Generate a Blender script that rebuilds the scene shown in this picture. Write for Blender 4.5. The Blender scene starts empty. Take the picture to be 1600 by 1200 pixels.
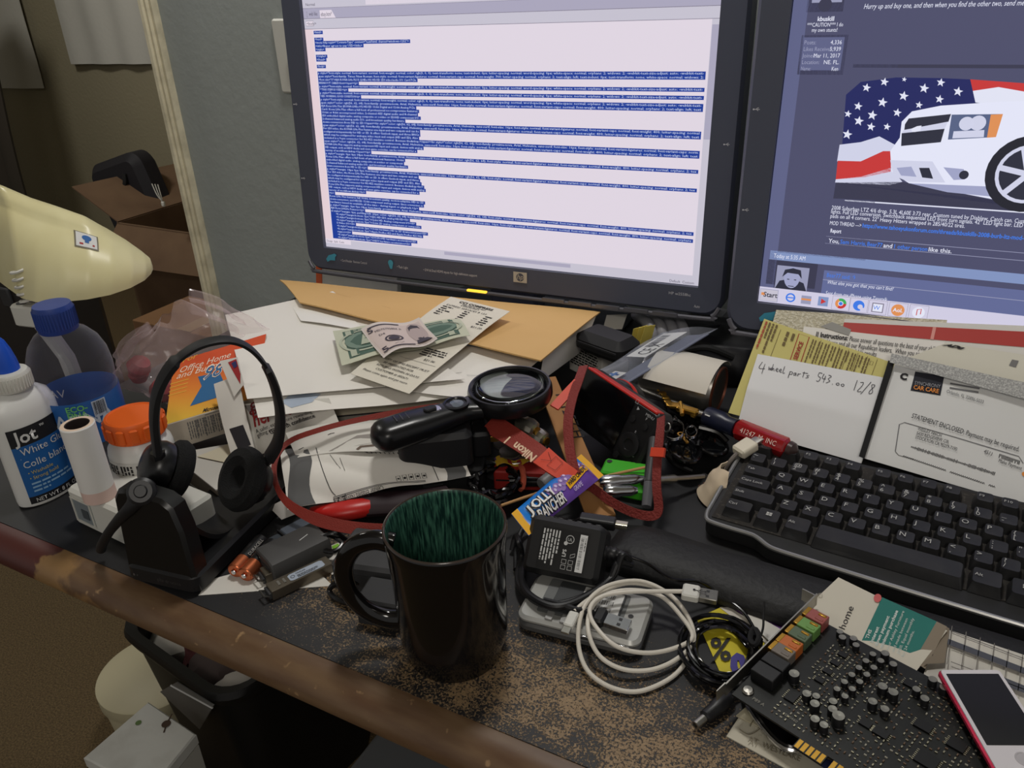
import bpy, math, random
from mathutils import Vector as V, Matrix, Euler, noise
random.seed(7)
S = bpy.context.scene
COL = S.collection
# ------------------------------------------------------------------ camera
F_PX, IMW, IMH = 1260.0, 1600.0, 1200.0
CX = V((0.88471741, 0.18289487, -0.42874767))      # the desk's axes seen from the lens
CY = V((0.46473233, -0.41721746, 0.78099516))
CZ = V((-0.03604101, -0.89021293, -0.45411672))
DESK = 0.75
CAM = V((0, 0, DESK + 0.46))
cam_d = bpy.data.cameras.new('camera'); cam = bpy.data.objects.new('view_point', cam_d); COL.objects.link(cam)
cam_d.sensor_width = 36.0; cam_d.lens = F_PX / IMW * 36.0; cam_d.clip_start = 0.02
right = V((CX.x, CY.x, CZ.x)); down = V((CX.y, CY.y, CZ.y)); fwd = V((CX.z, CY.z, CZ.z))
cm = Matrix((right, -down, -fwd)).transposed().to_4x4(); cm.translation = CAM
cam.matrix_world = cm
S.camera = cam
# ------------------------------------------------------------------ light
S.view_settings.view_transform = 'Standard'; S.view_settings.look = 'None'
S.view_settings.gamma = 1.0; S.view_settings.use_curve_mapping = False
S.view_settings.exposure = 0.0
wd = bpy.data.worlds.new('room_ambient'); S.world = wd; wd.use_nodes = True
wd.node_tree.nodes['Background'].inputs[0].default_value = (1.0, 0.97, 0.93, 1)
wd.node_tree.nodes['Background'].inputs[1].default_value = 0.31
def area(name, loc, target, size, power, col):
    l = bpy.data.lights.new(name, 'AREA'); l.shape = 'DISK'; l.size = size; l.energy = power; l.color = col
    o = bpy.data.objects.new(name, l); COL.objects.link(o); o.location = loc
    o.rotation_euler = (V(target) - V(loc)).to_track_quat('-Z', 'Y').to_euler(); return o
area('ceiling_lamp_light', (-0.42, 0.80, 2.25), (-0.40, 0.7, 0.75), 0.22, 8.5, (1.0, 0.97, 0.93))
area('room_lamp_light', (0.6, -1.3, 2.3), (-0.6, 0.6, 0.5), 0.6, 10.0, (1.0, 0.94, 0.86))
area('closet_fill_light', (-2.3, 0.9, 2.3), (-2.4, 1.9, 0.8), 0.3, 13.0, (1.0, 0.97, 0.9))  # added fill, no known fixture behind it; lifts the dim closet wall
# ------------------------------------------------------------------ placing: where a line of sight meets a level above the desk, or a plane
def ray(u, v):
    c = V(((u - IMW / 2) / F_PX, (v - IMH / 2) / F_PX, 1.0))
    return V((CX.dot(c), CY.dot(c), CZ.dot(c)))
def W(u, v, h=0.0):
    r = ray(u, v); return CAM + r * ((0.46 - h) / -r.z)
def OP(u, v, p0, n):
    r = ray(u, v); return CAM + r * ((V(p0) - CAM).dot(V(n)) / r.dot(V(n)))
def AY(u, v, y):
    r = ray(u, v); return CAM + r * (y / r.y)
def yaw(a, b): return math.atan2(b.y - a.y, b.x - a.x)
# ------------------------------------------------------------------ materials
def lin(c):
    r = []
    for x in c[:3]:
        x = x / 255.0
        r.append(x / 12.92 if x <= 0.04045 else ((x + 0.055) / 1.055) ** 2.4)
    return (r[0], r[1], r[2], 1.0)
MATS = {}
def mat(name, rgb, rough=0.55, metal=0.0, spec=0.5, emit=0.0, bump=None, var=None, trans=0.0, ior=1.45, alpha=1.0, coat=0.0, stretch=None):
    if name in MATS: return MATS[name]
    m = bpy.data.materials.new(name); m.use_nodes = True; nt = m.node_tree; b = nt.nodes['Principled BSDF']
    b.inputs['Base Color'].default_value = lin(rgb); b.inputs['Roughness'].default_value = rough
    b.inputs['Metallic'].default_value = metal; b.inputs['Specular IOR Level'].default_value = spec
    b.inputs['Transmission Weight'].default_value = trans; b.inputs['IOR'].default_value = ior
    b.inputs['Alpha'].default_value = alpha; b.inputs['Coat Weight'].default_value = coat
    if emit:
        b.inputs['Emission Color'].default_value = lin(rgb); b.inputs['Emission Strength'].default_value = emit
        b.inputs['Base Color'].default_value = (0.01, 0.01, 0.012, 1)
    if bump or var:
        tc = nt.nodes.new('ShaderNodeTexCoord'); mp = nt.nodes.new('ShaderNodeMapping')
        nt.links.new(tc.outputs['Object'], mp.inputs[0])
        if stretch: mp.inputs['Scale'].default_value = stretch
    if var:
        sc, rgb2, lo, hi = var
        n = nt.nodes.new('ShaderNodeTexNoise'); n.inputs['Scale'].default_value = sc; n.inputs['Detail'].default_value = 5
        cr = nt.nodes.new('ShaderNodeValToRGB'); cr.color_ramp.elements[0].position = lo; cr.color_ramp.elements[1].position = hi
        cr.color_ramp.elements[0].color = lin(rgb); cr.color_ramp.elements[1].color = lin(rgb2)
        nt.links.new(mp.outputs[0], n.inputs['Vector']); nt.links.new(n.outputs['Fac'], cr.inputs[0])
        nt.links.new(cr.outputs[0], b.inputs['Base Color'])
    if bump:
        sc, st = bump
        n = nt.nodes.new('ShaderNodeTexNoise'); n.inputs['Scale'].default_value = sc; n.inputs['Detail'].default_value = 3
        bp = nt.nodes.new('ShaderNodeBump'); bp.inputs['Strength'].default_value = st; bp.inputs['Distance'].default_value = 0.004
        nt.links.new(mp.outputs[0], n.inputs['Vector']); nt.links.new(n.outputs['Fac'], bp.inputs['Height'])
        nt.links.new(bp.outputs[0], b.inputs['Normal'])
    MATS[name] = m; return m
def glass(name, rgb, rough=0.03, alpha=0.25):
    # thin clear plastic film: mostly see-through with its own sheen
    if name in MATS: return MATS[name]
    m = bpy.data.materials.new(name); m.use_nodes = True; nt = m.node_tree; b = nt.nodes['Principled BSDF']
    out = nt.nodes['Material Output']; tr = nt.nodes.new('ShaderNodeBsdfTransparent'); mx = nt.nodes.new('ShaderNodeMixShader')
    tr.inputs[0].default_value = (min(1, lin(rgb)[0] + .5), min(1, lin(rgb)[1] + .5), min(1, lin(rgb)[2] + .5), 1)
    lw = nt.nodes.new('ShaderNodeLayerWeight'); lw.inputs[0].default_value = .5; fr = nt.nodes.new('ShaderNodeMath'); fr.operation = 'POWER'; fr.inputs[1].default_value = 3.0; nt.links.new(lw.outputs['Facing'], fr.inputs[0]); f2 = nt.nodes.new('ShaderNodeMath'); f2.operation = 'MULTIPLY'; f2.inputs[1].default_value = .6; nt.links.new(fr.outputs[0], f2.inputs[0]); fr = f2
    ad = nt.nodes.new('ShaderNodeMath'); ad.operation = 'ADD'; ad.inputs[1].default_value = alpha; ad.use_clamp = True
    nt.links.new(fr.outputs[0], ad.inputs[0])
    b.inputs['Base Color'].default_value = lin(rgb); b.inputs['Roughness'].default_value = rough; b.inputs['Specular IOR Level'].default_value = 0.8
    nt.links.new(ad.outputs[0], mx.inputs[0]); nt.links.new(tr.outputs[0], mx.inputs[1]); nt.links.new(b.outputs[0], mx.inputs[2])
    nt.links.new(mx.outputs[0], out.inputs[0]); MATS[name] = m; return m
# ------------------------------------------------------------------ mesh building
def smooth(pts, n=6, closed=False):
    p = [V(x) for x in pts]; out = []; L = len(p)
    for i in range(L if closed else L - 1):
        if closed: a, b, c, d = p[i - 1], p[i], p[(i + 1) % L], p[(i + 2) % L]
        else: a, b, c, d = p[max(i - 1, 0)], p[i], p[i + 1], p[min(i + 2, L - 1)]
        for k in range(n):
            t = k / n; t2 = t * t; t3 = t2 * t
            out.append(0.5 * ((2 * b) + (c - a) * t + (2 * a - 5 * b + 4 * c - d) * t2 + (3 * b - a - 3 * c + d) * t3))
    if not closed: out.append(p[-1])
    return out
def rrect(w, h, r, n=5, cx=0, cy=0):
    o = []
    for sx, sy, a0 in ((1, 1, 0), (-1, 1, 90), (-1, -1, 180), (1, -1, 270)):
        for k in range(n + 1):
            a = math.radians(a0 + 90 * k / n)
            o.append((cx + sx * (w / 2 - r) + r * math.cos(a), cy + sy * (h / 2 - r) + r * math.sin(a)))
    return o
def circ(r, n=24, cx=0, cy=0, ry=None):
    return [(cx + r * math.cos(2 * math.pi * k / n), cy + (ry or r) * math.sin(2 * math.pi * k / n)) for k in range(n)]
def TR(loc=(0, 0, 0), rot=(0, 0, 0)): return Matrix.Translation(V(loc)) @ Euler(rot).to_matrix().to_4x4()
class G:
    def __init__(s): s.v = []; s.f = []; s.m = []
    def add(s, vs, fs, m=0, M=None):
        o = len(s.v)
        for x in vs:
            x = V(x); s.v.append(M @ x if M is not None else x)
        for i, f in enumerate(fs):
            s.f.append([o + k for k in f]); s.m.append(m[i] if isinstance(m, list) else m)
        return s
    def box(s, c, d, m=0, M=None):
        x, y, z = [k / 2 for k in d]; c = V(c)
        vs = [c + V((a * x, b * y, e * z)) for e in (-1, 1) for b in (-1, 1) for a in (-1, 1)]
        return s.add(vs, [(0, 2, 3, 1), (4, 5, 7, 6), (0, 1, 5, 4), (2, 6, 7, 3), (0, 4, 6, 2), (1, 3, 7, 5)], m, M)
    def prism(s, poly, z0, z1, m=0, ch=0.0, M=None, mtop=None, taper=1.0):
        n = len(poly); cx = sum(p[0] for p in poly) / n; cy = sum(p[1] for p in poly) / n
        def inset(d, k=1.0):
            o = []
            for i in range(n):
                p = poly[i]; a = poly[i - 1]; b = poly[(i + 1) % n]
                e1 = V((p[0] - a[0], p[1] - a[1])); e2 = V((b[0] - p[0], b[1] - p[1]))
                if e1.length < 1e-9 or e2.length < 1e-9: nn = V((cx - p[0], cy - p[1])).normalized()
                else:
                    e1.normalize(); e2.normalize(); nn = V((-e1.y - e2.y, e1.x + e2.x))
                    if nn.length > 1e-6: nn = nn.normalized() / max(0.4, V((-e1.y, e1.x)).dot(nn.normalized()))
                q = (p[0] + nn.x * d, p[1] + nn.y * d)
                o.append((cx + (q[0] - cx) * k, cy + (q[1] - cy) * k))
            return o
        if sum(poly[i - 1][0] * poly[i][1] - poly[i][0] * poly[i - 1][1] for i in range(n)) < 0: poly = poly[::-1]
        rings = [(0, z0, 1.0), (0, z1, taper)] if ch <= 0 else [(ch, z0, 1.0), (0, z0 + ch, 1.0), (0, z1 - ch, taper), (ch, z1, taper)]
        if ch > 0 and ch * 2.05 > z1 - z0: rings = [(0, z0, 1.0), (0, z1 - ch, taper), (ch, z1, taper)]
        vs = []; fs = []; ms = []
        for d, z, k in rings: vs += [(q[0], q[1], z) for q in inset(d, k)]
        R = len(rings)
        for r in range(R - 1):
            for i in range(n):
                j = (i + 1) % n; fs.append((r * n + i, r * n + j, (r + 1) * n + j, (r + 1) * n + i)); ms.append(m)
        fs.append(tuple(range(n - 1, -1, -1))); ms.append(m)
        fs.append(tuple((R - 1) * n + i for i in range(n))); ms.append(m if mtop is None else mtop)
        return s.add(vs, fs, ms, M)
    def tube(s, pts, r, m=0, seg=8, closed=False, M=None, flat=None, up=None):
        p = [V(x) for x in pts]; n = len(p); vs = []; fs = []
        rs = r if isinstance(r, (list, tuple)) else [r] * n
        prev = None
        for i in range(n):
            if closed: t = p[(i + 1) % n] - p[i - 1]
            else: t = p[min(i + 1, n - 1)] - p[max(i - 1, 0)]
            t = t.normalized() if t.length > 1e-9 else V((0, 0, 1))
            if up is not None: a = V(up) - t * V(up).dot(t)
            elif prev is None:
                a = V((0, 0, 1)) if abs(t.z) < 0.9 else V((1, 0, 0)); a = a - t * a.dot(t)
            else: a = prev - t * prev.dot(t)
            if a.length < 1e-6: a = t.orthogonal()
            a.normalize(); prev = a; b = t.cross(a)
            ra = rs[i]; rb = rs[i] if flat is None else flat * (rs[i] / max(rs) if isinstance(r, (list, tuple)) else 1)
            for k in range(seg):
                w = 2 * math.pi * (k + .5) / seg; vs.append(p[i] + a * (rb * math.cos(w)) + b * (ra * math.sin(w)))
        for i in range(n if closed else n - 1):
            for k in range(seg):
                j = (i + 1) % n; l = (k + 1) % seg
                fs.append((i * seg + k, i * seg + l, j * seg + l, j * seg + k))
        if not closed: fs += [tuple(range(seg - 1, -1, -1)), tuple((n - 1) * seg + k for k in range(seg))]
        return s.add(vs, fs, m, M)
    def lathe(s, prof, m=0, seg=32, M=None, sx=1.0, sy=1.0, arc=None):
        # prof: list of (r, z) or (r, z, material)
        vs = []; fs = []; ms = []; n = len(prof)
        for q in prof:
            for k in range(seg):
                a = 2 * math.pi * k / seg; vs.append((q[0] * math.cos(a) * sx, q[0] * math.sin(a) * sy, q[1]))
        for i in range(n - 1):
            mm = prof[i + 1][2] if len(prof[i + 1]) > 2 else m
            for k in range(seg):
                l = (k + 1) % seg; fs.append((i * seg + k, i * seg + l, (i + 1) * seg + l, (i + 1) * seg + k)); ms.append(mm)
        if prof[0][0] > 1e-6: fs.append(tuple(range(seg - 1, -1, -1))); ms.append(prof[0][2] if len(prof[0]) > 2 else m)
        if prof[-1][0] > 1e-6: fs.append(tuple((n - 1) * seg + k for k in range(seg))); ms.append(prof[-1][2] if len(prof[-1]) > 2 else m)
        return s.add(vs, fs, ms, M)
    def grid(s, fn, nu, nv, m=0, th=0.0, M=None):
        P = [[V(fn(i / nu, j / nv)) for i in range(nu + 1)] for j in range(nv + 1)]
        vs = [p for row in P for p in row]; fs = []; w = nu + 1
        for j in range(nv):
            for i in range(nu): fs.append((j * w + i, j * w + i + 1, (j + 1) * w + i + 1, (j + 1) * w + i))
        if th:
            o = len(vs); low = []
            for j in range(nv + 1):
                for i in range(nu + 1):
                    a = P[j][min(i + 1, nu)] - P[j][max(i - 1, 0)]; b = P[min(j + 1, nv)][i] - P[max(j - 1, 0)][i]
                    nn = a.cross(b); nn = nn.normalized() if nn.length > 1e-12 else V((0, 0, 1)); low.append(P[j][i] - nn * th)
            vs += low; top = list(fs)
            fs += [(f[3] + o, f[2] + o, f[1] + o, f[0] + o) for f in top]
            rim = [i for i in range(nu + 1)] + [j * w + nu for j in range(1, nv + 1)] + [nv * w + i for i in range(nu - 1, -1, -1)] + [j * w for j in range(nv - 1, 0, -1)]
            for k in range(len(rim)):
                a, b = rim[k], rim[(k + 1) % len(rim)]; fs.append((b, a, a + o, b + o))
        return s.add(vs, fs, m, M)
    def make(s, name, mats, parent=None, loc=(0, 0, 0), rot=(0, 0, 0), ang=35, bevel=0.0, sub=0, off=None):
        me = bpy.data.meshes.new(name)
        vs = s.v if off is None else [x - off for x in s.v]
        me.from_pydata([tuple(x) for x in vs], [], s.f)
        for m in (mats if isinstance(mats, (list, tuple)) else [mats]): me.materials.append(m)
        me.polygons.foreach_set('material_index', s.m)
        me.polygons.foreach_set('use_smooth', [True] * len(s.f))
        me.validate(); me.update()
        if ang < 180: me.set_sharp_from_angle(angle=math.radians(ang))
        o = bpy.data.objects.new(name, me); COL.objects.link(o); o.location = loc; o.rotation_euler = rot
        if parent is not None: o.parent = parent
        if bevel:
            b = o.modifiers.new('edge', 'BEVEL'); b.width = bevel; b.segments = 2; b.limit_method = 'ANGLE'; b.harden_normals = False
        if sub:
            b = o.modifiers.new('round', 'SUBSURF'); b.levels = sub; b.render_levels = sub
        return o
def tag(o, label, cat, group=None, kind=None):
    o['label'] = label; o['category'] = cat
    if group: o['group'] = group
    if kind: o['kind'] = kind
    return o
def thing(name, label, cat, loc=(0, 0, 0), rot=(0, 0, 0), group=None):
    o = bpy.data.objects.new(name, None); COL.objects.link(o); o.empty_display_size = 0.02
    o.location = loc; o.rotation_euler = rot; return tag(o, label, cat, group)
def dup(o, parent=None):
    c = o.copy(); COL.objects.link(c)
    if parent is not None: c.parent = parent
    for ch in list(o.children): dup(ch, c)
    return c
# ------------------------------------------------------------------ lettering
TC = {}
def glyphs(text, bold=0.0, shear=0.0, res=2):
    k = (text, bold, shear, res)
    if k in TC: return TC[k]
    cu = bpy.data.curves.new('lettering', 'FONT'); cu.body = text; cu.size = 1.0; cu.resolution_u = res; cu.shear = shear; cu.offset = bold
    o = bpy.data.objects.new('lettering', cu); COL.objects.link(o)
    dg = bpy.context.evaluated_depsgraph_get(); dg.update()
    me = bpy.data.meshes.new_from_object(o.evaluated_get(dg))
    vs = [(x.co.x, x.co.y) for x in me.vertices]; fs = [tuple(p.vertices) for p in me.polygons]
    bpy.data.objects.remove(o); bpy.data.curves.remove(cu); bpy.data.meshes.remove(me)
    w = max([x for x, y in vs] + [0.01]); TC[k] = (vs, fs, w); return TC[k]
class Ink:
    """flat printing laid on a surface: map(s, t, lift) -> point; s runs right, t runs down from the top left"""
    def __init__(s, mp, lift=0.00025): s.g = G(); s.map = mp; s.z = lift
    def _put(s, vs, fs, m, lay): s.g.add([s.map(a, b, s.z * (1 + lay)) for a, b in vs], fs, m)
    def text(s, tx, x, y, size, m=0, ang=0, bold=0.0, shear=0.0, width=None, align='L', lay=1, sy=1.0, res=2):
        vs, fs, w = glyphs(tx, bold, shear, res); k = width / w if width else size
        ca, sa = math.cos(ang), math.sin(ang); dx = {'L': 0, 'C': -w * k / 2, 'R': -w * k}[align]
        s._put([(x + (a * k + dx) * ca - (-b * size * sy) * sa, y + (a * k + dx) * sa + (-b * size * sy) * ca) for a, b in vs], fs, m, lay); return w * k
    def rect(s, x0, y0, x1, y1, m=0, lay=0, n=1, nv=1, ang=0):
        cx, cy = (x0 + x1) / 2, (y0 + y1) / 2; ca, sa = math.cos(ang), math.sin(ang); vs = []; fs = []
        for j in range(nv + 1):
            for i in range(n + 1):
                a = x0 + (x1 - x0) * i / n - cx; b = y0 + (y1 - y0) * j / nv - cy
                vs.append((cx + a * ca - b * sa, cy + a * sa + b * ca))
        for j in range(nv):
            for i in range(n): k = j * (n + 1) + i; fs.append((k, k + n + 1, k + n + 2, k + 1))
        s._put(vs, fs, m, lay)
    def poly(s, pts, m=0, lay=0): s._put(pts, [tuple(range(len(pts) - 1, -1, -1))] if sum(pts[i - 1][0] * pts[i][1] - pts[i][0] * pts[i - 1][1] for i in range(len(pts))) > 0 else [tuple(range(len(pts)))], m, lay)
    def line(s, pts, w, m=0, lay=0, closed=False):
        P = [V(p) for p in pts]; n = len(P); vs = []; fs = []
        for i in range(n):
            t = (P[(i + 1) % n] - P[i - 1]) if closed else (P[min(i + 1, n - 1)] - P[max(i - 1, 0)])
            t = t.normalized() if t.length > 0 else V((1, 0)); nn = V((-t.y, t.x)) * w / 2; vs += [P[i] + nn, P[i] - nn]
        for i in range(n if closed else n - 1):
            j = (i + 1) % n; fs.append((2 * i, 2 * j, 2 * j + 1, 2 * i + 1))
        s._put([(v.x, v.y) for v in vs], fs, m, lay)
    def fine(s, x0, y0, x1, rows, pitch, m=0, hgt=0.45, vert=False, fill=0.85, seed=1):
        # print too small to read: rows of word-long dashes
        rnd = random.Random(seed)
        for r in range(rows):
            a = x0; end = x0 + (x1 - x0) * (1 if r < rows - 1 else rnd.uniform(.4, .9)) * rnd.uniform(fill, 1)
            while a < end:
                w = min(rnd.uniform(1.2, 5) * pitch * .5, end - a); y = y0 + r * pitch
                if vert: s.rect(y, a, y + pitch * hgt, a + w, m, 1)
                else: s.rect(a, y, a + w, y + pitch * hgt, m, 1)
                a += w + pitch * .3
    def code(s, x0, y0, x1, y1, m=0, n=28, vert=False, seed=3):
        rnd = random.Random(seed); L = (y1 - y0) if vert else (x1 - x0)
        for k in range(n):
            a = L * k / n; w = L / n * rnd.choice((.25, .4, .65))
            if vert: s.rect(x0, y0 + a, x1, y0 + a + w, m, 1)
            else: s.rect(x0 + a, y0, x0 + a + w, y1, m, 1)
    def ring(s, x, y, r, w, m=0, n=24, lay=1): s.line([(x + r * math.cos(6.2832 * k / n), y + r * math.sin(6.2832 * k / n)) for k in range(n)], w, m, lay, True)
    def disc(s, x, y, r, m=0, n=20, lay=1, ry=None): s.poly([(x + r * math.cos(6.2832 * k / n), y + (ry or r) * math.sin(6.2832 * k / n)) for k in range(n)], m, lay)
    def make(s, name, mats, parent, off=None): return s.g.make(name, mats, parent, off=off, ang=180)
def face_map(o, ex, ey):
    """printing on a flat face: origin at its top left, ex runs right, ey runs down"""
    o, ex, ey = V(o), V(ex).normalized(), V(ey).normalized(); n = ey.cross(ex).normalized()
    return lambda a, b, z: o + ex * a + ey * b + n * z
def cyl_map(R, zt, a0, sx=1.0, sy=1.0):
    """printing round a bottle: s runs counterclockwise seen from above (to the right seen from outside)"""
    return lambda a, b, z: V(((R * sx + z) * math.cos(a0 + a / R), (R * sy + z) * math.sin(a0 + a / R), zt - b))
class Sheet:
    """a sheet of paper, card or film with real thickness, four corners TL TR BR BL, an optional bend"""
    def __init__(s, TL, TR_, BR, BL, w=None, h=None, bend=None):
        s.c = [V(TL), V(TR_), V(BR), V(BL)]; s.w = w or (s.c[1] - s.c[0]).length; s.h = h or (s.c[3] - s.c[0]).length
        s.bend = bend; s.n = ((s.c[3] - s.c[0]).cross(s.c[1] - s.c[0])).normalized(); s.o = sum(s.c, V()) / 4
    def P(s, a, b):
        p = s.c[0] * (1 - a) * (1 - b) + s.c[1] * a * (1 - b) + s.c[2] * a * b + s.c[3] * (1 - a) * b
        if s.bend:
            k = s.bend(a, b); p = p + (s.n * k if not isinstance(k, V) else k)
        return p
    def N(s, a, b):
        e = .01; n = (s.P(a, b + e) - s.P(a, b - e)).cross(s.P(a + e, b) - s.P(a - e, b)); return n.normalized()
    def map(s, x, y, z):
        a, b = x / s.w, y / s.h; return s.P(a, b) + s.N(a, b) * z
    def make(s, name, m, parent=None, nu=14, nv=14, th=0.0004, ang=60):
        g = G(); g.grid(lambda a, b: s.P(a, 1 - b), nu, nv, 0, th)
        return g.make(name, m, parent, loc=s.o if parent is None else (0, 0, 0), off=s.o, ang=ang)
    def ink(s, lift=0.00025): return Ink(s.map, lift)
def wob(seed, amp, f=2.0):
    return lambda a, b: amp * noise.noise(V((a * f + seed * 7.3, b * f - seed * 3.1, seed)))
def spot(sh, u, v, p0, n):                      # where a line of sight meets a sheet, in the sheet's own metres
    P_ = OP(u, v, p0, n); d = P_ - sh.c[0]; e1, e2 = sh.c[1] - sh.c[0], sh.c[3] - sh.c[0]; a11, a12, a22 = e1.dot(e1), e1.dot(e2), e2.dot(e2); r1, r2 = d.dot(e1), d.dot(e2); D_ = a11 * a22 - a12 * a12
    return ((r1 * a22 - r2 * a12) / D_ * sh.w, (r2 * a11 - r1 * a12) / D_ * sh.h)
# ================================================================== common materials
M_black = mat('black_plastic', (22, 22, 24), 0.42)
M_blackm = mat('black_matte', (17, 17, 18), 0.8)
M_blackg = mat('black_gloss', (14, 13, 14), 0.18)
M_dgray = mat('dark_grey_plastic', (48, 48, 50), 0.6)
M_gray = mat('grey_plastic', (95, 97, 100), 0.5)
M_white = mat('white_plastic', (205, 204, 196), 0.42)
M_paper = mat('white_paper', (226, 222, 214), 0.85, bump=(35, 0.06))
M_paper2 = mat('mail_paper', (214, 211, 203), 0.85, bump=(30, 0.06))
M_cream = mat('cream_paper', (205, 196, 172), 0.85)
M_ink = mat('black_ink', (34, 32, 34), 0.8)
M_gink = mat('grey_ink', (120, 118, 116), 0.8)
M_redink = mat('red_ink', (160, 44, 46), 0.8)
M_chrome = mat('chrome', (200, 200, 202), 0.15, 1.0)
M_steel = mat('steel', (165, 162, 155), 0.35, 1.0)
M_gold = mat('gold_metal', (205, 158, 70), 0.3, 1.0)
M_orange = mat('orange_plastic', (226, 96, 22), 0.45)
M_red = mat('red_leather', (138, 46, 36), 0.6, bump=(900, 0.25))
M_redor = mat('orange_red_leather', (208, 66, 38), 0.5)
M_label = mat('label_white', (208, 208, 206), 0.6)
M_blue = mat('label_blue', (30, 92, 158), 0.5)
M_card = mat('cardboard', (112, 88, 66), 0.9, var=(9, (92, 70, 52), .3, .8))
# ================================================================== room
M_wall = mat('blue_grey_wall_paint', (158, 164, 162), 0.8, bump=(70, 0.22))
M_olive = mat('taupe_wall_paint', (146, 138, 114), 0.85, bump=(70, 0.4))
M_trim = mat('trim_paint', (222, 214, 186), 0.5, var=(30, (190, 182, 156), .4, .7))
M_carpet = mat('brown_carpet', (118, 99, 68), 0.95, bump=(450, 1.0), var=(300, (72, 58, 38), .35, .72))
def struct(o): o['kind'] = 'structure'; return o
WY = 1.08                                     # the wall behind the monitors
DX = -1.285                                   # its end at the doorway
g = G(); g.box((-1.1, 0.9, -0.05), (6.6, 6.4, 0.1)); struct(g.make('floor', M_carpet))
g = G(); g.box(((DX + 1.9) / 2, WY + .06, 1.25), (1.9 - DX, 0.12, 2.5)); struct(g.make('wall_back', M_wall))
g = G(); g.box((-2.6, 2.45, 1.25), (2.9, 0.1, 2.5)); struct(g.make('wall_closet', M_olive))
g = G(); g.box((-4.1, 1.1, 1.25), (0.1, 2.8, 2.5)); struct(g.make('wall_left', M_olive))
g = G(); g.box((-1.15, 1.80, 1.25), (0.1, 1.2, 2.5)); struct(g.make('wall_right', M_olive))
g = G(); g.box((-1.1, 0.9, 2.53), (6.6, 6.4, 0.06)); struct(g.make('ceiling', mat('ceiling_paint', (200, 195, 182), .9)))
# door casing with a stepped profile
prof = [(0, 0), (0.062, 0), (0.062, -.007), (.056, -.012), (.040, -.011), (.036, -.016), (.022, -.015), (.018, -.019), (.002, -.019), (0, -.017)]
g = G(); g.prism([(DX - .004 + a * .44, WY + b) for a, b in prof], 0, 2.1); g.box((DX - .004, WY + .06, 1.05), (.008, .12, 2.1))
struct(g.make('trim_1', M_trim))
g = G(); g.box(((DX + 1.9) / 2 + .03, WY - .006, .045), (1.85 - DX, .012, .09)); struct(g.make('baseboard_back', M_trim, bevel=.003))
# wall plate half hidden by the left monitor
a = AY(426, 29, WY); b = AY(446, 145, WY)
t = thing('wall_plate', 'white wall plate on the grey wall, half hidden by the left monitor', 'wall plate', (a.x + .038, WY, (a.z + b.z) / 2))
g = G(); g.prism(rrect(.076, abs(a.z - b.z), .006), 0, .007, ch=.003, M=Matrix.Rotation(math.pi / 2, 4, 'X')); g.make('plate', M_white, t)
g = G(); g.box((0, -.009, 0), (.012, .012, .024)); g.make('switch_toggle', M_white, t, bevel=.002)
g = G(); g.lathe([(.0035, 0), (.0035, .0012), (.001, .0016)], seg=12, M=TR((0, -.0066, .03), (math.pi / 2, 0, 0))); g.make('screw', M_steel, t)
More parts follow.
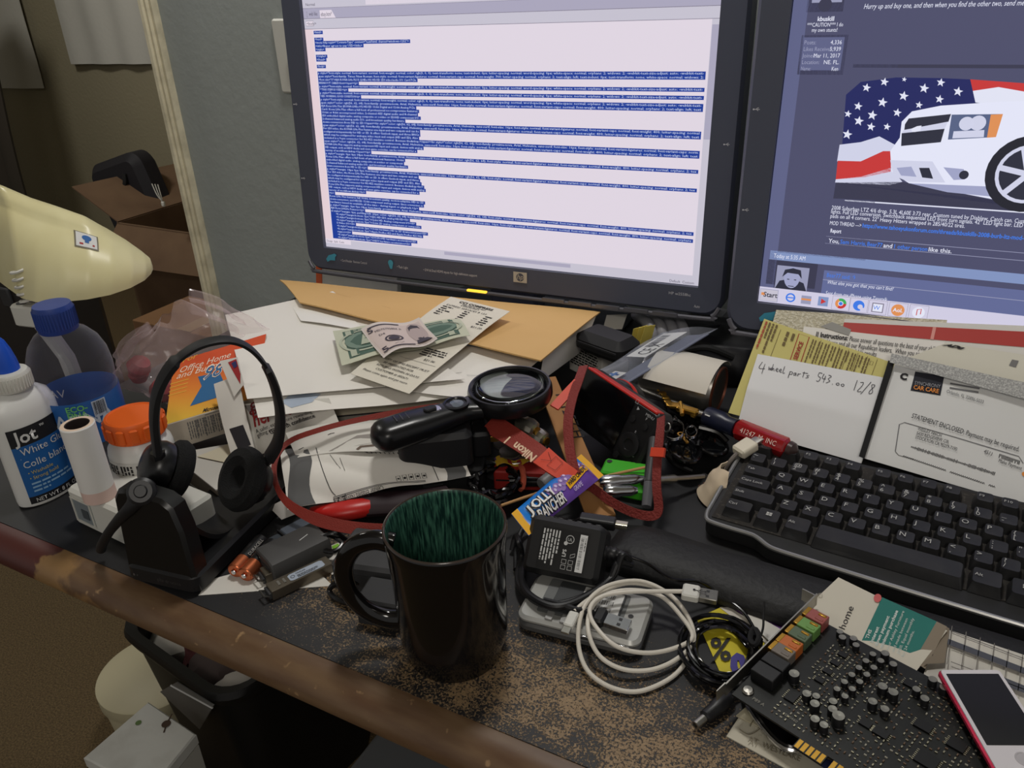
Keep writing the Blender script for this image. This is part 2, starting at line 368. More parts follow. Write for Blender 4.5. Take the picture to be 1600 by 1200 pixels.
# ================================================================== desk
def desk_top_material():
    m = bpy.data.materials.new('worn_black_laminate'); m.use_nodes = True; nt = m.node_tree; b = nt.nodes['Principled BSDF']
    N = nt.nodes.new; L = nt.links.new
    tc = N('ShaderNodeTexCoord')
    def noise_(scale, det=4, rough=.6):
        n = N('ShaderNodeTexNoise'); n.inputs['Scale'].default_value = scale; n.inputs['Detail'].default_value = det; n.inputs['Roughness'].default_value = rough
        L(tc.outputs['Object'], n.inputs['Vector']); return n.outputs['Fac']
    def mth(op, a, b_=None, clamp=False):
        k = N('ShaderNodeMath'); k.operation = op; k.use_clamp = clamp
        for i, x in enumerate((a, b_)):
            if x is None: continue
            if isinstance(x, (int, float)): k.inputs[i].default_value = x
            else: L(x, k.inputs[i])
        return k.outputs[0]
    def blob(cx, cy, sx, sy):
        mp = N('ShaderNodeMapping'); mp.vector_type = 'POINT'; L(tc.outputs['Object'], mp.inputs[0])
        mp.inputs['Location'].default_value = (-cx / sx, -cy / sy, 0); mp.inputs['Scale'].default_value = (1 / sx, 1 / sy, 0)
        vl = N('ShaderNodeVectorMath'); vl.operation = 'LENGTH'; L(mp.outputs[0], vl.inputs[0])
        return mth('SUBTRACT', 1.0, vl.outputs['Value'], True)
    wear = mth('MAXIMUM', mth('MAXIMUM', blob(-.20, .37, .30, .10), blob(-.36, .41, .17, .11)), blob(-.08, .35, .20, .085))
    wear = mth('ADD', mth('MULTIPLY', mth('POWER', wear, .6), .26), mth('MULTIPLY', noise_(26, 4), .13))
    fine_ = mth('ADD', mth('MULTIPLY', noise_(520, 3, .75), .72), mth('MULTIPLY', noise_(90, 3), .28))
    thr = mth('SUBTRACT', .760, wear)
    mask = mth('MULTIPLY', mth('SUBTRACT', fine_, thr), 20, True)
    dust = mth('MULTIPLY', mth('SUBTRACT', noise_(900, 2), .68), 6, True)
    mx = N('ShaderNodeMix'); mx.data_type = 'RGBA'; mx.inputs[6].default_value = lin((27, 27, 29)); mx.inputs[7].default_value = lin((86, 86, 86)); L(dust, mx.inputs[0])
    chip = N('ShaderNodeValToRGB'); chip.color_ramp.elements[0].color = lin((100, 80, 56)); chip.color_ramp.elements[1].color = lin((170, 142, 104)); L(noise_(300, 2), chip.inputs[0])
    m2 = N('ShaderNodeMix'); m2.data_type = 'RGBA'; L(mask, m2.inputs[0]); L(mx.outputs[2], m2.inputs[6]); L(chip.outputs[0], m2.inputs[7])
    L(m2.outputs[2], b.inputs['Base Color']); b.inputs['Roughness'].default_value = .55
    bp = N('ShaderNodeBump'); bp.inputs['Strength'].default_value = .35; bp.inputs['Distance'].default_value = .001; bp.invert = True
    L(mask, bp.inputs['Height']); L(bp.outputs[0], b.inputs['Normal']); return m
def edge_material():
    m = bpy.data.materials.new('worn_wood_veneer'); m.use_nodes = True; nt = m.node_tree; b = nt.nodes['Principled BSDF']
    N = nt.nodes.new; L = nt.links.new; tc = N('ShaderNodeTexCoord'); mp = N('ShaderNodeMapping'); mp.inputs['Scale'].default_value = (9, 40, 40); L(tc.outputs['Object'], mp.inputs[0])
    n = N('ShaderNodeTexNoise'); n.inputs['Scale'].default_value = 2.2; n.inputs['Detail'].default_value = 6; L(mp.outputs[0], n.inputs['Vector'])
    c = N('ShaderNodeValToRGB'); c.color_ramp.elements[0].position = .3; c.color_ramp.elements[1].position = .75
    c.color_ramp.elements[0].color = lin((88, 62, 40)); c.color_ramp.elements[1].color = lin((112, 88, 62)); L(n.outputs['Fac'], c.inputs[0])
    # scratches down to pale wood
    n2 = N('ShaderNodeTexNoise'); n2.inputs['Scale'].default_value = 110; n2.inputs['Detail'].default_value = 2; L(tc.outputs['Object'], n2.inputs['Vector'])
    r2 = N('ShaderNodeValToRGB'); r2.color_ramp.elements[0].position = .68; r2.color_ramp.elements[1].position = .76; L(n2.outputs['Fac'], r2.inputs[0])
    m1 = N('ShaderNodeMix'); m1.data_type = 'RGBA'; L(r2.outputs[0], m1.inputs[0]); L(c.outputs[0], m1.inputs[6]); m1.inputs[7].default_value = lin((150, 120, 84))
    sep = N('ShaderNodeSeparateXYZ'); L(tc.outputs['Object'], sep.inputs[0])
    n3 = N('ShaderNodeTexNoise'); n3.inputs['Scale'].default_value = 22; n3.inputs['Detail'].default_value = 5; L(tc.outputs['Object'], n3.inputs['Vector'])
    def mth(op, a, bb, clamp=False):
        k = N('ShaderNodeMath'); k.operation = op; k.use_clamp = clamp
        for i, x in enumerate((a, bb)):
            if isinstance(x, (int, float)): k.inputs[i].default_value = x
            else: L(x, k.inputs[i])
        return k.outputs[0]
    jag = mth('MULTIPLY', mth('SUBTRACT', n3.outputs['Fac'], .5), .26)
    xx = mth('ADD', sep.outputs['X'], jag)
    tan_ = mth('MULTIPLY', mth('MULTIPLY', mth('SUBTRACT', -.590, xx), 45, True), mth('MULTIPLY', mth('SUBTRACT', n3.outputs['Fac'], .36), 9, True))
    red = mth('MULTIPLY', mth('SUBTRACT', -.668, xx), 90, True)
    tcol = N('ShaderNodeValToRGB'); tcol.color_ramp.elements[0].color = lin((92, 66, 38)); tcol.color_ramp.elements[1].color = lin((164, 128, 82)); L(n3.outputs['Fac'], tcol.inputs[0])
    m2 = N('ShaderNodeMix'); m2.data_type = 'RGBA'; L(tan_, m2.inputs[0]); L(m1.outputs[2], m2.inputs[6]); L(tcol.outputs[0], m2.inputs[7])
    m3 = N('ShaderNodeMix'); m3.data_type = 'RGBA'; L(red, m3.inputs[0]); L(m2.outputs[2], m3.inputs[6]); m3.inputs[7].default_value = lin((74, 30, 24))
    L(m3.outputs[2], b.inputs['Base Color']); b.inputs['Roughness'].default_value = .5
    bp = N('ShaderNodeBump'); bp.inputs['Strength'].default_value = .3; bp.inputs['Distance'].default_value = .002; L(n3.outputs['Fac'], bp.inputs['Height']); L(bp.outputs[0], b.inputs['Normal'])
    return m
EY = 0.327                                     # front edge of the black top
DL = -0.905
dk = thing('desk', 'desk with worn black top and scuffed brown rounded front edge', 'desk', (0, 0, 0))
g = G(); g.box(((DL + 1.3) / 2, (EY + WY - .02) / 2, DESK - .016), (1.3 - DL, WY - .02 - EY, .032)); g.make('desktop', desk_top_material(), dk)
prof = [(EY, DESK - .0005)]
for k in range(13):
    a = math.radians(88 - 15.0 * k * .93); prof.append((EY - .028 + .0 - .024 * math.cos(a) , DESK - .030 + .0295 * math.sin(a)))
prof = [(EY, DESK - .0008), (EY - .006, DESK - .0010), (EY - .013, DESK - .003), (EY - .0195, DESK - .0075), (EY - .0235, DESK - .0135), (EY - .025, DESK - .019), (EY - .0242, DESK - .025), (EY - .021, DESK - .030), (EY - .015, DESK - .0335), (EY - .006, DESK - .035), (EY, DESK - .035)]
g = G(); n = len(prof); NX = 40
vs = []; fs = []
for i in range(NX + 1):
    x = DL + (1.3 - DL) * i / NX; vs += [(x, y, z) for y, z in prof]
for i in range(NX):
    for k in range(n - 1): fs.append((i * n + k, i * n + k + 1, (i + 1) * n + k + 1, (i + 1) * n + k))
    fs.append((i * n + n - 1, i * n, (i + 1) * n, (i + 1) * n + n - 1))
fs += [tuple(range(n - 1, -1, -1)), tuple(NX * n + k for k in range(n))]
g.add(vs, fs); g.make('front_edge', edge_material(), dk, ang=50)
M_dk = mat('dark_desk_board', (24, 20, 18), .7)
g = G(); g.box((DL + .02, .93, (DESK - .032) / 2), (.03, .20, DESK - .034)); g.make('side_panel', M_dk, dk)
g = G(); g.box((0.95, (EY + WY) / 2 + .03, (DESK - .032) / 2), (.03, WY - EY - .12, DESK - .034)); g.make('side_panel', M_dk, dk)
g = G(); g.box((0.0, WY - .06, .42), (1.85, .018, .6)); g.make('back_panel', M_dk, dk)
# keyboard drawer just seen below the edge
t = thing('drawer_box', 'pale grey plastic organiser tucked under the desk, a corner showing', 'organiser', (-.385, .47, -.079))
g = G(); g.box((0, 0, .305), (.14, .12, .45)); g.make('body', mat('organiser_grey', (96, 98, 100), .6), t, bevel=.006)
g = G(); g.box((0, -.062, .44), (.11, .006, .10)); g.make('drawer', mat('organiser_grey2', (98, 100, 102), .6), t, bevel=.003)
# ================================================================== monitors
def em(name, rgb, k=1.0): return mat('screen_' + name, rgb, .3, emit=k)
E_bg = em('white', (222, 212, 224)); E_hi = em('selection_blue', (14, 54, 148)); E_tx = em('pale_text', (204, 216, 242)); E_bar = em('toolbar', (196, 192, 206))
E_bar2 = em('toolbar_dark', (168, 164, 186)); E_gut = em('gutter', (226, 205, 212)); E_dk = em('dark_text', (70, 66, 84)); E_line = em('thin_line', (128, 122, 140))
E_page = em('forum_page', (74, 75, 104)); E_page2 = em('forum_panel', (92, 96, 132)); E_page3 = em('forum_dark', (54, 54, 76)); E_band = em('forum_band', (128, 146, 190)); E_wt = em('forum_white', (224, 226, 242))
E_link = em('forum_link', (60, 120, 226)); E_mut = em('forum_muted', (150, 152, 180)); E_task = em('taskbar', (206, 202, 224)); E_quote = em('quote_panel', (96, 104, 148))
M_bez = mat('monitor_bezel', (72, 76, 92), .5); M_bez2 = mat('bezel_silver', (110, 110, 118), .4, .5)
E_blue = mat('sticker_cyan', (70, 160, 190), .5)
def monitor(loc, rz, tilt, roll, label):
    R = Matrix.Rotation(rz, 4, 'Z') @ Matrix.Rotation(-tilt, 4, 'X') @ Matrix.Rotation(roll, 4, 'Y')
    t = thing('monitor', label, 'monitor', loc); t.rotation_euler = R.to_euler()
    w, h = .5501, .3438; bl, bb, bt = .032, .034, .026
    X90 = Matrix.Rotation(math.pi / 2, 4, 'X')       # local x right, y up, z towards the viewer
    ow, oh = w + 2 * bl, h + bb + bt; cx, cy = w / 2, (h + bt - bb) / 2
    g = G(); outer = rrect(ow, oh, .022, 6, cx, cy); inner = rrect(w + .001, h + .001, .001, 6, w / 2, h / 2); n = len(outer)
    ch = [(cx + (p[0] - cx) * .988, cy + (p[1] - cy) * .981) for p in outer]
    vs = [(p[0], p[1], -.028) for p in outer] + [(p[0], p[1], .002) for p in outer] + [(p[0], p[1], .008) for p in ch] + [(p[0], p[1], .006) for p in inner] + [(p[0], p[1], -.001) for p in inner]
    fs = []
    for r in range(4):
        for i in range(n): j = (i + 1) % n; fs.append((r * n + i, r * n + j, (r + 1) * n + j, (r + 1) * n + i))
    g.add(vs, fs, 0, X90); g.make('bezel', M_bez, t, ang=30)
    g = G(); g.prism(rrect(ow - .01, oh - .01, .02, 5, cx, cy), -.055, -.0285, 0, ch=.012, M=X90); g.make('back_shell', M_bez, t)
    # silver trim strip under the lower bezel, curling up at its ends
    yb = -bb
    path = smooth([(-bl + .004, yb + .012, .008), (-bl + .012, yb + .001, .008), (-bl + .035, yb - .0035, .008), (w / 2, yb - .005, .008), (w + bl - .035, yb - .0035, .008), (w + bl - .012, yb + .001, .008), (w + bl - .004, yb + .012, .008)], 6)
    g = G(); g.tube([X90 @ p for p in path], .0022, 0, 8, flat=.003); g.make('trim_strip', M_bez2, t)
    for k in range(5):
        g = G(); g.prism(rrect(.031, .0045, .001, 2, w * .665 + k * .037, yb - .0025), .0085, .0125, 0, M=X90); g.make('button', M_bez2, t)
    # yellow task light under the logo
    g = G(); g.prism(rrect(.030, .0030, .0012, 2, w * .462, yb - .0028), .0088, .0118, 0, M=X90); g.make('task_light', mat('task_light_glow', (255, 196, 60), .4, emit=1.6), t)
    sx, sy = cx, -.10
    g = G(); g.box((cx, .075, .055), (.075, .035, .31), 0); g.make('stand_neck', M_bez, t, bevel=.006)
    mp = face_map(X90 @ V((0, h, 0)), (1, 0, 0), (0, 0, -1))
    pr = Ink(mp, .0002); mb = lambda a, b, z: mp(a, b, z + .0082)
    y0 = h + .0125; Mg = mat('bezel_print_grey', (206, 206, 212), .6)
    lg = Ink(mb, .0002); lg.poly([(.004, y0 + .004), (.009, y0 - .002), (.016, y0 - .004), (.020, y0 - .0055), (.0235, y0 - .0035), (.0205, y0), (.020, y0 + .005), (.012, y0 + .005), (.006, y0 + .008)], 0); lg.make('card_sticker', [E_blue], t)
    lg = Ink(mb, .0002); lg.poly([(.1165 + .0042 * math.cos(a_ * .2618), y0 - .001 + .0042 * math.sin(a_ * .2618)) for a_ in range(10, 27)] + [(.1185, y0 + .0075), (.1150, y0 + .0075)], 0); lg.make('lamp_sticker', [E_blue], t)
    for tx, x_, wd_ in (('• Card Reader  Remote Control', .030, .046), ('• Task Light', .127, .018), ('• DVI & Dual HDMI inputs for high-definition support', .170, .084), ('HP w2558hc', .516, .027), ('Auto', .548, .007)):
        lg = Ink(mb, .0002); lg.text(tx, x_, y0 + .005 if x_ < .5 else y0 - (.001 if x_ < .54 else -.012), .0050, 0, width=wd_); lg.make('bezel_lettering', [Mg], t)
    lg = Ink(mb, .0002); lg.rect(.308, y0 - .008, .3275, y0 + .006, 0); lg.disc(.3178, y0 - .001, .0055, 1, lay=1); lg.text('hp', .3178, y0 + .0015, .0098, 0, align='C', shear=.25, lay=2); lg.make('badge', [mat('badge_silver', (186, 180, 168), .4), M_bez], t)
    for dx, dy in ((-.022, .098), (-.022, .198), (w + .020, .165)):
        lg = Ink(mb, .0002); lg.line([(dx - .003, h - dy), (dx + .003, h - dy)], .0006, 0); lg.line([(dx - .001, h - dy), (dx + .001, h - dy - .0015), (dx + .002, h - dy - .0015)], .0005, 0); lg.line([(dx, h - dy), (dx + .0015, h - dy + .0015)], .0005, 0); lg.disc(dx - .003, h - dy, .0009, 0, 8); lg.make('port_mark', [Mg], t)
    return t, pr, w, h
LP = V((-.78730, .88416, CAM.z - .34872))
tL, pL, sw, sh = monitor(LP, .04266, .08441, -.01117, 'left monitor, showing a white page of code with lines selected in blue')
# ---- left screen: a code page with selected lines
p = pL; p.rect(0, 0, sw, sh, 0, -1, 2, 2)
p.rect(0, 0, sw, .026, 3); p.text('Normal', .005, .0235, .005, 5); p.rect(.10, .017, .44, .0245, 0); p.rect(.46, .016, .53, .0245, 4); p.line([(0, .0262), (sw, .0262)], .0006, 6)
p.rect(0, .0262, sw, .0385, 4); p.text('▯ web like', .004, .0352, .0068, 5, width=.019); p.poly([(.027, .0385), (.027, .029), (.046, .029), (.052, .0385)], 0, 1); p.text('ebay.htm*', .0285, .0362, .0072, 5, width=.018, lay=2)
p.line([(0, .0388), (sw, .0388)], .0008, 6); p.rect(0, .039, sw, .051, 3); p.rect(.003, .0415, .0155, .0475, 0, 1); p.line([(.003, .0415), (.0155, .0415), (.0155, .0475), (.003, .0475)], .0004, 2, 2, True); p.text('<body>', .0042, .0463, .0050, 2, lay=2)
p.line([(0, .0512), (sw, .0512)], .0006, 6); p.rect(0, .0515, .0125, sh - .012, 1)
full1 = 'p style="font-style: normal; font-variant: normal; font-weight: normal; color: rgb(0, 0, 0); text-transform: none; text-indent: 0px; letter-spacing: normal; word-spacing: 0px; white-space: normal; orphans: 2; widows: 2; -webkit-text-size-adjust: auto; -webkit-text-'
full2 = 'span style="font-family: Times New Roman; font-style: normal; font-variant-ligatures: normal; font-variant-caps: normal; font-weight: 700; letter-spacing: normal; orphans: 2; text-align: left; text-indent: 0px; text-transform: none; white-space: normal; widows: 2;'
full3 = 'span style="color: rgb(56, 62, 64); font-family: proxima-nova, Arial, Helvetica, sans-serif; font-size: 16px; font-style: normal; font-variant-ligatures: normal; font-variant-caps: normal; font-weight: 400; letter-spacing: normal; orphans: 2; text-align: left; text'
full4 = 'p style="margin: 0px 0px 14px; font-family: proxima-nova, Arial, Helvetica, sans-serif; font-size: 16px; color: rgb(56, 62, 64); font-style: normal; font-variant-ligatures: normal; font-variant-caps: normal; font-weight: 400; letter-spacing: normal; orphans: 2; tex'
rows = {0: '<html>', 2: '<head>', 3: '<meta http-equiv="Content-Type" content="text/html; charset=windows-1252">', 4: '<title>Buyer agrees to pay USD</title>', 5: '<style>', 7: '</style>', 8: '</head>', 10: '<body>',
 12: full1, 13: full2, 14: '<font size="3">AJA KONA LHe PLUS (LHEe-00) HD/SD SDI video/audio I/O Card PCIe', 15: 'BREAKOUT CABLE</font></span></p>', 16: full1, 17: '**THIS ITEM IS USED</p>', 18: full1, 19: 'USED, WORKING, GOOD CONDITION</p>', 20: full1, 21: full3,
 22: 'AJA Kona LHe Plus (KONA-LHEe-00) HD/SD 10-bit Digital and 12-bit Analog PCIe', 23: 'Card. Kona LHe Plus offers a full host of professional no-compromise features:', 24: '10-bit or 8-bit uncompressed video, 2-channel AES digital audio and 8-channel', 25: 'SDI embedded digital audio, analog composite or s-video or SD/HD component I/O,', 26: '2-channel balanced analog audio I/O, and broadcast quality hardware', 27: 'down-conversion from HD to SD.</span><br style="color: rgb(56, 62, 64); font-family: proxima-nova, Arial, Helvetica, sans-serif; font-size: 16px; font-style: normal; font-variant-ligatures: normal; font-variant-caps: normal; font-weight: 400; letter-spacing: normal',
 28: full3, 29: 'For SDI video, the KONA LHe Plus features one input and two outputs and can be', 30: 'configured independently for HD or SD. It offers Genlock input, and three BNCs', 31: 'which may be configured for analogue video input and output (HD and SD). Also', 32: 'included is a 9-pin connector for RS-422 machine control. Because the&nbsp;</span><br style="color: rgb(56, 62, 64); font-family: proxima-nova, Arial, Helvetica, sans-serif; font-size: 16px; font-style: normal; font-variant-ligatures: normal; font-variant-caps: norm', 33: full3,
 34: 'KONA LHe Plus supports analog component HD input and output, devices with analog', 35: 'HD output, such as HDV decks and even game consoles, can be connected for a', 36: 'variety of workflows.&nbsp;</span></p>', 37: full4, 38: 'Kona LHe Plus offers a full host of professional features: 10-bit', 39: 'embedded digital audio, analog composite or s-video or component', 40: '2-channel balanced analog audio I/O, and broadcast quality hardware', 41: 'down-conversion from HD to SD.</p>', 42: full4.replace('0px 0px 14px', '14px 0px 0px'),
 43: 'For SDI video, the Kona LHe Plus features one input and two outputs and can', 44: 'be configured independently for HD or SD. It offers Genlock input, and three', 45: 'which may be configured for analogue video input and output (HD and SD). Also', 46: 'included is a 9-pin connector for RS-422 machine control. Because the&nbsp;<br>', 47: 'Kona LHe Plus supports analog component HD input and output, devices with analog', 48: 'HD output, such as HDV decks and even game consoles, can be connected for a', 49: 'variety of workflows.&nbsp;<br>', 50: '<br>', 51: 'Kona LHe Plus features full 10-bit, broadcast-quality, motion-adaptive HD to SD', 52: 'down-conversion, and HD/SD 12-bit component analog output. Since conversion is', 53: 'hardware based its available all the time - during ingest or playback.</p>',
 54: full4.replace('14px; ', '14px; '), 55: 'AJA Kona LH/LHe Features:</p>', 56: 'ul style="margin: 0px; padding-left: 20px; color: rgb(56, 62, 64); font-family: proxima-nova, Arial, Helvetica, sans-serif; font-size: 16px; font-style: normal; font-variant-ligatures: normal; font-variant-caps: normal; font-weight: 400; letter-spacing: normal; orphans',
 57: '   <li style="margin-bottom: 5px;">SDI, HD-SDI, analog HD/SD</li>', 58: '   <li style="margin-bottom: 5px;">12-bit HD Analog component I/O</li>', 59: '   <li style="margin-bottom: 5px;">12-bit SD analog component or composite', 60: '   S-Video I/O</li>', 61: '   <li style="margin-bottom: 5px;">10-bit hardware HD to SD downconversion</li>', 62: '   <li style="margin-bottom: 5px;">Apple ProRes 422 and Apple ProRes 422 HQ', 63: '   support</li>', 64: '   <li style="margin-bottom: 5px;">DVCProHD hardware acceleration</li>', 65: '   <li style="margin-bottom: 5px;">HDV hardware acceleration</li>'}
RP = (sh - .012 - .053 - .002) / 66.0; CW = .508 / 262.0
for r, tx in rows.items():
    y = .0535 + r * RP; ind = .008 if tx.startswith('   ') else 0; s_ = tx.strip(); x = .0150
    L_ = .522 if len(s_) > 200 else len(s_) * CW * 1.02
    p.rect(x - .001, y, x + ind + L_ + .002, y + RP * 1.02, 7)
    p.text(s_, x + ind, y + RP * .74, .0042, 8, width=L_, sy=.92, res=1)
p.rect(sw - .0085, .0515, sw, sh - .012, 3); p.rect(sw - .0080, .057, sw - .0005, .175, 4, 1)
p.rect(0, sh - .012, sw, sh, 3); p.rect(0, sh - .012, .045, sh - .006, 0, 1); p.text('Design  Split  Code', .002, sh - .0075, .004, 2, lay=2); p.rect(.20, sh - .0105, .385, sh - .006, 4, 1); p.text('Default  Custom', sw - .006, sh - .0015, .0045, 2, align='R')
p.make('screen', [E_bg, E_gut, E_dk, E_bar, E_bar2, E_dk, E_line, E_hi, E_tx], tL)
# ---- right screen: a forum page
RPOS = V((-.15611, .85, CAM.z - .32845))
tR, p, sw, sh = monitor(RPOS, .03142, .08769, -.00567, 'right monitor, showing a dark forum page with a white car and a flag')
def q(u, v):                                   # a spot on this screen
    Mx = tR.matrix_basis; nn = (Mx.to_3x3() @ V((0, -1, 0))); P_ = OP(u, v, Mx.translation, nn); l = Mx.inverted() @ P_; return (l.x, sh - l.z)
tR.location = RPOS
p.rect(0, 0, sw, sh, 0, -1, 2, 2)
ax, ay = q(1222, 100); bx, by = q(1192, 455)
p.rect(0, 0, .014, sh, 1); p.rect(.014, 0, .10, sh - .055, 0)
x, y = q(1262, 0); x2, y2 = q(1317, 18); p.rect(x, y - .01, x2, y2, 3); p.rect(x + .004, y - .01, x2 - .002, y2 - .008, 9, 1); p.disc((x + x2) / 2, y2 - .006, .006, 3, lay=2)
def qt(tx, u0, v0, u1, v1, m, **kw):          # a line of writing between two spots on the screen
    a_, b_ = q(u0, v0), q(u1, v1); p.text(tx, a_[0], a_[1], kw.pop('size'), m, ang=math.atan2(b_[1] - a_[1], b_[0] - a_[0]) * 0, width=math.hypot(b_[0] - a_[0], b_[1] - a_[1]), **kw)
qt('kbuskill', 1277, 33, 1303, 33, 4, size=.0056, bold=.02); qt('***CAUTION*** I do', 1261, 42, 1317, 42, 4, size=.0050); qt('my own stunts!', 1268, 50, 1308, 50, 4, size=.0050)
x, y = q(1253, 55); x2, y2 = q(1318, 110); p.rect(x, y, x2, y2 + .004, 3); p.rect(x + .002, y + .002, x2 - .003, y2, 1, 1)
for k, (a_, b_) in enumerate((('Posts:', '4,336'), ('Likes Received:', '5,939'), ('Joined:', 'Mar 11, 2017'), ('Location:', 'NE. FL.'), ('Name:', 'Ken'))):
    yy = y + .0082 + k * (y2 - y - .002) / 5; p.text(a_, x + .003, yy, .0052, 5, lay=2, width=len(a_) * .0018); p.text(b_, x2 - .005, yy, .0052, 4, align='R', lay=2, width=len(b_) * .0020)
qt('Hurry up and buy one, and then when you find the other two, send me', 1349, 14, 1599, 11, 4, size=.0062, shear=.25)
x, y = q(1333, 103); p.line([(x, y), (sw, y)], .003, 3)
x, y = q(1320, 313); p.line([(x, y), (sw, y - .0)], .0012, 4); p.rect(x, y - .008, sw, y - .001, 3)
FL = lambda pts, m, lay=1: p.poly([q(*a) for a in pts], m, lay)
# flag
FL([(1322, 148), (1345, 128), (1400, 121), (1470, 122), (1516, 124), (1524, 160), (1524, 200), (1404, 260), (1316, 226)], 10, 1)
FL([(1516, 124), (1600, 130), (1640, 135), (1640, 175), (1524, 160)], 11, 1); FL([(1520, 142), (1560, 136), (1640, 150), (1640, 175), (1524, 160)], 4, 2)
FL([(1312, 226), (1345, 222), (1374, 213), (1402, 228), (1396, 262), (1308, 252)], 12, 2); FL([(1309, 251), (1345, 252), (1380, 236), (1392, 236), (1392, 268), (1350, 277), (1306, 280)], 11, 3); FL([(1306, 280), (1345, 276), (1392, 262), (1410, 284), (1390, 289), (1305, 285)], 12, 3)
for u, v, r in ((1354, 137, 7), (1382, 128, 7), (1413, 124, 4), (1444, 138, 8), (1470, 129, 7), (1497, 143, 8), (1412, 150, 8), (1379, 160, 8), (1341, 166, 7), (1468, 155, 7), (1436, 164, 6), (1402, 176, 7), (1363, 180, 8), (1325, 178, 6), (1342, 189, 8), (1361, 198, 7), (1386, 198, 6), (1324, 210, 8)):
    FL([(u + r * (1 if i % 2 == 0 else .42) * math.sin(math.pi * i / 5 + .2), v - r * (1 if i % 2 == 0 else .42) * math.cos(math.pi * i / 5 + .2)) for i in range(10)], 4, 3)
# car, drawn as the flat picture it is
FL([(1306, 285), (1410, 284), (1640, 330), (1640, 322), (1302, 310)], 3, 3)
FL([(1406, 215), (1409, 190), (1425, 174), (1470, 165), (1560, 159), (1640, 157), (1690, 118), (1780, 112), (1820, 165), (1825, 300), (1640, 320), (1566, 314), (1420, 286), (1393, 268), (1391, 236)], 13, 4)
FL([(1420, 286), (1566, 292), (1560, 308), (1480, 300)], 14, 5)
FL([(1391, 250), (1457, 252), (1477, 285), (1420, 284), (1396, 274)], 12, 5)
FL([(1414, 194), (1420, 185), (1486, 178), (1482, 190), (1413, 203)], 15, 5); FL([(1409, 208), (1476, 201), (1470, 222), (1408, 228)], 15, 5); FL([(1412, 203), (1481, 190), (1476, 201), (1409, 208)], 12, 6)
FL([(1424, 201), (1433, 197), (1440, 196), (1438, 204), (1430, 206), (1425, 206)], 4, 7)
FL([(1487, 179), (1567, 178), (1556, 214), (1481, 218)], 16, 5); FL([(1548, 179), (1567, 178), (1556, 214), (1542, 215)], 17, 6); p.disc(*q(1510, 193), .006, 12, lay=6); p.disc(*q(1528, 192), .0065, 12, lay=6); FL([(1490, 205), (1538, 203), (1537, 214), (1488, 216)], 12, 6)
FL([(1401, 262), (1424, 260), (1432, 276), (1408, 274)], 14, 6); FL([(1436, 262), (1452, 262), (1458, 279), (1441, 277)], 15, 6); FL([(1474, 261), (1506, 264), (1508, 280), (1490, 281)], 14, 6); p.disc(*q(1506, 273), .004, 15, lay=7)
FL([(1560, 306), (1568, 262), (1586, 228), (1640, 205), (1640, 322), (1600, 322)], 3, 6)
cx_, cy_ = q(1606, 272); p.disc(cx_, cy_, .034, 18, 28, 7); p.disc(cx_, cy_, .026, 15, 28, 8); p.ring(cx_, cy_, .0245, .003, 12, 28, 9)
for k in range(6):
    a_ = k * 1.047 + .2; p.line([(cx_, cy_), (cx_ + .024 * math.cos(a_), cy_ + .024 * math.sin(a_))], .005, 12, 9)
# writing under the picture
for k, (tx, u0, v0, u1) in enumerate((('2008 Suburban LTZ 4/6 drop. 5.3L 4L60E 3:73 rear. Custom tuned by Diablew. Catch can. Custom', 1299, 327, 1606), ('lights. Full LED conversion. Switchback sequential LED front turn signals. 42" LED light bar. LED pr', 1298, 333, 1603), ('pads on all 4 corners. 22" Heavy Hitters wrapped in 285/40/22 tires.', 1297, 340, 1504))):
    qt(tx, u0, v0, u1, v0 + (u1 - u0) * .135, 4, size=.0056)
qt('MOD THREAD --->', 1296, 351, 1345, 357, 4, size=.0056); qt('https://www.tahoeyukonforum.com/threads/kbuskills-2008-burb-ltz-mod-', 1347, 355, 1598, 379, 6, size=.0058, bold=.02)
qt('Report', 1297, 363, 1314, 365, 4, size=.0056, bold=.02)
x, y = q(1291, 369); x2, y2 = q(1290, 380); p.line([(x, y), (sw, y), (sw, y2), (x, y2)], .0005, 5, 0, True); a_ = x + .003
for s_, m_ in (('You, ', 4), ('Sam Harris, ', 6), ('Bear77 ', 6), ('and ', 4), ('1 other person ', 6), ('like this.', 4)): a_ += p.text(s_, a_, y + .0062, .0060, m_, bold=.01, width=len(s_) * .00205) + .0008
x, y = q(1204, 391); x2, y2 = q(1203, 405); p.rect(x, y, sw, y2, 7); p.text('Today at 5:35 AM', x + .004, (y + y2) / 2 + .0025, .0064, 4, width=.032)
x, y = q(1201, 405); x2, y2 = q(1270, 470); p.rect(x, y, x2, sh - .02, 3)
# plain small portrait picture: head and shoulders
x, y = q(1215, 414); x2, y2 = q(1260, 456); p.rect(x, y, x2, y2, 5, 1); mx_ = (x + x2) / 2
p.poly([(x, y2), (x + .004, y2 - .009), (mx_, y2 - .013), (x2 - .004, y2 - .009), (x2, y2)], 15, 2); p.disc(mx_, (y + y2) / 2 - .001, .0080, 14, lay=3, ry=.0115)
p.poly([(mx_ - .010, y + .012), (mx_ - .008, y + .004), (mx_, y + .0015), (mx_ + .008, y + .003), (mx_ + .010, y + .012), (mx_ + .006, y + .0075), (mx_ - .005, y + .007)], 15, 4)
for dx in (-.0035, .0035): p.line([(mx_ + dx - .0012, y + .0138), (mx_ + dx + .0012, y + .0138)], .0009, 15, 5)
p.line([(mx_ - .003, y + .021), (mx_ + .003, y + .021)], .0008, 15, 5)
x, y = q(1288, 422); p.rect(x, y, sw, sh - .014, 8, 1); p.line([(x, y + .010), (sw, y + .010)], .0006, 5, 2); p.text('Bear77 said: ↑', x + .003, y + .0068, .0064, 6, lay=2, width=.028)
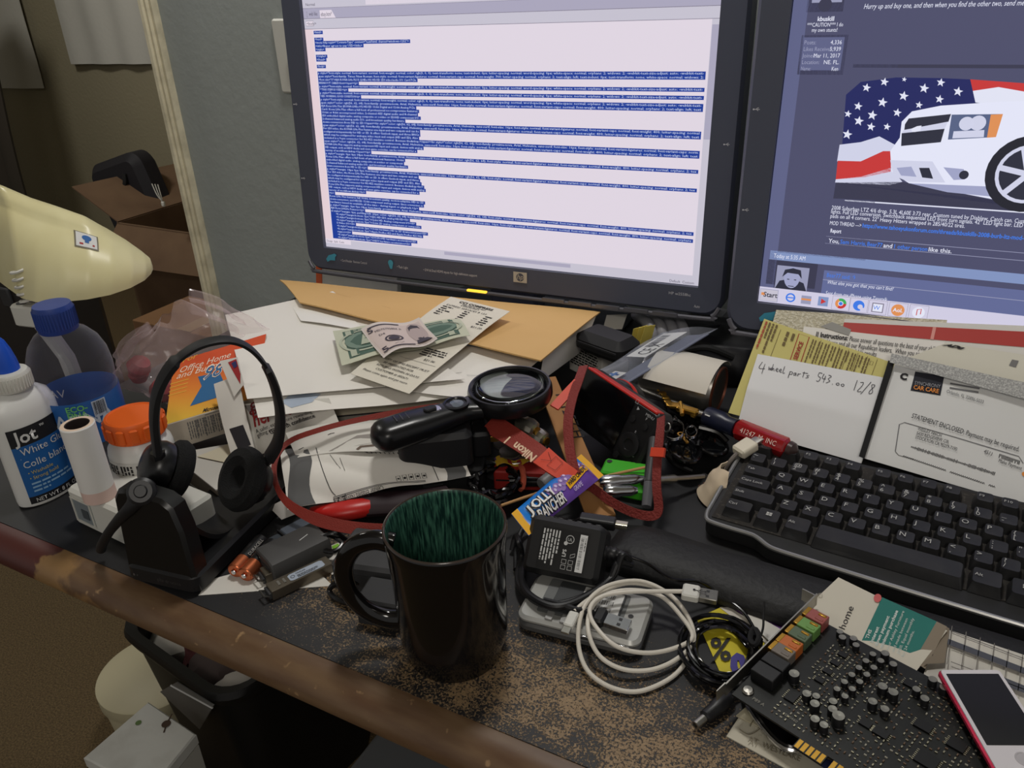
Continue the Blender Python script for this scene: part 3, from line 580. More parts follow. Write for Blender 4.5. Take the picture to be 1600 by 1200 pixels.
qt("What else you got that you can't find?", 1292, 443, 1396, 454, 4, size=.0058, shear=.25, lay=2); qt('Sent from my iPhone using Tapatalk', 1289, 460, 1386, 471, 4, size=.0058, shear=.25, lay=2)
# taskbar
ty = sh - .0165; p.rect(0, ty, sw, sh, 19, 3); p.rect(.001, ty + .002, .020, sh - .001, 5, 4); p.rect(.0015, ty + .0025, .0195, sh - .0015, 20, 5); p.text('Start', .0195, sh - .006, .0075, 15, align='R', lay=6, bold=.02); p.rect(.0025, ty + .006, .006, ty + .009, 17, 6)
xs = [.033, .049, .066, .0835, .101, .119, .138, .157]; cy_ = ty + .0085
p.ring(xs[0], cy_, .0042, .0016, 6, 18, 5); p.line([(xs[0] - .004, cy_), (xs[0] + .004, cy_)], .0012, 6, 5)
p.rect(xs[1] - .005, cy_ - .004, xs[1] + .005, cy_ + .005, 5, 5); p.rect(xs[1] - .005, cy_ - .001, xs[1] + .005, cy_ + .001, 17, 6)
p.rect(xs[2] - .005, cy_ - .005, xs[2] + .005, cy_ + .005, 7, 5); p.poly([(xs[2] - .002, cy_ - .003), (xs[2] + .003, cy_), (xs[2] - .002, cy_ + .003)], 11, 6)
for k in (3, 4, 5, 6, 7): p.line([(xs[k] - .0085, ty + .001), (xs[k] + .0085, ty + .001), (xs[k] + .0085, sh - .001), (xs[k] - .0085, sh - .001)], .0004, 21, 5, True)
for k, m_ in enumerate((11, 17, 22)): p.poly([(xs[3], cy_)] + [(xs[3] + .0055 * math.cos(k * 2.094 + j * .2094), cy_ + .0055 * math.sin(k * 2.094 + j * .2094)) for j in range(11)], m_, 6)
p.disc(xs[3], cy_, .0026, 4, lay=7); p.disc(xs[3], cy_, .0019, 6, lay=8)
p.disc(xs[4], cy_, .0055, 6, lay=6); p.disc(xs[4] + .0015, cy_ + .001, .0025, 19, lay=7); p.poly([(xs[4], cy_ + .001), (xs[4] + .006, cy_ + .002), (xs[4] + .003, cy_ + .006)], 19, 7)
p.rect(xs[5] - .0055, cy_ - .005, xs[5] + .0055, cy_ + .005, 21, 5); p.rect(xs[5] - .0045, cy_ - .004, xs[5] + .0045, cy_ + .004, 4, 6); p.text('W', xs[5] - .001, cy_ + .002, .006, 6, align='C', lay=7)
p.disc(xs[6], cy_, .0062, 17, lay=6); p.text('Aol.', xs[6], cy_ + .0018, .0055, 4, align='C', lay=7, bold=.02)
p.disc(xs[7], cy_, .0058, 4, lay=6); p.line([(xs[7] - .0015, cy_ + .003), (xs[7] - .0015, cy_ - .003), (xs[7] + .002, cy_ - .004), (xs[7] + .002, cy_ + .0015)], .0008, 11, 7)
p.make('screen', [E_page, E_page2, E_dk, E_page3, E_wt, E_mut, E_link, E_band, E_quote, E_mut, em('flag_blue', (28, 34, 92)), em('flag_red', (196, 52, 52)), em('flag_white', (206, 208, 230)), em('car_white', (226, 228, 246)), em('car_shade', (158, 162, 196)), em('car_dark', (40, 42, 58)), em('lamp_glass', (84, 96, 130)), em('amber', (220, 142, 84)), em('tyre', (30, 31, 42)), E_task, em('start_grey', (196, 192, 206)), E_line, em('icon_green', (60, 170, 90))], tR)
# monitor feet stand on the desk
M_stand = mat('stand_dark', (44, 46, 54), .5)
for t, P0, rz in ((tL, LP, .0427), (tR, RPOS, .0314)):
    R = (t.matrix_basis).inverted(); c = V((P0.x + .275 * math.cos(rz), P0.y + .275 * math.sin(rz) + .095, DESK))
    g = G(); M_ = R @ Matrix.Translation(c) @ Matrix.Rotation(rz, 4, 'Z')
    g.prism(rrect(.30, .17, .05, 8), 0, .014, 0, ch=.006, M=M_); g.make('stand_foot', M_stand, t)
# ================================================================== left end of the desk
P90 = math.pi / 2
def up(p, h=0): return V((p.x, p.y, DESK + h))
# ---- white glue bottle
p0 = up(W(80, 767)); t = thing('glue_bottle', 'white glue bottle with pointed blue nozzle and blue label', 'glue bottle', p0, (0, 0, math.radians(2)))
sy_, sx_ = 1.0, .60; R_ = .034
g = G(); g.lathe([(.030, 0), (.0335, .002), (R_, .006), (R_ - .0005, .085), (.0330, .100), (.029, .110), (.021, .1165), (.0135, .1195), (.0130, .124)], 0, 40, None, sx_, sy_); g.make('body', mat('bottle_white', (214, 214, 210), .35), t)
g = G(); pr = [(.0165, .1205), (.0172, .1215), (.0172, .1365), (.0160, .1385), (.010, .1395)]; g.lathe(pr, 0, 36)
for k in range(36):
    a = k * math.pi / 18; g.box((.0173 * math.cos(a), .0173 * math.sin(a), .129), (.0009, .0012, .013), 0, None)
g.make('collar', M_white, t)
g = G(); g.lathe([(.0105, .139), (.0105, .142), (.0098, .150), (.0080, .160), (.0052, .169), (.0028, .1725), (.0, .1735)], 0, 24); g.make('nozzle', mat('nozzle_blue', (20, 78, 190), .4), t)
mp = lambda a, b, z: V(((R_ * sx_ + z) * math.cos(a / R_), (R_ + z) * math.sin(a / R_), .088 - b))
k = Ink(mp, .0003); k.rect(-.034, 0, .034, .019, 0, 0, 20, 1); k.rect(-.034, .019, .034, .075, 1, 0, 20, 1); k.rect(-.034, .075, .034, .083, 0, 0, 20, 1)
k.text('Jot', -.027, .0155, .0185, 2, bold=.02); k.text('™', -.002, .0075, .006, 2); k.text('White Glue', -.026, .0285, .0105, 2); k.line([(-.028, .032), (.03, .032)], .0006, 2, 1); k.text('Colle blanche', -.028, .0425, .0105, 2)
k.text('• Washable', -.026, .0505, .0055, 3); k.text('• Strong hold', -.026, .0565, .0055, 3); k.fine(-.026, .060, .02, 3, .0042, 4); k.text('NET WT. 8 FL OZ', -.027, .0815, .0062, 2)
k.make('label', [mat('label_black', (26, 26, 30), .5), M_blue, M_label, mat('label_yellow', (196, 176, 90), .5), mat('label_pale_blue', (140, 178, 210), .5)], t)
# ---- water bottle
p0 = V((-.752, .4395, DESK)); t = thing('water_bottle', 'clear plastic water bottle with blue cap, behind the glue bottle', 'bottle', p0, (0, 0, math.radians(-30)))
M_pet = glass('clear_bottle_plastic', (176, 176, 186), .05, .05)
g = G(); prof = [(.020, .002), (.030, .0005), (.036, .004), (.0385, .012), (.037, .020), (.0385, .028), (.0372, .036), (.0385, .044), (.0385, .096), (.0372, .100), (.0388, .104), (.0392, .118), (.0375, .134), (.0325, .147), (.0245, .157), (.0165, .162), (.0150, .165)]
g.lathe(prof, 0, 48); g.make('bottle_body', M_pet, t)
g = G(); g.lathe([(.0175, .160), (.0185, .1615), (.0185, .184), (.0172, .1875), (0, .188)], 0, 40)
for j in range(40):
    a = j * math.pi / 20; g.box((.0187 * math.cos(a), .0187 * math.sin(a), .174), (.0012, .0012, .018), 0)
g.make('cap', mat('cap_blue', (34, 60, 132), .45), t)
g = G(); g.grid(lambda a, b: V((.0389 * math.cos(a * 6.2832), .0389 * math.sin(a * 6.2832), .046 + .049 * b)), 48, 2, 0); lb = g.make('label', mat('water_label', (44, 98, 168), .3), t)
k = Ink(cyl_map(.0389, .095, -1.0), .0004); k.text('AQUAFINA', -.036, .026, .020, 0, bold=.02); k.text('ECO-', .022, .0085, .0085, 1, bold=.03); k.text('FINA', .022, .0155, .0085, 1, bold=.03); k.fine(.022, .018, .039, 5, .0032, 1, fill=.7); k.rect(.046, .002, .060, .020, 0, 0, 4); k.code(.047, .003, .059, .017, 2, 16); k.fine(.022, .036, .045, 2, .003, 0)
k.disc(.042, .034, .002, 3); k.make('label_print', [mat('label_soft_white', (186, 198, 214), .5), mat('label_green', (110, 190, 110), .5), M_ink, mat('drop_blue', (90, 170, 220), .5)], lb)
k = Ink(cyl_map(.0392, .134, -1.0), .0002); k.text('AV', .012, .030, .012, 0); k.make('embossing', [glass('embossed', (220, 220, 226), .1, .4)], t)
# ---- white power box with a square socket
a = W(120, 818, 0); b = W(190, 852, 0); yw = yaw(a, b); hh = .042
t = thing('power_box', 'white plastic box with a square opening, under the white tube', 'power box', up(a), (0, 0, yw))
LN = .135
g = G(); ln, dp = LN, .062
g.prism(rrect(ln, dp, .006, 4, ln / 2, dp / 2), .001, hh, 0, ch=.003); g.make('case', M_white, t)
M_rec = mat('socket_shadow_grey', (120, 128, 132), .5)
g = G(); x0, x1, z0, z1 = .006, .036, .008, .034
for c, d in (((x0 + .001, -.0006, (z0 + z1) / 2), (.0014, .0016, z1 - z0)), ((x1 - .001, -.0006, (z0 + z1) / 2), (.0014, .0016, z1 - z0)), (((x0 + x1) / 2, -.0006, z0), (x1 - x0, .0016, .0014)), (((x0 + x1) / 2, -.0006, z1), (x1 - x0, .0016, .0014))): g.box(c, d)
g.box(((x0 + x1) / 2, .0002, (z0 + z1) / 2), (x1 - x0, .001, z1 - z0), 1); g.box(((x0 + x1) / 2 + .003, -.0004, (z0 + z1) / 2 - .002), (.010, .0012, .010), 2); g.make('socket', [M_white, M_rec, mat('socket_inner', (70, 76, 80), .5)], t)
# ---- white paper roll standing on it
p0 = up(W(157, 776, hh), hh + .0003); t = thing('paper_roll', 'slim white roll with dark hollow core and pinkish foot, standing on the white box', 'roll', p0)
g = G(); Rr = .0145; g.lathe([(.0092, .0), (Rr, .0, 1), (Rr, .012, 1), (Rr, .0125), (Rr, .0765), (Rr - .0008, .0775), (.0105, .0775, 2), (.0098, .0770, 3), (.0098, .03, 3), (.0002, .028, 3)], 0, 40); g.make('roll_body', [mat('roll_white', (222, 220, 216), .6), mat('roll_pink', (214, 186, 176), .6), mat('roll_rim', (214, 190, 168), .7), mat('roll_core', (40, 30, 28), .7)], t)
# ---- pill bottle
p0 = V((-.655, .4265, DESK)); t = thing('pill_bottle', 'white pill bottle with ribbed orange cap', 'pill bottle', p0, (0, 0, math.radians(-40)))
g = G(); Rp = .0305; g.lathe([(Rp - .002, 0), (Rp, .002), (Rp, .056), (Rp - .001, .062), (Rp - .006, .069), (.0225, .0715), (.0225, .073)], 0, 44); g.make('body', mat('bottle_white', (214, 214, 210), .35), t)
g = G(); g.lathe([(.026, .0715), (.0272, .0725), (.0272, .0895), (.0255, .0925), (.0232, .0930), (.0225, .0922), (.0, .0922)], 0, 44)
for j in range(14):
    a = j * math.pi / 7; M_ = Matrix.Rotation(a, 4, 'Z'); g.prism(rrect(.003, .008, .0014, 3, .0274, 0), .0735, .089, 0, ch=.0015, M=M_)
g.make('cap', M_orange, t)
k = Ink(cyl_map(Rp, .055, 0), .0003); k.rect(-.060, 0, .060, .050, 0, 0, 40); k.line([(-.060, .001), (.060, .001)], .0006, 1, 1)
for j in range(7): k.fine(.003, -.052 + j * .0155, .048, 4, .0033, 1, .6, True, .95, j)
k.rect(-.002, .003, .001, .048, 1, 1); k.rect(.040, .003, .0415, .048, 2, 1)
k.make('label', [mat('label_offwhite', (196, 196, 192), .6), M_ink, M_redink], t)
# ---- headset base
A = W(200, 908); B = W(312, 934); yw = yaw(A, B) ; bw = (B - A).length
t = thing('charging_stand', 'black headset charging base with an upright front panel', 'charging base', up(A), (0, 0, yw))
bd = .155
g = G(); g.prism(rrect(bw, bd, .010, 5, bw / 2, bd / 2), .001, .020, 0, ch=.003); g.make('foot', M_black, t)
g = G(); pl = [(.001, .002), (bw - .001, .002), (bw - .006, .060), (bw - .012, .082), (bw - .022, .089), (.022, .093), (.010, .091), (.004, .082)]
g.prism(smooth([(a_, b_, 0) for a_, b_ in pl], 3, False) and pl, 0, .020, 0, ch=.003, M=Matrix.Translation((0, .021, 0)) @ Matrix.Rotation(math.radians(90 - 4), 4, 'X')); g.make('front_panel', mat('base_black', (19, 18, 18), .28), t)
g = G(); g.grid(lambda a, b: V((.012 + (bw - .024) * a, .022 + .05 * b, .020 + .055 * (1 - b) ** 2.2 * (1 - .25 * abs(2 * a - 1)))), 10, 10, 0, .004); g.make('cradle', M_black, t)
k = Ink(face_map((.0, -.0003, .012), (1, 0, 0), (0, 0, 1)), .0003)
k = Ink(lambda a, b, z: V((a, .0008 + (-.004) * 0 - z + .07 * (.012 - b) * .0, .012 - b)), .0004)
k.text('plantronics', .034, .0035, .0055, 0); k.disc(.010, .0022, .0013, 0); k.disc(.013, .0022, .0008, 0)
k.make('lettering', [mat('lettering_grey', (96, 92, 90), .6)], t)
# ---- headset: band in a plane through both ear pieces
Lc = W(252, 716, .098); Rc = W(392, 748, .050); Tc = OP(352, 530, (Lc + Rc) / 2, V((.30, -.95, .10)))
pn = (Rc - Lc).cross(Tc - Lc).normalized(); H_ = lambda u, v: OP(u, v, Lc, pn)
t = thing('headset', 'black headset with microphone boom, standing docked in its charging base', 'headset', Lc); o = Lc
loop = smooth([H_(*a) for a in ((246, 706), (241, 660), (244, 622), (256, 590), (278, 561), (312, 539), (352, 531), (384, 540), (408, 562), (424, 590), (434, 622), (438, 655), (434, 690), (420, 716))], 6)
n = len(loop); g = G(); ww = []
for i in range(n):
    f_ = i / n; ww.append(.0088 if f_ < .30 or f_ > .64 else .0062)
g.tube(loop, ww, 0, 10, flat=.0024, up=None); 
g.v = []; g.f = []; g.m = []
vs = []; fs = []
for i, q_ in enumerate(loop):
    tt = (loop[min(i + 1, n - 1)] - loop[max(i - 1, 0)]).normalized(); rad = pn.cross(tt).normalized(); w_ = ww[i] * 1.0; th = .0036 if ww[i] > .007 else .0020
    for (a_, b_) in ((-1, -.6), (-.6, -1), (.6, -1), (1, -.6), (1, .6), (.6, 1), (-.6, 1), (-1, .6)): vs.append(q_ + pn * (w_ * a_) + rad * (th * b_))
for i in range(n - 1):
    for k_ in range(8): l = (k_ + 1) % 8; fs.append((i * 8 + k_, i * 8 + l, (i + 1) * 8 + l, (i + 1) * 8 + k_))
fs += [tuple(range(7, -1, -1)), tuple((n - 1) * 8 + k_ for k_ in range(8))]
g.add(vs, fs); g.make('headband', mat('headset_black', (20, 20, 22), .55), t, off=o)
inw = (Rc - Lc).normalized()
def axis_M(c, ax, spin=0):
    q_ = ax.to_track_quat('Z', 'Y'); return Matrix.Translation(c) @ q_.to_matrix().to_4x4() @ Matrix.Rotation(spin, 4, 'Z')
M_foam = mat('foam_black', (14, 14, 15), .95, bump=(1100, .6))
ML = axis_M(W(248, 728, .086), (inw + V((0.25, -.2, 0)) * 0).normalized())
g = G(); g.lathe([(0, -.015), (.008, -.0145), (.016, -.012), (.021, -.007), (.023, 0), (.022, .006), (.016, .009), (0, .009)], 0, 40, ML); e1 = g.make('ear_shell', mat('ear_shell_black', (20, 20, 22), .3), t, off=o)
g = G(); g.lathe([(.013, .009), (.022, .008), (.0265, .012), (.0275, .017), (.025, .022), (.018, .0235), (.012, .019), (0, .016)], 0, 40, ML); g.make('ear_cushion', M_foam, t, off=o)
MR = axis_M(W(398, 752, .048), -(inw * .9 + V((-.05, .35, -.25))).normalized())
g = G(); g.lathe([(0, -.010), (.010, -.0095), (.018, -.007), (.021, -.002), (.021, .005), (0, .006)], 0, 40, MR); g.make('ear_shell', mat('ear_shell_black', (20, 20, 22), .3), t, off=o)
g = G(); g.lathe([(.013, .005), (.023, .004), (.029, .009), (.0305, .014), (.028, .020), (.020, .023), (.0115, .019), (.009, .012), (0, .010)], 0, 40, MR); g.make('ear_cushion', M_foam, t, off=o)
g = G(); g.tube(smooth([loop[-1], H_(408, 728), W(402, 744, .052)], 5), .0055, 0, 8); g.make('yoke', M_black, t, off=o); g = G(); g.tube(smooth([loop[0], H_(248, 716), W(247, 722, .090)], 5), .0065, 0, 8); g.make('yoke', M_black, t, off=o)
bm = [W(221, 772, .088), W(205, 792, .080), W(186, 812, .062), W(170, 832, .043), W(160, 850, .024), W(158, 858, .014)]
g = G(); g.tube(smooth(bm, 5), [.0098, .0095, .0088, .0078, .0063, .0058, .0056, .0052, .005, .005, .0048, .0046, .0045, .0043, .0042, .0042, .0042, .0042, .0042, .0042, .0042, .0043, .0044, .0045, .0045, .0045][:len(smooth(bm, 5))], 0, 12); bo = g.make('microphone_boom', mat('headset_black', (20, 20, 22), .55), t, off=o)
g = G(); g.lathe([(0, -.004), (.009, -.004), (.0115, -.002), (.0115, .003), (.009, .005), (.0055, .005), (.0045, .0062), (0, .0062)], 0, 28, axis_M(W(222, 768, .094), V((.55, -.6, .55)))); g.make('boom_pivot', mat('pivot_black', (26, 26, 28), .4), t, off=o)
# ---- software box leaning back, with mail under it
TLc, TRc, BRc, BLc = (268, 572), (396, 530), (392, 668), (250, 722)
c = [W(272, 566, .088), W(416, 522, .092), None, W(258, 665, .058)]; nb = (c[3] - c[0]).cross(c[1] - c[0]).normalized(); c[2] = OP(400, 622, c[0], nb)
sb = Sheet(c[0], c[1], c[2], c[3]); bx = V((0, 0, -.030))
t = thing('software_box', 'orange and yellow software box with a blue arrow shape, leaning back', 'box', sb.o)
g = G(); f = c + [x + bx for x in c]; g.add([x for x in f], [(3, 2, 1, 0)[::-1] if False else (0, 3, 2, 1), (4, 5, 6, 7), (0, 1, 5, 4), (1, 2, 6, 5), (2, 3, 7, 6), (3, 0, 4, 7)], 0); bo_ = g.make('carton', mat('carton_white', (206, 196, 180), .6), t, off=sb.o, ang=20)
def grad_card():
    m = bpy.data.materials.new('orange_to_yellow_print'); m.use_nodes = True; nt = m.node_tree; b = nt.nodes['Principled BSDF']; b.inputs['Roughness'].default_value = .35
    at = nt.nodes.new('ShaderNodeUVMap'); sp = nt.nodes.new('ShaderNodeSeparateXYZ'); cr = nt.nodes.new('ShaderNodeValToRGB')
    cr.color_ramp.elements[0].color = lin((206, 78, 38)); cr.color_ramp.elements[1].color = lin((226, 190, 60)); e = cr.color_ramp.elements.new(.45); e.color = lin((226, 130, 44))
    nt.links.new(at.outputs[0], sp.inputs[0]); nt.links.new(sp.outputs[1], cr.inputs[0]); nt.links.new(cr.outputs[0], b.inputs['Base Color']); return m
k = sb.ink(.0003); k.rect(0, 0, sb.w, sb.h * .99, 0, 0, 2, 12); w_, h_ = sb.w, sb.h
B_ = lambda u, v: spot(sb, u, v, c[0], nb)
def bt(tx, u0, v0, u1, v1, size, m, **kw): a_, b_ = B_(u0, v0), B_(u1, v1); k.text(tx, a_[0], a_[1], size, m, ang=math.atan2(b_[1] - a_[1], b_[0] - a_[0]), width=math.hypot(b_[0] - a_[0], b_[1] - a_[1]), **kw)
bt('For', 284, 568, 309, 559, .012, 2, shear=.3); bt('Office Home', 279, 584, 362, 557, .013, 3, shear=.3); bt('and Business', 275, 593, 362, 567, .013, 3, shear=.3)
for j in range(4): k.line([B_(266 - j, 601 + 6 * j), B_(296 - j, 592 + 6 * j)], .0012, 2, 1)
k.poly([B_(300, 633), B_(318, 602), B_(311, 588), B_(346, 580), B_(366, 610)], 1, 1); bt('98', 316, 594, 352, 583, .030, 3, shear=.3, lay=2, bold=.03); bt('98', 317, 593.5, 351, 583, .027, 1, shear=.3, lay=3)
bt('Microsoft', 322, 641, 352, 632, .0075, 4, shear=.3, bold=.03)
fr = k.make('front_print', [grad_card(), mat('arrow_blue', (40, 100, 150), .4), mat('print_yellow', (226, 170, 60), .5), mat('print_pale', (236, 216, 196), .5), M_ink], bo_, off=sb.o)
me = fr.data; uv = me.uv_layers.new(name='uv'); inv = {}
for pl_ in me.polygons:
    for li in pl_.loop_indices:
        v_ = me.vertices[me.loops[li].vertex_index].co + sb.o; uv.data[li].uv = (0, ((v_ - c[0]).dot((c[3] - c[0]).normalized())) / sb.h)
bs = Sheet(c[3], c[2], c[2] + bx, c[3] + bx); k = Ink(bs.map, .0004)
for j in range(5): k.fine(bs.h * .12, bs.w * (.22 + j * .085), bs.h * .85, 5, .0024, 0, .5, True, .9, j)
k.line([(bs.w * .42, .0016), (bs.w * .62, .0016)], .0008, 0)
k.make('side_print', [M_gink], bo_, off=sb.o)
# ---- clear bag of red things behind it
pts_ = [W(190, 600, .02), W(345, 560, .02)]
bc = W(228, 630, .045) + V((-.036, .078, 0)); bc.z = DESK
t = thing('plastic_bag', 'crumpled clear plastic bag holding red things, behind the orange box', 'bag', bc)
def bagfn(a, b):
    th = a * 2 * math.pi; r = 1.0 * math.sin(math.pi * min(b * .92 + .04, 1)) ** .6
    nz = noise.noise(V((math.cos(th) * 1.6, math.sin(th) * 1.6, b * 2.5 + 4))) * .32 + noise.noise(V((math.cos(th) * 5, math.sin(th) * 5, b * 8))) * .13
    return V(((.098 * r) * math.cos(th) * (1 + nz) * (1 + .25 * math.cos(th)), .050 * r * math.sin(th) * (1 + nz), 0.004 + .112 * b * (1 + .22 * noise.noise(V((math.cos(th) * 2.2 + 9, math.sin(th) * 2.2, 3))) + .16 * math.cos(th))))
g = G(); g.grid(bagfn, 64, 30, 0); g.make('film', glass('bag_film', (236, 214, 214), .08, .16), t, rot=(0, 0, math.radians(32)), ang=25)
for q_ in range(9):
    g = G(); a_ = random.uniform(-.055, .06); b_ = random.uniform(-.02, .022); r_ = random.uniform(.012, .019)
    g.lathe([(0, -r_), (r_ * .7, -r_ * .7), (r_, 0), (r_ * .75, r_ * .65), (0, r_ * .9)], 0, 14, TR((a_, b_, .022 + random.uniform(0, .045)), (random.random(), random.random(), 0))); g.make('red_wrapper', mat('wrapper_red', (150, 40, 44), .45), t, rot=(0, 0, math.radians(32)), ang=20)
# ---- desk lamp: pale shade reaching in from the left on a sprung arm
t = thing('desk_lamp', 'cream desk lamp, its big shade hanging over the bottles', 'desk lamp', V((-.885, .52, DESK)))
o = V((-.885, .52, DESK))
tip = W(236, 418, .205); 
# hood: a near rim, a crest and a far rim at each station from the nose back to the left
stn = [(239, 421, 238, 414, .004), (236, 428, 234, 403, .030), (226, 438, 222, 393, .062), (204, 450, 198, 376, .095), (172, 461, 168, 358, .120), (136, 468, 132, 342, .135), (96, 472, 92, 328, .145), (56, 472, 52, 315, .150), (34, 466, 10, 297, .150), (8, 447, -30, 282, .150), (-40, 410, -80, 262, .150), (-110, 350, -150, 236, .140)]
vdir = V((-.86, .51, 0)).normalized(); secs = []
for (u, v, u2, v2, dd) in stn:
    N_ = W(u, v, .172); F_ = N_ + vdir * dd; C_ = OP(u2, v2, N_ + vdir * dd * .62, vdir); secs.append((N_, C_, F_))
def shade(a, b):
    x = a * (len(secs) - 1); i = min(int(x), len(secs) - 2); f_ = x - i; f_ = f_
    N_, C_, F_ = [secs[i][j] * (1 - f_) + secs[i + 1][j] * f_ for j in range(3)]
    w_ = b * math.pi; cc = math.cos(w_); ss = math.sin(w_) ** .85 if 0 < b < 1 else 0
    mid = N_ * .38 + F_ * .62; base = N_ + (F_ - N_) * (.62 * (1 - cc)) if cc >= 0 else mid + (F_ - mid) * (-cc)
    P_ = base + (C_ - mid) * ss
    # raised rib along the crest, fading out towards the nose
    rib = max(0, min(1, (a - .36) / .08)) * max(0, 1 - abs(b - .44) / .10) ** .6 * .010
    return P_ + V((.3, -.4, .85)).normalized() * rib
g = G(); g.grid(lambda a, b: shade(a, 1 - b), 66, 44, 0, .0022); g.make('lamp_shade', mat('shade_cream', (220, 213, 168), .34, var=(14, (210, 200, 150), .35, .7)), t, off=o, ang=60)
def shp(a, b):
    P_ = shade(a, b); n_ = (shade(a + .01, b) - shade(a - .01, b)).cross(shade(a, b + .01) - shade(a, b - .01)).normalized(); return P_, (n_ if n_.dot(CAM - P_) > 0 else -n_)
k = Ink(lambda x, y, z: (lambda q_: q_[0] + q_[1] * (z + .0003))(shp(.462 - x, .285 - y)), .0003)
k.rect(-.044, -.050, .044, .050, 0, 0, 4, 4); k.rect(-.038, -.043, .038, .043, 1, 1, 4, 4); k.disc(.0, -.012, .017, 2, lay=2); k.rect(-.007, .005, .007, .018, 2, 2); k.rect(-.026, .022, .028, .032, 3, 2)
k.make('sticker', [mat('sticker_grey', (110, 104, 84), .5), M_label, M_blue, M_redink], t, off=o)
jb = W(48, 492, .150); g = G(); g.prism(rrect(.040, .016, .006, 4), -.012, .012, 0, ch=.002, M=TR(jb, (0, 0, math.radians(10)))); g.lathe([(.0055, .0121), (.0055, .0125)], 1, 20, TR(jb + V((-.010, 0, 0)))); g.make('arm_joint', [M_white, M_dgray], t, off=o)
g = G(); sp = []
for i in range(60):
    a_ = i * .55; sp.append(jb + V((.004 + .0075 * math.cos(a_), .0075 * math.sin(a_), .012 + .0007 * i)))
g.tube(sp, .0016, 0, 6); g.make('spring', M_white, t, off=o)
jl = V((-.885, .52, DESK + .012)); g = G(); g.tube([jl, (jl + jb) / 2 + V((0, .01, .0)), jb + V((.008, .004, -.010))], .009, 0, 10); g.make('arm', M_white, t, off=o)
g = G(); g.prism(rrect(.04, .05, .006, 4), .0005, .016, 0, ch=.004, M=TR(o)); g.make('lamp_base', M_white, t, off=o)
# ================================================================== paper heap in the middle
def sheet4(name, px, m, label, cat, hs, bend=None, group=None, nu=14, nv=14, th=.0004, w=None, h=None):
    c = [W(u, v, hh_) for (u, v), hh_ in zip(px, hs if isinstance(hs, (list, tuple)) else [hs] * 4)]
    s = Sheet(c[0], c[1], c[2], c[3], w, h, bend); o = s.make(name, m, nu=nu, nv=nv, th=th); tag(o, label, cat, group); return s, o
def slab(name, px, h0, h1, m, label, cat, group=None, bevel=.001, mats=None, **kw):
    c = [W(u, v, h1) for u, v in px]; o_ = sum(c, V()) / len(c); o_.z = DESK + h0
    g = G(); g.prism([(q_.x, q_.y) for q_ in c], DESK + h0, DESK + h1, 0, **kw); o = g.make(name, mats or m, off=o_, loc=o_, bevel=bevel); tag(o, label, cat, group); return o
# what carries the heap: three thick catalogues
for i_, (h0, h1, col, nm, dx) in enumerate(((.001, .027, (46, 40, 44), 'bottom', 0), (.0275, .054, (168, 164, 156), 'middle', .012), (.0545, .080, (36, 32, 38), 'top', -.006))):
    c = [W(u, v, .08) for u, v in ((430, 516), (690, 500), (738, 600), (462, 626))]; oc = sum(c, V()) / 4; oc.z = DESK + h0
    t = thing('catalogue', ('thick dark catalogue at the bottom of the paper heap', 'thick pale catalogue in the middle of the paper heap', 'dark covered catalogue right under the loose white sheets')[i_], 'catalogue', oc, group='catalogues under the paper heap')
    poly = [(q_.x - oc.x + dx, q_.y - oc.y) for q_ in c]
    g = G(); g.prism([(a * .985, b * .985) for a, b in poly], .0008, h1 - h0 - .0008, 0); g.make('pages', M_cream, t)
    g = G(); g.prism(poly, h1 - h0 - .0009, h1 - h0, 0); g.prism(poly, 0, .0009, 0); g.make('cover', mat('catalogue_cover%d' % i_, col, .5), t)
s, o = sheet4('loose_sheet', [(365, 500), (712, 512), (735, 612), (402, 647)], M_paper, 'white sheet with a printed map scrap, lowest of the loose sheets on the heap', 'paper', [.0822, .0822, .0826, .0812], lambda a, b: -.010 * max(0, b - .86) ** 1.5 * 8 + .0012 * math.sin(a * 7))
k = s.ink(); w_, h_ = s.w, s.h
k.line([(w_ * .10, h_ * .86), (w_ * .115, h_ * .95)], .0006); k.line([(w_ * .08, h_ * .83), (w_ * .55, h_ * .80), (w_ * .98, h_ * .74)], .0006)
k.line([(w_ * (.26 + .012 * i), h_ * (.80 + .03 * random.random())) for i in range(16)], .0009); k.line([(w_ * .25, h_ * .79), (w_ * .27, h_ * .86), (w_ * .43, h_ * .80)], .0006)
k.make('print', [M_ink], o, s.o); k = s.ink(); k.poly([(w_ * .12, h_ * .92), (w_ * .16, h_ * .875), (w_ * .25, h_ * .86), (w_ * .31, h_ * .88), (w_ * .26, h_ * .94), (w_ * .16, h_ * .965)], 0); k.make('pale_blue_mark', [mat('print_pale_blue', (168, 180, 196), .8)], o, s.o)
s, o = sheet4('loose_sheet', [(640, 530), (848, 556), (768, 628), (612, 606)], M_paper, 'white sheet showing right of the receipt under the big brown envelope', 'paper', [.0842, .082, .081, .0842], lambda a, b: .0010 * math.sin(a * 5 + b * 3))
k = s.ink(); k.line([(s.w * .25, s.h * .66), (s.w * .95, s.h * .50)], .0005, 0); k.make('print', [M_gink], o, s.o)
s, o = sheet4('loose_sheet', [(352, 492), (520, 455), (726, 592), (386, 623)], M_paper, 'large blank white sheet on top of the heap, left of the banknotes', 'paper', [.0850, .0845, .0868, .0862], lambda a, b: .0020 * math.sin(math.pi * b) * (1 - a) + .0008 * noise.noise(V((a * 3, b * 3, 1))), nu=20, nv=20)
s, o = sheet4('loose_sheet', [(452, 472), (515, 462), (570, 515), (470, 501)], mat('white_paper3', (230, 227, 220), .85), 'white sheet slipped between the brown envelope and the big blank sheet', 'paper', [.0835, .0795, .0893, .0886], lambda a, b: .0008 * math.sin(5 * a))
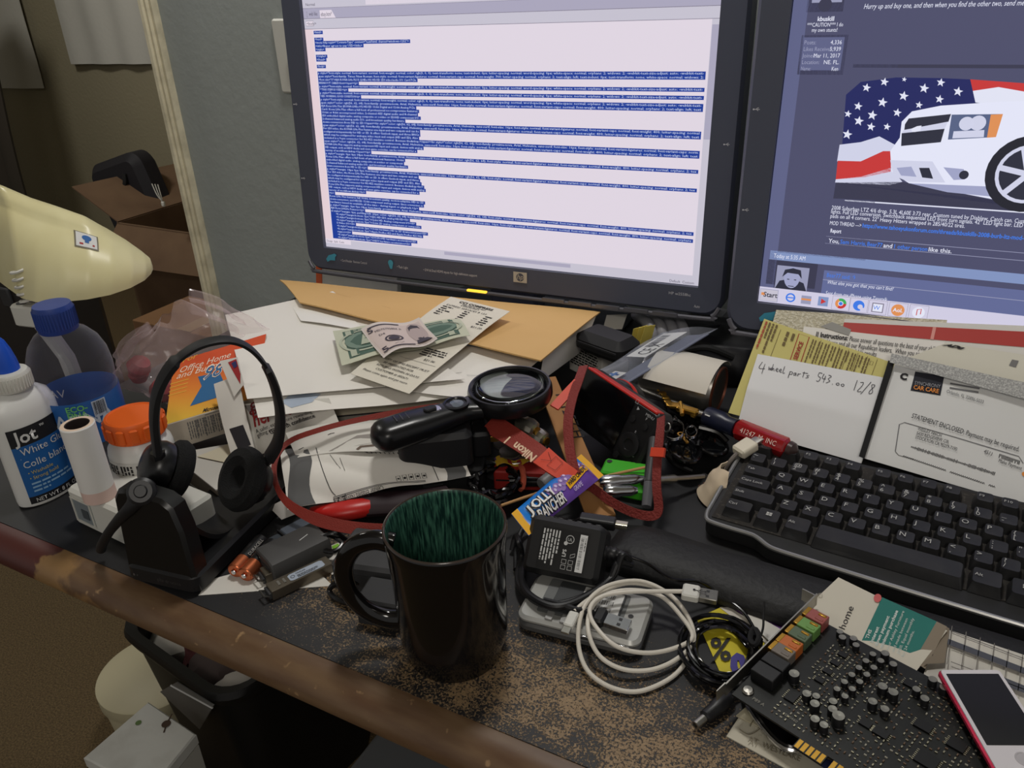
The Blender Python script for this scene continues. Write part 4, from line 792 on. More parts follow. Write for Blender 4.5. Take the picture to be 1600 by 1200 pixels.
s, o = sheet4('curled_sheet', [(850, 520), (932, 492), (905, 552), (842, 598)], M_paper, 'white sheet curling down at the right corner of the brown envelope', 'paper', [.080, .070, .035, .058], lambda a, b: .006 * math.sin(math.pi * b))
# brown envelope
M_man = mat('manila_paper', (212, 172, 112), .75, var=(5, (204, 162, 100), .35, .75), bump=(40, .05))
c = [W(437, 437, .076), W(938, 487, .073), W(845, 563, .0935), W(468, 472, .0935)]
s = Sheet(*c, bend=lambda a, b: .0025 * math.sin(math.pi * b) * (1 - .5 * a) + .0015 * noise.noise(V((a * 4, b * 2, 3)))); o = s.make('manila_envelope', M_man, nu=30, nv=10, th=.0016); tag(o, 'big brown envelope lying on the white sheets, its back edge under the left monitor', 'envelope')
g = Ink(s.map); g.line([(s.w * .12, s.h * .02), (s.w * .20, s.h * .42), (s.w * .40, s.h * .62)], .0007, 0); g.make('flap_seam', [mat('manila_seam', (180, 136, 76), .8)], o, s.o)
# orange and white folder edge standing behind it under the monitor
a_ = W(490, 432, .05); t = thing('folder', 'white folder with an orange spine standing behind the brown envelope, under the left monitor', 'folder', V((a_.x - .005, a_.y + .02, DESK)), (math.radians(-12), 0, math.radians(4)))
g = G(); g.box((.07, 0, .055), (.14, .012, .11)); g.make('pages', M_white, t, bevel=.001); g = G(); g.box((-.004, 0, .055), (.012, .0135, .111)); g.make('spine', mat('folder_orange', (214, 96, 44), .5), t, bevel=.001)
# receipt
c = [W(705, 467, .0945), W(797, 490, .0945), W(640, 620, .0875), W(548, 588, .0905)]
s = Sheet(*c, bend=lambda a, b: .0030 + .005 * math.sin(math.pi * 1.0 * b) ** 2 * (.3 + .7 * abs(a - .4)) + .0012 * math.sin(b * 9)); o = s.make('receipt', mat('receipt_paper', (214, 208, 192), .8), nu=10, nv=24); tag(o, 'long till receipt running under the banknotes', 'receipt')
k = s.ink(.0003); w_, h_ = s.w, s.h; k.text('CCI COMPRESS', w_ * .5, h_ * .055, .0078, 0, align='C', bold=.03); k.fine(w_ * .3, h_ * .065, w_ * .75, 2, h_ * .016, 1); k.text('EXPRESS SERVICES 8 123', w_ * .1, h_ * .125, .006, 0)
for r_ in range(5): k.fine(w_ * .08, h_ * (.14 + .026 * r_), w_ * .30, 1, h_ * .022, 0, seed=r_); k.fine(w_ * .45, h_ * (.14 + .026 * r_), w_ * .6, 1, h_ * .022, 0, seed=r_ + 9); k.fine(w_ * .80, h_ * (.14 + .026 * r_), w_ * .95, 1, h_ * .022, 0, seed=r_ + 20)
k.text('$21.00', w_ * .78, h_ * .30, .006, 0); k.fine(w_ * .55, h_ * .60, w_ * .95, 4, h_ * .022, 0); k.text('$21.00', w_ * .7, h_ * .72, .006, 0); k.line([(w_ * .35, h_ * .745), (w_ * .95, h_ * .745)], .0005, 1)
for r_, (tx, ind) in enumerate((('A COPY OF THIS RECEIPT MUST', .12), ('BE PRESENTED FOR', .25), ('RETURNS WITHIN 30 DAYS', .2), ('CUSTOMER #: 002671', .25), ('Please come again and get more', .10))): k.text(tx, w_ * ind, h_ * (.81 + .034 * r_), .0054, 0, shear=.1)
k.make('print', [M_ink, M_gink], o, s.o)
# banknotes
def note(px, hs, bend, label, tint, five):
    c = [W(u, v, hh_) for (u, v), hh_ in zip(px, hs)]; s = Sheet(*c, bend=bend); o = s.make('banknote', mat('note_' + tint[0], tint[1], .8), nu=26, nv=10, th=.0003); tag(o, label, 'banknote', 'banknotes on the paper heap'); k = s.ink(.0003); w, h = s.w, s.h
    def rc(x0, y0, x1, y1, m, l=0): k.rect(w * x0, h * y0, w * x1, h * y1, m, l, 16, 6)
    if not five:
        rc(.07, .10, .93, .90, 0); rc(.34, .14, .66, .86, 1, 1)
        for cx in (.225, .775): k.ring(w * cx, h * .5, h * .30, h * .035, 1, 28, 2); k.disc(w * cx, h * .5, h * .25, 2, 24, 2)
        k.poly([(w * .18, h * .66), (w * .27, h * .66), (w * .235, h * .36), (w * .215, h * .36)], 1, 3)
        for x in (.10, .86):
            for y in (.26, .86): k.rect(w * (x - .012), h * (y - .13), w * (x + .052), h * (y + .02), 1, 2, 2, 2); k.text('1', w * x + w * .012, h * y, h * .20, 0, lay=3, bold=.03)
        k.fine(w * .10, h * .13, w * .90, 1, h * .06, 1); k.text('ONE', w * .5, h * .60, h * .24, 0, align='C', lay=2, bold=.03)
    else:
        rc(.03, .07, .97, .93, 1); rc(.05, .12, .95, .88, 2, 1); rc(.08, .09, .60, .125, 0, 2); rc(.16, .875, .62, .91, 0, 2)
        k.text('5', w * .045, h * .25, h * .17, 0, lay=3, bold=.02); k.text('5', w * .05, h * .92, h * .20, 0, lay=3, bold=.02); k.text('MD75795804 A', w * .15, h * .29, h * .075, 0, lay=3, width=w * .44); k.text('D4', w * .17, h * .42, h * .07, 0, lay=3)
        k.ring(w * .36, h * .60, h * .11, h * .025, 0, 24, 3); k.disc(w * .36, h * .60, h * .075, 0, 20, 3); k.line([(w * .30, h * .82), (w * .36, h * .79), (w * .41, h * .82), (w * .47, h * .78)], .0006, 0, 3)
        # a plain engraved head and shoulders
        k.disc(w * .80, h * .50, w * .155, 3, 28, 2, ry=h * .39); k.poly([(w * .66, h * .90), (w * .70, h * .76), (w * .78, h * .70), (w * .90, h * .78), (w * .95, h * .90)], 0, 3); k.disc(w * .79, h * .48, w * .095, 2, 24, 4, ry=h * .25)
        k.poly([(w * .69, h * .42), (w * .71, h * .24), (w * .79, h * .17), (w * .88, h * .26), (w * .90, h * .46), (w * .86, h * .34), (w * .74, h * .32)], 0, 5); k.poly([(w * .72, h * .58), (w * .79, h * .66), (w * .87, h * .56), (w * .84, h * .78), (w * .75, h * .78)], 0, 5)
        for dx in (-.035, .03): k.disc(w * (.79 + dx), h * .46, h * .022, 0, 10, 5)
        k.line([(w * .79, h * .48), (w * .785, h * .56)], .0006, 0, 5)
    k.make('engraving', [mat('note_ink_' + tint[0], tint[2], .8), mat('note_pale_' + tint[0], tint[3], .8), mat('note_mid_' + tint[0], tint[4], .8), mat('note_dark_' + tint[0], tint[5], .8)], o, s.o)
note([(520, 517), (719, 502), (735, 528), (534, 571)], [.0985, .104, .102, .097], lambda a, b: .004 * math.sin(a * 5.2) ** 2 - .003 * abs(b - .5) * 2 + .003, 'green one-unit banknote lying under the pinkish one', ('green', (190, 192, 170), (76, 100, 88), (172, 178, 158), (112, 132, 118), (92, 110, 100)), False)
note([(564, 517), (655, 497), (684, 531), (600, 563)], [.106, .1095, .1085, .104], lambda a, b: .004 * math.sin(a * 6) + .005 * abs(b - .45), 'pinkish grey five-unit banknote on top of the green one', ('pink', (206, 196, 190), (66, 60, 70), (212, 196, 188), (200, 184, 178), (172, 156, 154)), True)
# gift flyer, white card, book and small card at the left of the heap
nb = V((.10, -.72, .68)).normalized(); pb = W(392, 716, .030)
c = [OP(u, v, pb, nb) for u, v in ((373, 632), (514, 622), (535, 672), (388, 716))]
s = Sheet(*c, bend=lambda a, b: .002 * math.sin(3 * a)); o = s.make('gift_flyer', M_paper2, nu=12, nv=12); tag(o, 'white flyer with red script lettering, leaning on the front of the paper heap', 'flyer')
k = s.ink(.0004); w_, h_ = s.w, s.h; F_ = lambda u, v: spot(s, u, v, pb, nb)
def fl(tx, u0, v0, u1, v1, size, m, **kw): a_, b_ = F_(u0, v0), F_(u1, v1); k.text(tx, a_[0], a_[1], size, m, ang=math.atan2(b_[1] - a_[1], b_[0] - a_[0]), width=math.hypot(b_[0] - a_[0], b_[1] - a_[1]), **kw)
k.poly([F_(382, 634), (F_(410, 632)), F_(413, 652), F_(400, 660)], 3)
fl('give', 391, 644, 440, 634, .022, 0, shear=.35, bold=.01); fl('her more', 398, 670, 482, 648, .026, 1, shear=.35, bold=.02)
fl('A safer, easier, more rewarding', 402, 681, 489, 657, .0070, 2); fl('gifting experience', 404, 688, 452, 675, .0070, 2); fl('Give with confidence', 424, 687, 494, 667, .0085, 2, bold=.02)
k.make('print', [mat('script_maroon', (104, 30, 36), .7), mat('script_red', (150, 34, 36), .7), M_ink, mat('flyer_grey', (140, 136, 134), .8)], o, s.o)
pb2 = pb + nb * .007; c = [OP(u, v, pb2, nb) for u, v in ((334, 600), (372, 586), (400, 716), (362, 718))]
s = Sheet(*c, bend=lambda a, b: .0015 * math.sin(4 * b)); o = s.make('white_card', mat('card_white', (216, 212, 204), .7), nu=8, nv=12, th=.0008); tag(o, 'narrow white card with a black patch, beside the orange box', 'card')
k = s.ink(.0004); w_, h_ = s.w, s.h; k.poly([(w_ * .22, h_ * .62), (w_ * .80, h_ * .60), (w_ * .92, h_ * .84), (w_ * .36, h_ * .90)], 0); k.make('patch', [mat('patch_black', (40, 40, 44), .5)], o, s.o)
pb3 = pb + nb * .011; c = [OP(u, v, pb3, nb) for u, v in ((343, 564), (371, 558), (381, 600), (366, 620))]
s = Sheet(*c); o = s.make('photo_card', mat('card_white', (216, 212, 204), .7), nu=4, nv=6, th=.0006); tag(o, 'small white card with a red and blue picture, against the orange box', 'card')
k = s.ink(.0004); w_, h_ = s.w, s.h; k.poly([(w_ * .42, h_ * .10), (w_ * .92, h_ * .06), (w_ * .95, h_ * .62), (w_ * .74, h_ * .90)], 0); k.poly([(w_ * .60, h_ * .16), (w_ * .88, h_ * .12), (w_ * .88, h_ * .32), (w_ * .66, h_ * .34)], 1, 1); k.make('picture', [M_redink, mat('picture_blue', (50, 52, 100), .6)], o, s.o)
bk = thing('white_book', 'white paperback lying under the orange box, red and green mark on its cover', 'book', W(335, 730, .004))
c = [W(u, v, .026) for u, v in ((268, 712), (392, 690), (432, 736), (338, 768))]; o_ = W(335, 730, .004)
g = G(); g.prism([(q_.x, q_.y) for q_ in c], DESK + .0265, DESK + .0280); g.prism([(q_.x, q_.y) for q_ in c], DESK + .004, DESK + .0055); g.make('cover', mat('book_cover', (196, 192, 184), .6), bk, off=o_)
cc = sum(c, V()) / 4; g = G(); g.prism([(cc.x + (q_.x - cc.x) * .97, cc.y + (q_.y - cc.y) * .97) for q_ in c], DESK + .0055, DESK + .0265); g.make('pages', mat('book_pages', (120, 110, 98), .9), bk, off=o_)
s_ = Sheet(*[q_ + V((0, 0, .0021)) for q_ in c]); k = s_.ink(.0003); k.poly([(s_.w * .50, s_.h * .30), (s_.w * .62, s_.h * .28), (s_.w * .66, s_.h * .44), (s_.w * .56, s_.h * .46)], 0); k.poly([(s_.w * .62, s_.h * .28), (s_.w * .76, s_.h * .28), (s_.w * .72, s_.h * .48), (s_.w * .66, s_.h * .44)], 1); k.make('cover_mark', [mat('mark_green', (84, 108, 72), .6), M_redink], bk, o_)
s, o = sheet4('index_card', [(308, 713), (366, 690), (386, 714), (350, 722)], M_cream, 'small cream card lying on the white paperback', 'card', [.0295, .0300, .0300, .0295])
# drawing paper, crumpled
pp = [(446, 676), (604, 652), (640, 700), (462, 712)]
s, o = sheet4('drawing_sheet', pp, M_paper2, 'white sheet with thin drawn lines, behind the crumpled drawing under the magnifier', 'paper', [.058, .066, .058, .050], lambda a, b: .004 * math.sin(a * 4) + .003 * math.sin(b * 5))
k = s.ink(.0004); k.line([(s.w * .05, s.h * .75), (s.w * .4, s.h * .45), (s.w * .95, s.h * .30)], .0006); k.poly([(s.w * .30, s.h * .95), (s.w * .62, s.h * .55), (s.w * .98, s.h * .45), (s.w * .98, s.h * .62), (s.w * .6, s.h * .80)], 1); k.line([(s.w * .55, s.h * .95), (s.w * .6, s.h * .85), (s.w * .75, s.h * .8), (s.w * .8, s.h * .9)], .002, 2); k.make('drawing', [M_ink, mat('drawing_grey', (150, 144, 138), .8), mat('drawing_brown', (110, 96, 84), .8)], o, s.o)
pp = [(437, 702), (716, 694), (736, 744), (450, 797)]
crump = lambda a, b: .011 * math.sin(math.pi * min(1, a * 1.15)) * math.sin(math.pi * (b * .8 + .1)) + .004 * math.sin(a * 9 + b * 2) * (1 - abs(2 * a - 1)) + .003 * abs(math.sin(a * 7 - b * 5)) - .002
s, o = sheet4('crumpled_drawing', pp, M_paper, 'crumpled white drawing with grey end stripes, inside the loop of the red strap', 'paper', [.050, .052, .027, .022], crump, nu=40, nv=24)
k = s.ink(.0005); w_, h_ = s.w, s.h
for x0, x1, sk in ((.03, .155, .02), (.86, .965, -.02)):
    n_ = 10; vs = []; fs = []
    for j in range(n_ + 1):
        b_ = j / n_; vs += [(w_ * (x0 + sk * math.sin(b_ * 6)), h_ * b_ * .998), (w_ * (x0 + (x1 - x0) / 2 + sk * math.sin(b_ * 6)), h_ * b_ * .998), (w_ * (x1 + sk * math.sin(b_ * 6)), h_ * b_ * .998)]
    for j in range(n_):
        for q_ in (0, 1): fs.append((3 * j + q_, 3 * j + 3 + q_, 3 * j + 4 + q_, 3 * j + 1 + q_))
    k._put(vs, fs, 1, 0)
def ln(pts, ww=.0007): k.line([(w_ * q_.x, h_ * q_.y) for q_ in smooth([(a, b, 0) for a, b in pts], 8)], ww, 0)
ln([(.21, .04), (.22, .4), (.24, .80), (.26, .92)]); ln([(.245, .935), (.45, .90), (.60, .915), (.75, .94)]); ln([(.245, .955), (.45, .92), (.60, .935), (.75, .96)]); ln([(.80, .03), (.81, .5), (.82, .97)]); ln([(.28, .22), (.32, .5)], .0004); ln([(.33, .3), (.34, .55)], .0004)
ln([(.46, .08), (.49, .20), (.56, .16), (.74, .24), (.74, .36), (.70, .34)], .0006); ln([(.47, .09), (.58, .05), (.66, .08)], .0006); k.disc(w_ * .65, h_ * .16, .004, 1, 12)
for j in range(9): ln([(.48 + .024 * j, .12 + .01 * j), (.485 + .024 * j, .20 + .012 * j)], .0008)
for j in range(5): k.line([(w_ * (.60 + .035 * j), h_ * .80), (w_ * (.622 + .035 * j), h_ * .80), (w_ * (.622 + .035 * j), h_ * .90), (w_ * (.60 + .035 * j), h_ * .90)], .0005, 0, 0, True); k.disc(w_ * (.611 + .035 * j), h_ * .85, .0014, 0, 8)
k.text('Cellular Enabled Navigation', w_ * .52, h_ * .935, .0085, 0, ang=math.pi - .04, width=w_ * .26); k.text('E 24', w_ * .31, h_ * .95, .007, 0, ang=math.pi); k.text('Cable assembly', w_ * .835, h_ * .10, .0065, 0, ang=math.pi / 2, width=h_ * .4)
k.make('drawing', [M_ink, mat('stripe_grey', (92, 92, 92), .8)], o, s.o)
# little folded card under the strap, red pouch
s, o = sheet4('folded_card', [(420, 792), (452, 776), (470, 800), (440, 812)], mat('card_grey', (176, 172, 166), .8), 'small pale card sticking out under the left of the red strap', 'card', [.014, .020, .012, .006])
t = thing('red_pouch', 'shiny red and dark pouch under the crumpled drawing', 'pouch', W(560, 790, .006))
o_ = W(560, 790, .006); c = [W(484, 806, .006), W(560, 808, .006), W(668, 796, .006), W(650, 770, .012), W(560, 782, .012)]
g = G(); g.tube(smooth([W(486, 800, .012), W(520, 800, .014), (W(560, 794, .015)), W(600, 786, .014)], 6), [.004 + .008 * math.sin(math.pi * (i + 2) / 24) for i in range(19)], 0, 14, flat=.009); g.make('red_panel', mat('red_shiny', (186, 34, 30), .35), t, off=o_)
g = G(); g.tube(smooth([W(560, 790, .013), W(610, 786, .014), W(660, 784, .014), W(700, 776, .012)], 6), .016, 0, 14, flat=.010); g.make('dark_panel', mat('pouch_dark', (38, 22, 28), .6), t, off=o_)
# ---- magnifier
lc = W(797, 612, .088); hd = W(592, 678, .080); yw = math.atan2(hd.y - lc.y, hd.x - lc.x)
M_ = Matrix.Translation(lc) @ Matrix.Rotation(yw, 4, 'Z') @ Matrix.Rotation(math.asin((lc.z - hd.z) / (hd - lc).length), 4, 'Y')
t = thing('magnifier', 'black lighted magnifying glass lying across the heap', 'magnifying glass', lc); t.rotation_euler = M_.to_euler()
LH_ = (hd - lc).length + .008
g = G(); g.lathe([(.0375, -.007), (.0405, -.008), (.0425, -.003), (.0425, .004), (.0412, .0080), (.0392, .0082), (.0375, .0062), (.0375, -.007)], 0, 56); g.make('lens_ring', mat('magnifier_black', (19, 19, 21), .28), t)
st = []; N_ = 26
for i in range(N_ + 1):
    f_ = i / N_; x = .038 + (LH_ - .038) * f_; wv = .0125 + (.0185 - .0125) * min(1, f_ * 1.9) ** 1.2; tv = .0085 + .0055 * min(1, f_ * 1.6)
    if f_ > .86: q_ = (f_ - .86) / .14; wv *= math.sqrt(max(.02, 1 - q_ * q_ * .96)); tv *= math.sqrt(max(.05, 1 - q_ * q_ * .9))
    if f_ < .12: wv += (.12 - f_) * .05
    st.append((x, wv, tv))
vs = []; fs = []; SG = 20
for x, wv, tv in st:
    for k_ in range(SG):
        a_ = 2 * math.pi * k_ / SG; ca, sa = math.cos(a_), math.sin(a_); e_ = .75
        vs.append((x, wv * math.copysign(abs(ca) ** e_, ca), tv * math.copysign(abs(sa) ** e_, sa) - .004))
for i in range(N_):
    for k_ in range(SG): l = (k_ + 1) % SG; fs.append((i * SG + k_, (i + 1) * SG + k_, (i + 1) * SG + l, i * SG + l))
fs += [tuple(range(SG)), tuple(N_ * SG + k_ for k_ in range(SG - 1, -1, -1))]
g = G(); g.add(vs, fs); g.make('handle', mat('magnifier_black', (19, 19, 21), .28), t, ang=60)
M_lens = mat('lens_glass', (240, 248, 250), .0, trans=1.0, ior=1.46)
g = G(); pr = [(0, .0022), (.012, .0025), (.024, .0032), (.0375, .0042), (.0375, .0052), (.024, .0066), (.012, .0074), (0, .0076)]; g.lathe(pr, 0, 48); g.make('lens', M_lens, t, ang=180)
g = G(); g.lathe([(.0125, .004), (.0128, .0062), (.0105, .0066), (.0095, .005)], 0, 32, TR((.058, 0, .0008))); g.make('small_lens_ring', mat('magnifier_black', (19, 19, 21), .28), t)
g = G(); g.lathe([(.0095, .0035), (.007, .0062), (0, .0072)], 0, 28, TR((.058, 0, .0))); g.make('small_lens', glass('small_lens_clear', (150, 160, 172), .03, .35), t)
g = G(); g.prism(rrect(.024, .0125, .006, 6), 0, .002, 0, ch=.0008, M=TR((.086, 0, .0062))); g.make('switch_plate', M_chrome, t)
g = G(); g.prism(rrect(.013, .0095, .0045, 6), 0, .0035, 0, ch=.001, M=TR((.085, 0, .0075))); g.make('switch', M_black, t)
for k_ in range(3): g = G(); g.box((.108 + .006 * k_, .0, .0096 + .0004 * k_), (.0012, .012, .001)); g.make('grip_rib', mat('rib_grey', (60, 60, 64), .4), t, bevel=.0003)
# ---- black wall adapter with gold prongs under it
a_ = W(712, 722, .0); t = thing('wall_adapter', 'black wall adapter with gold prongs, lying under the magnifier', 'power adapter', up(W(682, 718, .03), .030), (0, 0, math.radians(36)))
g = G(); g.prism(rrect(.072, .050, .008, 5), 0, .040, 0, ch=.005); g.make('case', mat('adapter_black', (34, 34, 36), .4), t)
g = G(); g.prism(rrect(.018, .034, .004, 4, .045, 0), .006, .034, 0, ch=.003); g.make('plug_face', M_black, t)
for y_ in (-.0085, .0085): g = G(); g.box((.062, y_, .022), (.020, .0016, .0065)); g.make('prong', M_gold, t, bevel=.0006)
# supports under it: small flat black box
t = thing('black_case', 'flat black case under the black wall adapter', 'case', up(W(684, 716, .02), .0006), (0, 0, math.radians(24)))
g = G(); g.prism(rrect(.10, .07, .006, 4), 0, .029, 0, ch=.002); g.make('shell', M_blackm, t); g = G(); g.box((.0, -.0352, .010), (.02, .0012, .005)); g.make('latch', M_dgray, t)
# ---- bundled black cable with orange rubber band
o_ = W(775, 752, .012); t = thing('cable_bundle', 'black cable bundled with an orange rubber band, behind the mug', 'cable', o_)
rnd = random.Random(4); g = G(); pts = []
for q_ in range(10):
    for j in range(16):
        a_ = 2 * math.pi * j / 16; e = rnd.uniform(-3.5, 2.5)
        pts.append(W(772 + (36 + e * 2.2) * math.cos(a_) + q_ * .5, 752 + (22 + e * 2) * math.sin(a_) - 4 * math.cos(a_), .012 + .014 * rnd.random()))
g.tube(smooth(pts, 2), .0025, 0, 6); g.make('loops', M_blackg, t, off=o_)
g = G()
for q_ in range(6): g.tube(smooth([W(790 + q_ * 2, 730 + q_ * 7, .020), W(815, 738 + q_ * 4, .018 + .002 * (q_ % 2)), W(850, 742 + q_ * 3, .016)], 5), .0021, 0, 6)
g.make('strands', M_blackg, t, off=o_)
g = G(); g.tube([W(814 + 5 * math.cos(a_ * .5236) * .8, 747 + 17 * math.sin(a_ * .5236), .020 + .006 * math.cos(a_ * .5236 + .6)) for a_ in range(12)], .0030, 0, 8, closed=True); g.make('rubber_band', mat('band_orange', (206, 96, 70), .6), t, off=o_)
# ---- red box, wrapper, coins, foil
c_ = W(816, 730, .020); t = thing('red_box', 'flat dark red box behind the orange rubber band', 'box', up(c_, .002), (0, 0, math.radians(22)))
g = G(); g.prism(rrect(.055, .030, .003, 3), 0, .022, 0, ch=.0015); g.make('body', mat('box_red', (150, 38, 34), .5), t); g = G(); g.box((0, -.0152, .012), (.05, .0008, .0015)); g.make('seam', M_blackm, t)
s, o = sheet4('candy_wrapper', [(772, 716), (832, 708), (838, 722), (776, 728)], mat('wrapper_yellow', (204, 164, 50), .4), 'small yellow and purple wrapper behind the cable bundle', 'wrapper', .027, lambda a, b: .003 * math.sin(9 * a))
k = s.ink(); k.rect(0, 0, s.w * .98, s.h * .35, 0, 0, 6); k.rect(s.w * .3, s.h * .4, s.w * .4, s.h * .9, 1); k.rect(s.w * .55, s.h * .4, s.w * .65, s.h * .9, 1); k.make('print', [mat('wrapper_purple', (90, 62, 110), .5), M_redink], o, s.o)
for i_, (u, v, hh_) in enumerate(((786, 697, .030), (806, 700, .031), (796, 708, .032), (818, 706, .030))):
    g = G(); g.lathe([(.0105, 0), (.0110, .0003), (.0110, .0014), (.0103, .0017), (.0098, .0014), (0, .0014)], 0, 28); o = g.make('coin', mat('coin_grey', (112, 106, 98), .4, .8), loc=W(u, v, hh_), rot=(.1 * i_ - .2, .15, 0)); tag(o, ('dull coin nearest the gold prongs', 'dull coin just right of the one by the prongs', 'dull coin in front of the other coins', 'dull coin furthest right, beside the red leather tail')[i_], 'coin', 'coins behind the cable bundle')
t = thing('coin_dish', 'dark tin lid with the coins in it, under the red leather strap', 'lid', up(W(800, 702, .02), .0006)); g = G(); g.lathe([(.034, 0), (.036, .002), (.036, .024), (.0345, .024), (.0345, .022), (0, .022)], 0, 36); g.make('tin', M_dgray, t, ang=30); g = G(); g.tube([(.0355 * math.cos(a_ * .2618), .0355 * math.sin(a_ * .2618), .024) for a_ in range(24)], .0012, 0, 6, closed=True); g.make('rolled_rim', M_steel, t)
for i_, (u, v) in enumerate(((825, 668), (840, 684))):
    a_ = W(u - 14, v - 6, .052 - .010 * i_); b_ = W(u + 12, v + 5, .052 - .010 * i_); t = thing('button_cell_tube', ('silver foil tube right under the magnifier lens', 'second silver foil tube, nearer the cardboard stick')[i_], 'foil tube', (a_ + b_) / 2, group='foil tubes')
    g = G(); g.tube(smooth([a_, (a_ + b_) / 2 + V((0, 0, .002)), b_], 5), [.006, .0085, .009, .0088, .0092, .009, .0094, .009, .0085, .008, .005], 0, 10); g.make('foil', mat('foil', (190, 186, 172), .3, .9), t, off=(a_ + b_) / 2, ang=20)
    g = G(); g.tube([b_ + (b_ - a_) * .0, b_ + (b_ - a_) * .12], .0045, 0, 10); g.make('twist_end', M_gold, t, off=(a_ + b_) / 2)
# ---- flat wooden stick, skewer
c = [W(838, 592, .070), W(868, 588, .068), W(962, 804, .012), W(917, 810, .012)]
s = Sheet(*c); o = s.make('paint_stick', mat('stick_wood', (164, 116, 66), .7, var=(12, (146, 100, 54), .3, .8)), nu=2, nv=8, th=.0025); tag(o, 'flat brown wooden stick with pencilled marks, slanting under the sweet wrapper', 'stick')
k = s.ink(.0003); k.text('H 1257-H', s.w * .62, s.h * .14, .016, 0, ang=P90); k.text('CHI', s.w * .62, s.h * .84, .011, 0, ang=-P90); k.make('marks', [M_ink], o, s.o)
a_ = [W(783, 790, .034), W(848, 768, .030), W(900, 755, .028), W(955, 742, .027), W(1010, 730, .034), W(1033, 728, .036)]
g = G(); g.tube(smooth(a_, 5), .0014, 0, 8); o_ = a_[2]; o = g.make('wooden_skewer', mat('skewer_wood', (190, 146, 96), .7), off=o_, loc=o_); tag(o, 'thin wooden skewer passing under the sweet wrapper', 'skewer')
# ---- sweet wrapper
c = [W(799, 803, .052), W(908, 710, .048), W(943, 743, .042), W(826, 837, .047)]
s = Sheet(*c); puff = lambda a, b: (.0075 * math.sin(math.pi * b) ** .7 if 0 < b < 1 else 0) * max(0, min(1, (a - .07) / .09)) * max(0, min(1, (.93 - a) / .09))
s.bend = puff
t = thing('candy_bar', 'blue and purple wrapped grape sweet with yellow ends, in front of the camera', 'sweet', s.o)
g = G(); g.grid(lambda a, b: s.P(a, 1 - b), 34, 14, 0); sb2 = Sheet(*c, bend=lambda a, b: -puff(a, b) * .6 - .0004); g.grid(lambda a, b: sb2.P(a, b), 34, 14, 0); g.make('wrapper', mat('candy_blue', (30, 126, 218), .3), t, off=s.o, ang=60)
k = s.ink(.0004); w_, h_ = s.w, s.h
def band(x0, x1, yf0, yf1, m, n=20, lay=0):
    vs = []; fs = []; R_ = 6
    for i in range(n + 1):
        a_ = x0 + (x1 - x0) * i / n
        for j in range(R_ + 1): vs.append((w_ * a_, h_ * (yf0(a_) + (yf1(a_) - yf0(a_)) * j / R_)))
    for i in range(n):
        for j in range(R_): q_ = i * (R_ + 1) + j; fs.append((q_, q_ + 1, q_ + R_ + 2, q_ + R_ + 1))
    k._put(vs, fs, m, lay)
band(0, .075, lambda a: 0, lambda a: 1, 0); band(.925, 1, lambda a: 0, lambda a: 1, 0); band(.25, .925, lambda a: min(1, max(.42, 1.15 - a * .95)), lambda a: 1, 1)
for (x, y, r) in ((.40, .50, .0046), (.44, .56, .0046), (.47, .47, .0046), (.51, .54, .0046), (.55, .44, .0046), (.62, .36, .0046), (.66, .30, .0046), (.70, .36, .0046), (.74, .30, .0046), (.78, .36, .0046), (.68, .42, .0046), (.82, .40, .0046), (.38, .42, .0046), (.60, .50, .0046), (.86, .48, .0046)):
    k.disc(w_ * x, h_ * y, r, 4, 14, 2); k.disc(w_ * x - .0012, h_ * y - .0012, r * .35, 5, 8, 3)
k.text('JOLLY', w_ * .12, h_ * .60, h_ * .42, 3, bold=.09, lay=3, width=w_ * .31); k.text('JOLLY', w_ * .122, h_ * .60, h_ * .42, 2, bold=.02, lay=4, width=w_ * .305); k.text('RANCHER', w_ * .15, h_ * .92, h_ * .38, 3, bold=.09, lay=3, width=w_ * .33); k.text('RANCHER', w_ * .153, h_ * .92, h_ * .38, 2, bold=.02, lay=4, width=w_ * .325)
k.rect(w_ * .56, h_ * .50, w_ * .86, h_ * .70, 0, 3, 6, 1, -.10); k.text('HARD CANDY', w_ * .58, h_ * .685, h_ * .17, 3, bold=.03, lay=4, width=w_ * .25, ang=-.06); k.text('GRAPE', w_ * .60, h_ * .88, h_ * .16, 5, bold=.01, lay=3)
k.make('print', [mat('candy_yellow', (236, 176, 30), .35), mat('candy_purple', (104, 66, 160), .35), mat('candy_white', (232, 230, 226), .4), mat('candy_dark', (30, 26, 34), .4), mat('grape_purple', (140, 110, 176), .4), mat('grape_shine', (206, 190, 226), .4)], t, s.o)
# ================================================================== camera with its red strap
TLc, TRc, BLc = W(913, 570, .088), W(1034, 650, .076), W(868, 640, .036)
ex = (TRc - TLc).normalized(); ey = (BLc - TLc); ey = (ey - ex * ey.dot(ex)).normalized(); en = ey.cross(ex).normalized()
en = en if en.dot(CAM - TLc) > 0 else -en
cw, chh = (TRc - TLc).length, (BLc - TLc).length
t = thing('camera', 'black camera with red top and red strap, lying on its lens in the heap', 'camera', TLc); o = TLc
Mc = Matrix((ex, -ey, en)).transposed().to_4x4(); Mc.translation = TLc + ex * cw / 2 + ey * chh / 2
g = G(); g.prism(rrect(cw, chh, .008, 6), -.026, 0, 0, ch=.003, M=Mc); g.make('body', mat('camera_black', (18, 18, 20), .42), t, off=o)
g = G(); g.box((0, chh / 2 - .0006, -.006), (cw - .012, .003, .012), 0, Mc); g.make('top_plate', mat('camera_red', (190, 38, 30), .4), t, off=o, bevel=.001)
g = G(); g.prism(rrect(.080, .056, .002, 3, -cw * .15, 0.001), 0, .0012, 0, M=Mc); g.make('display', mat('display_black', (9, 9, 11), .12), t, off=o)
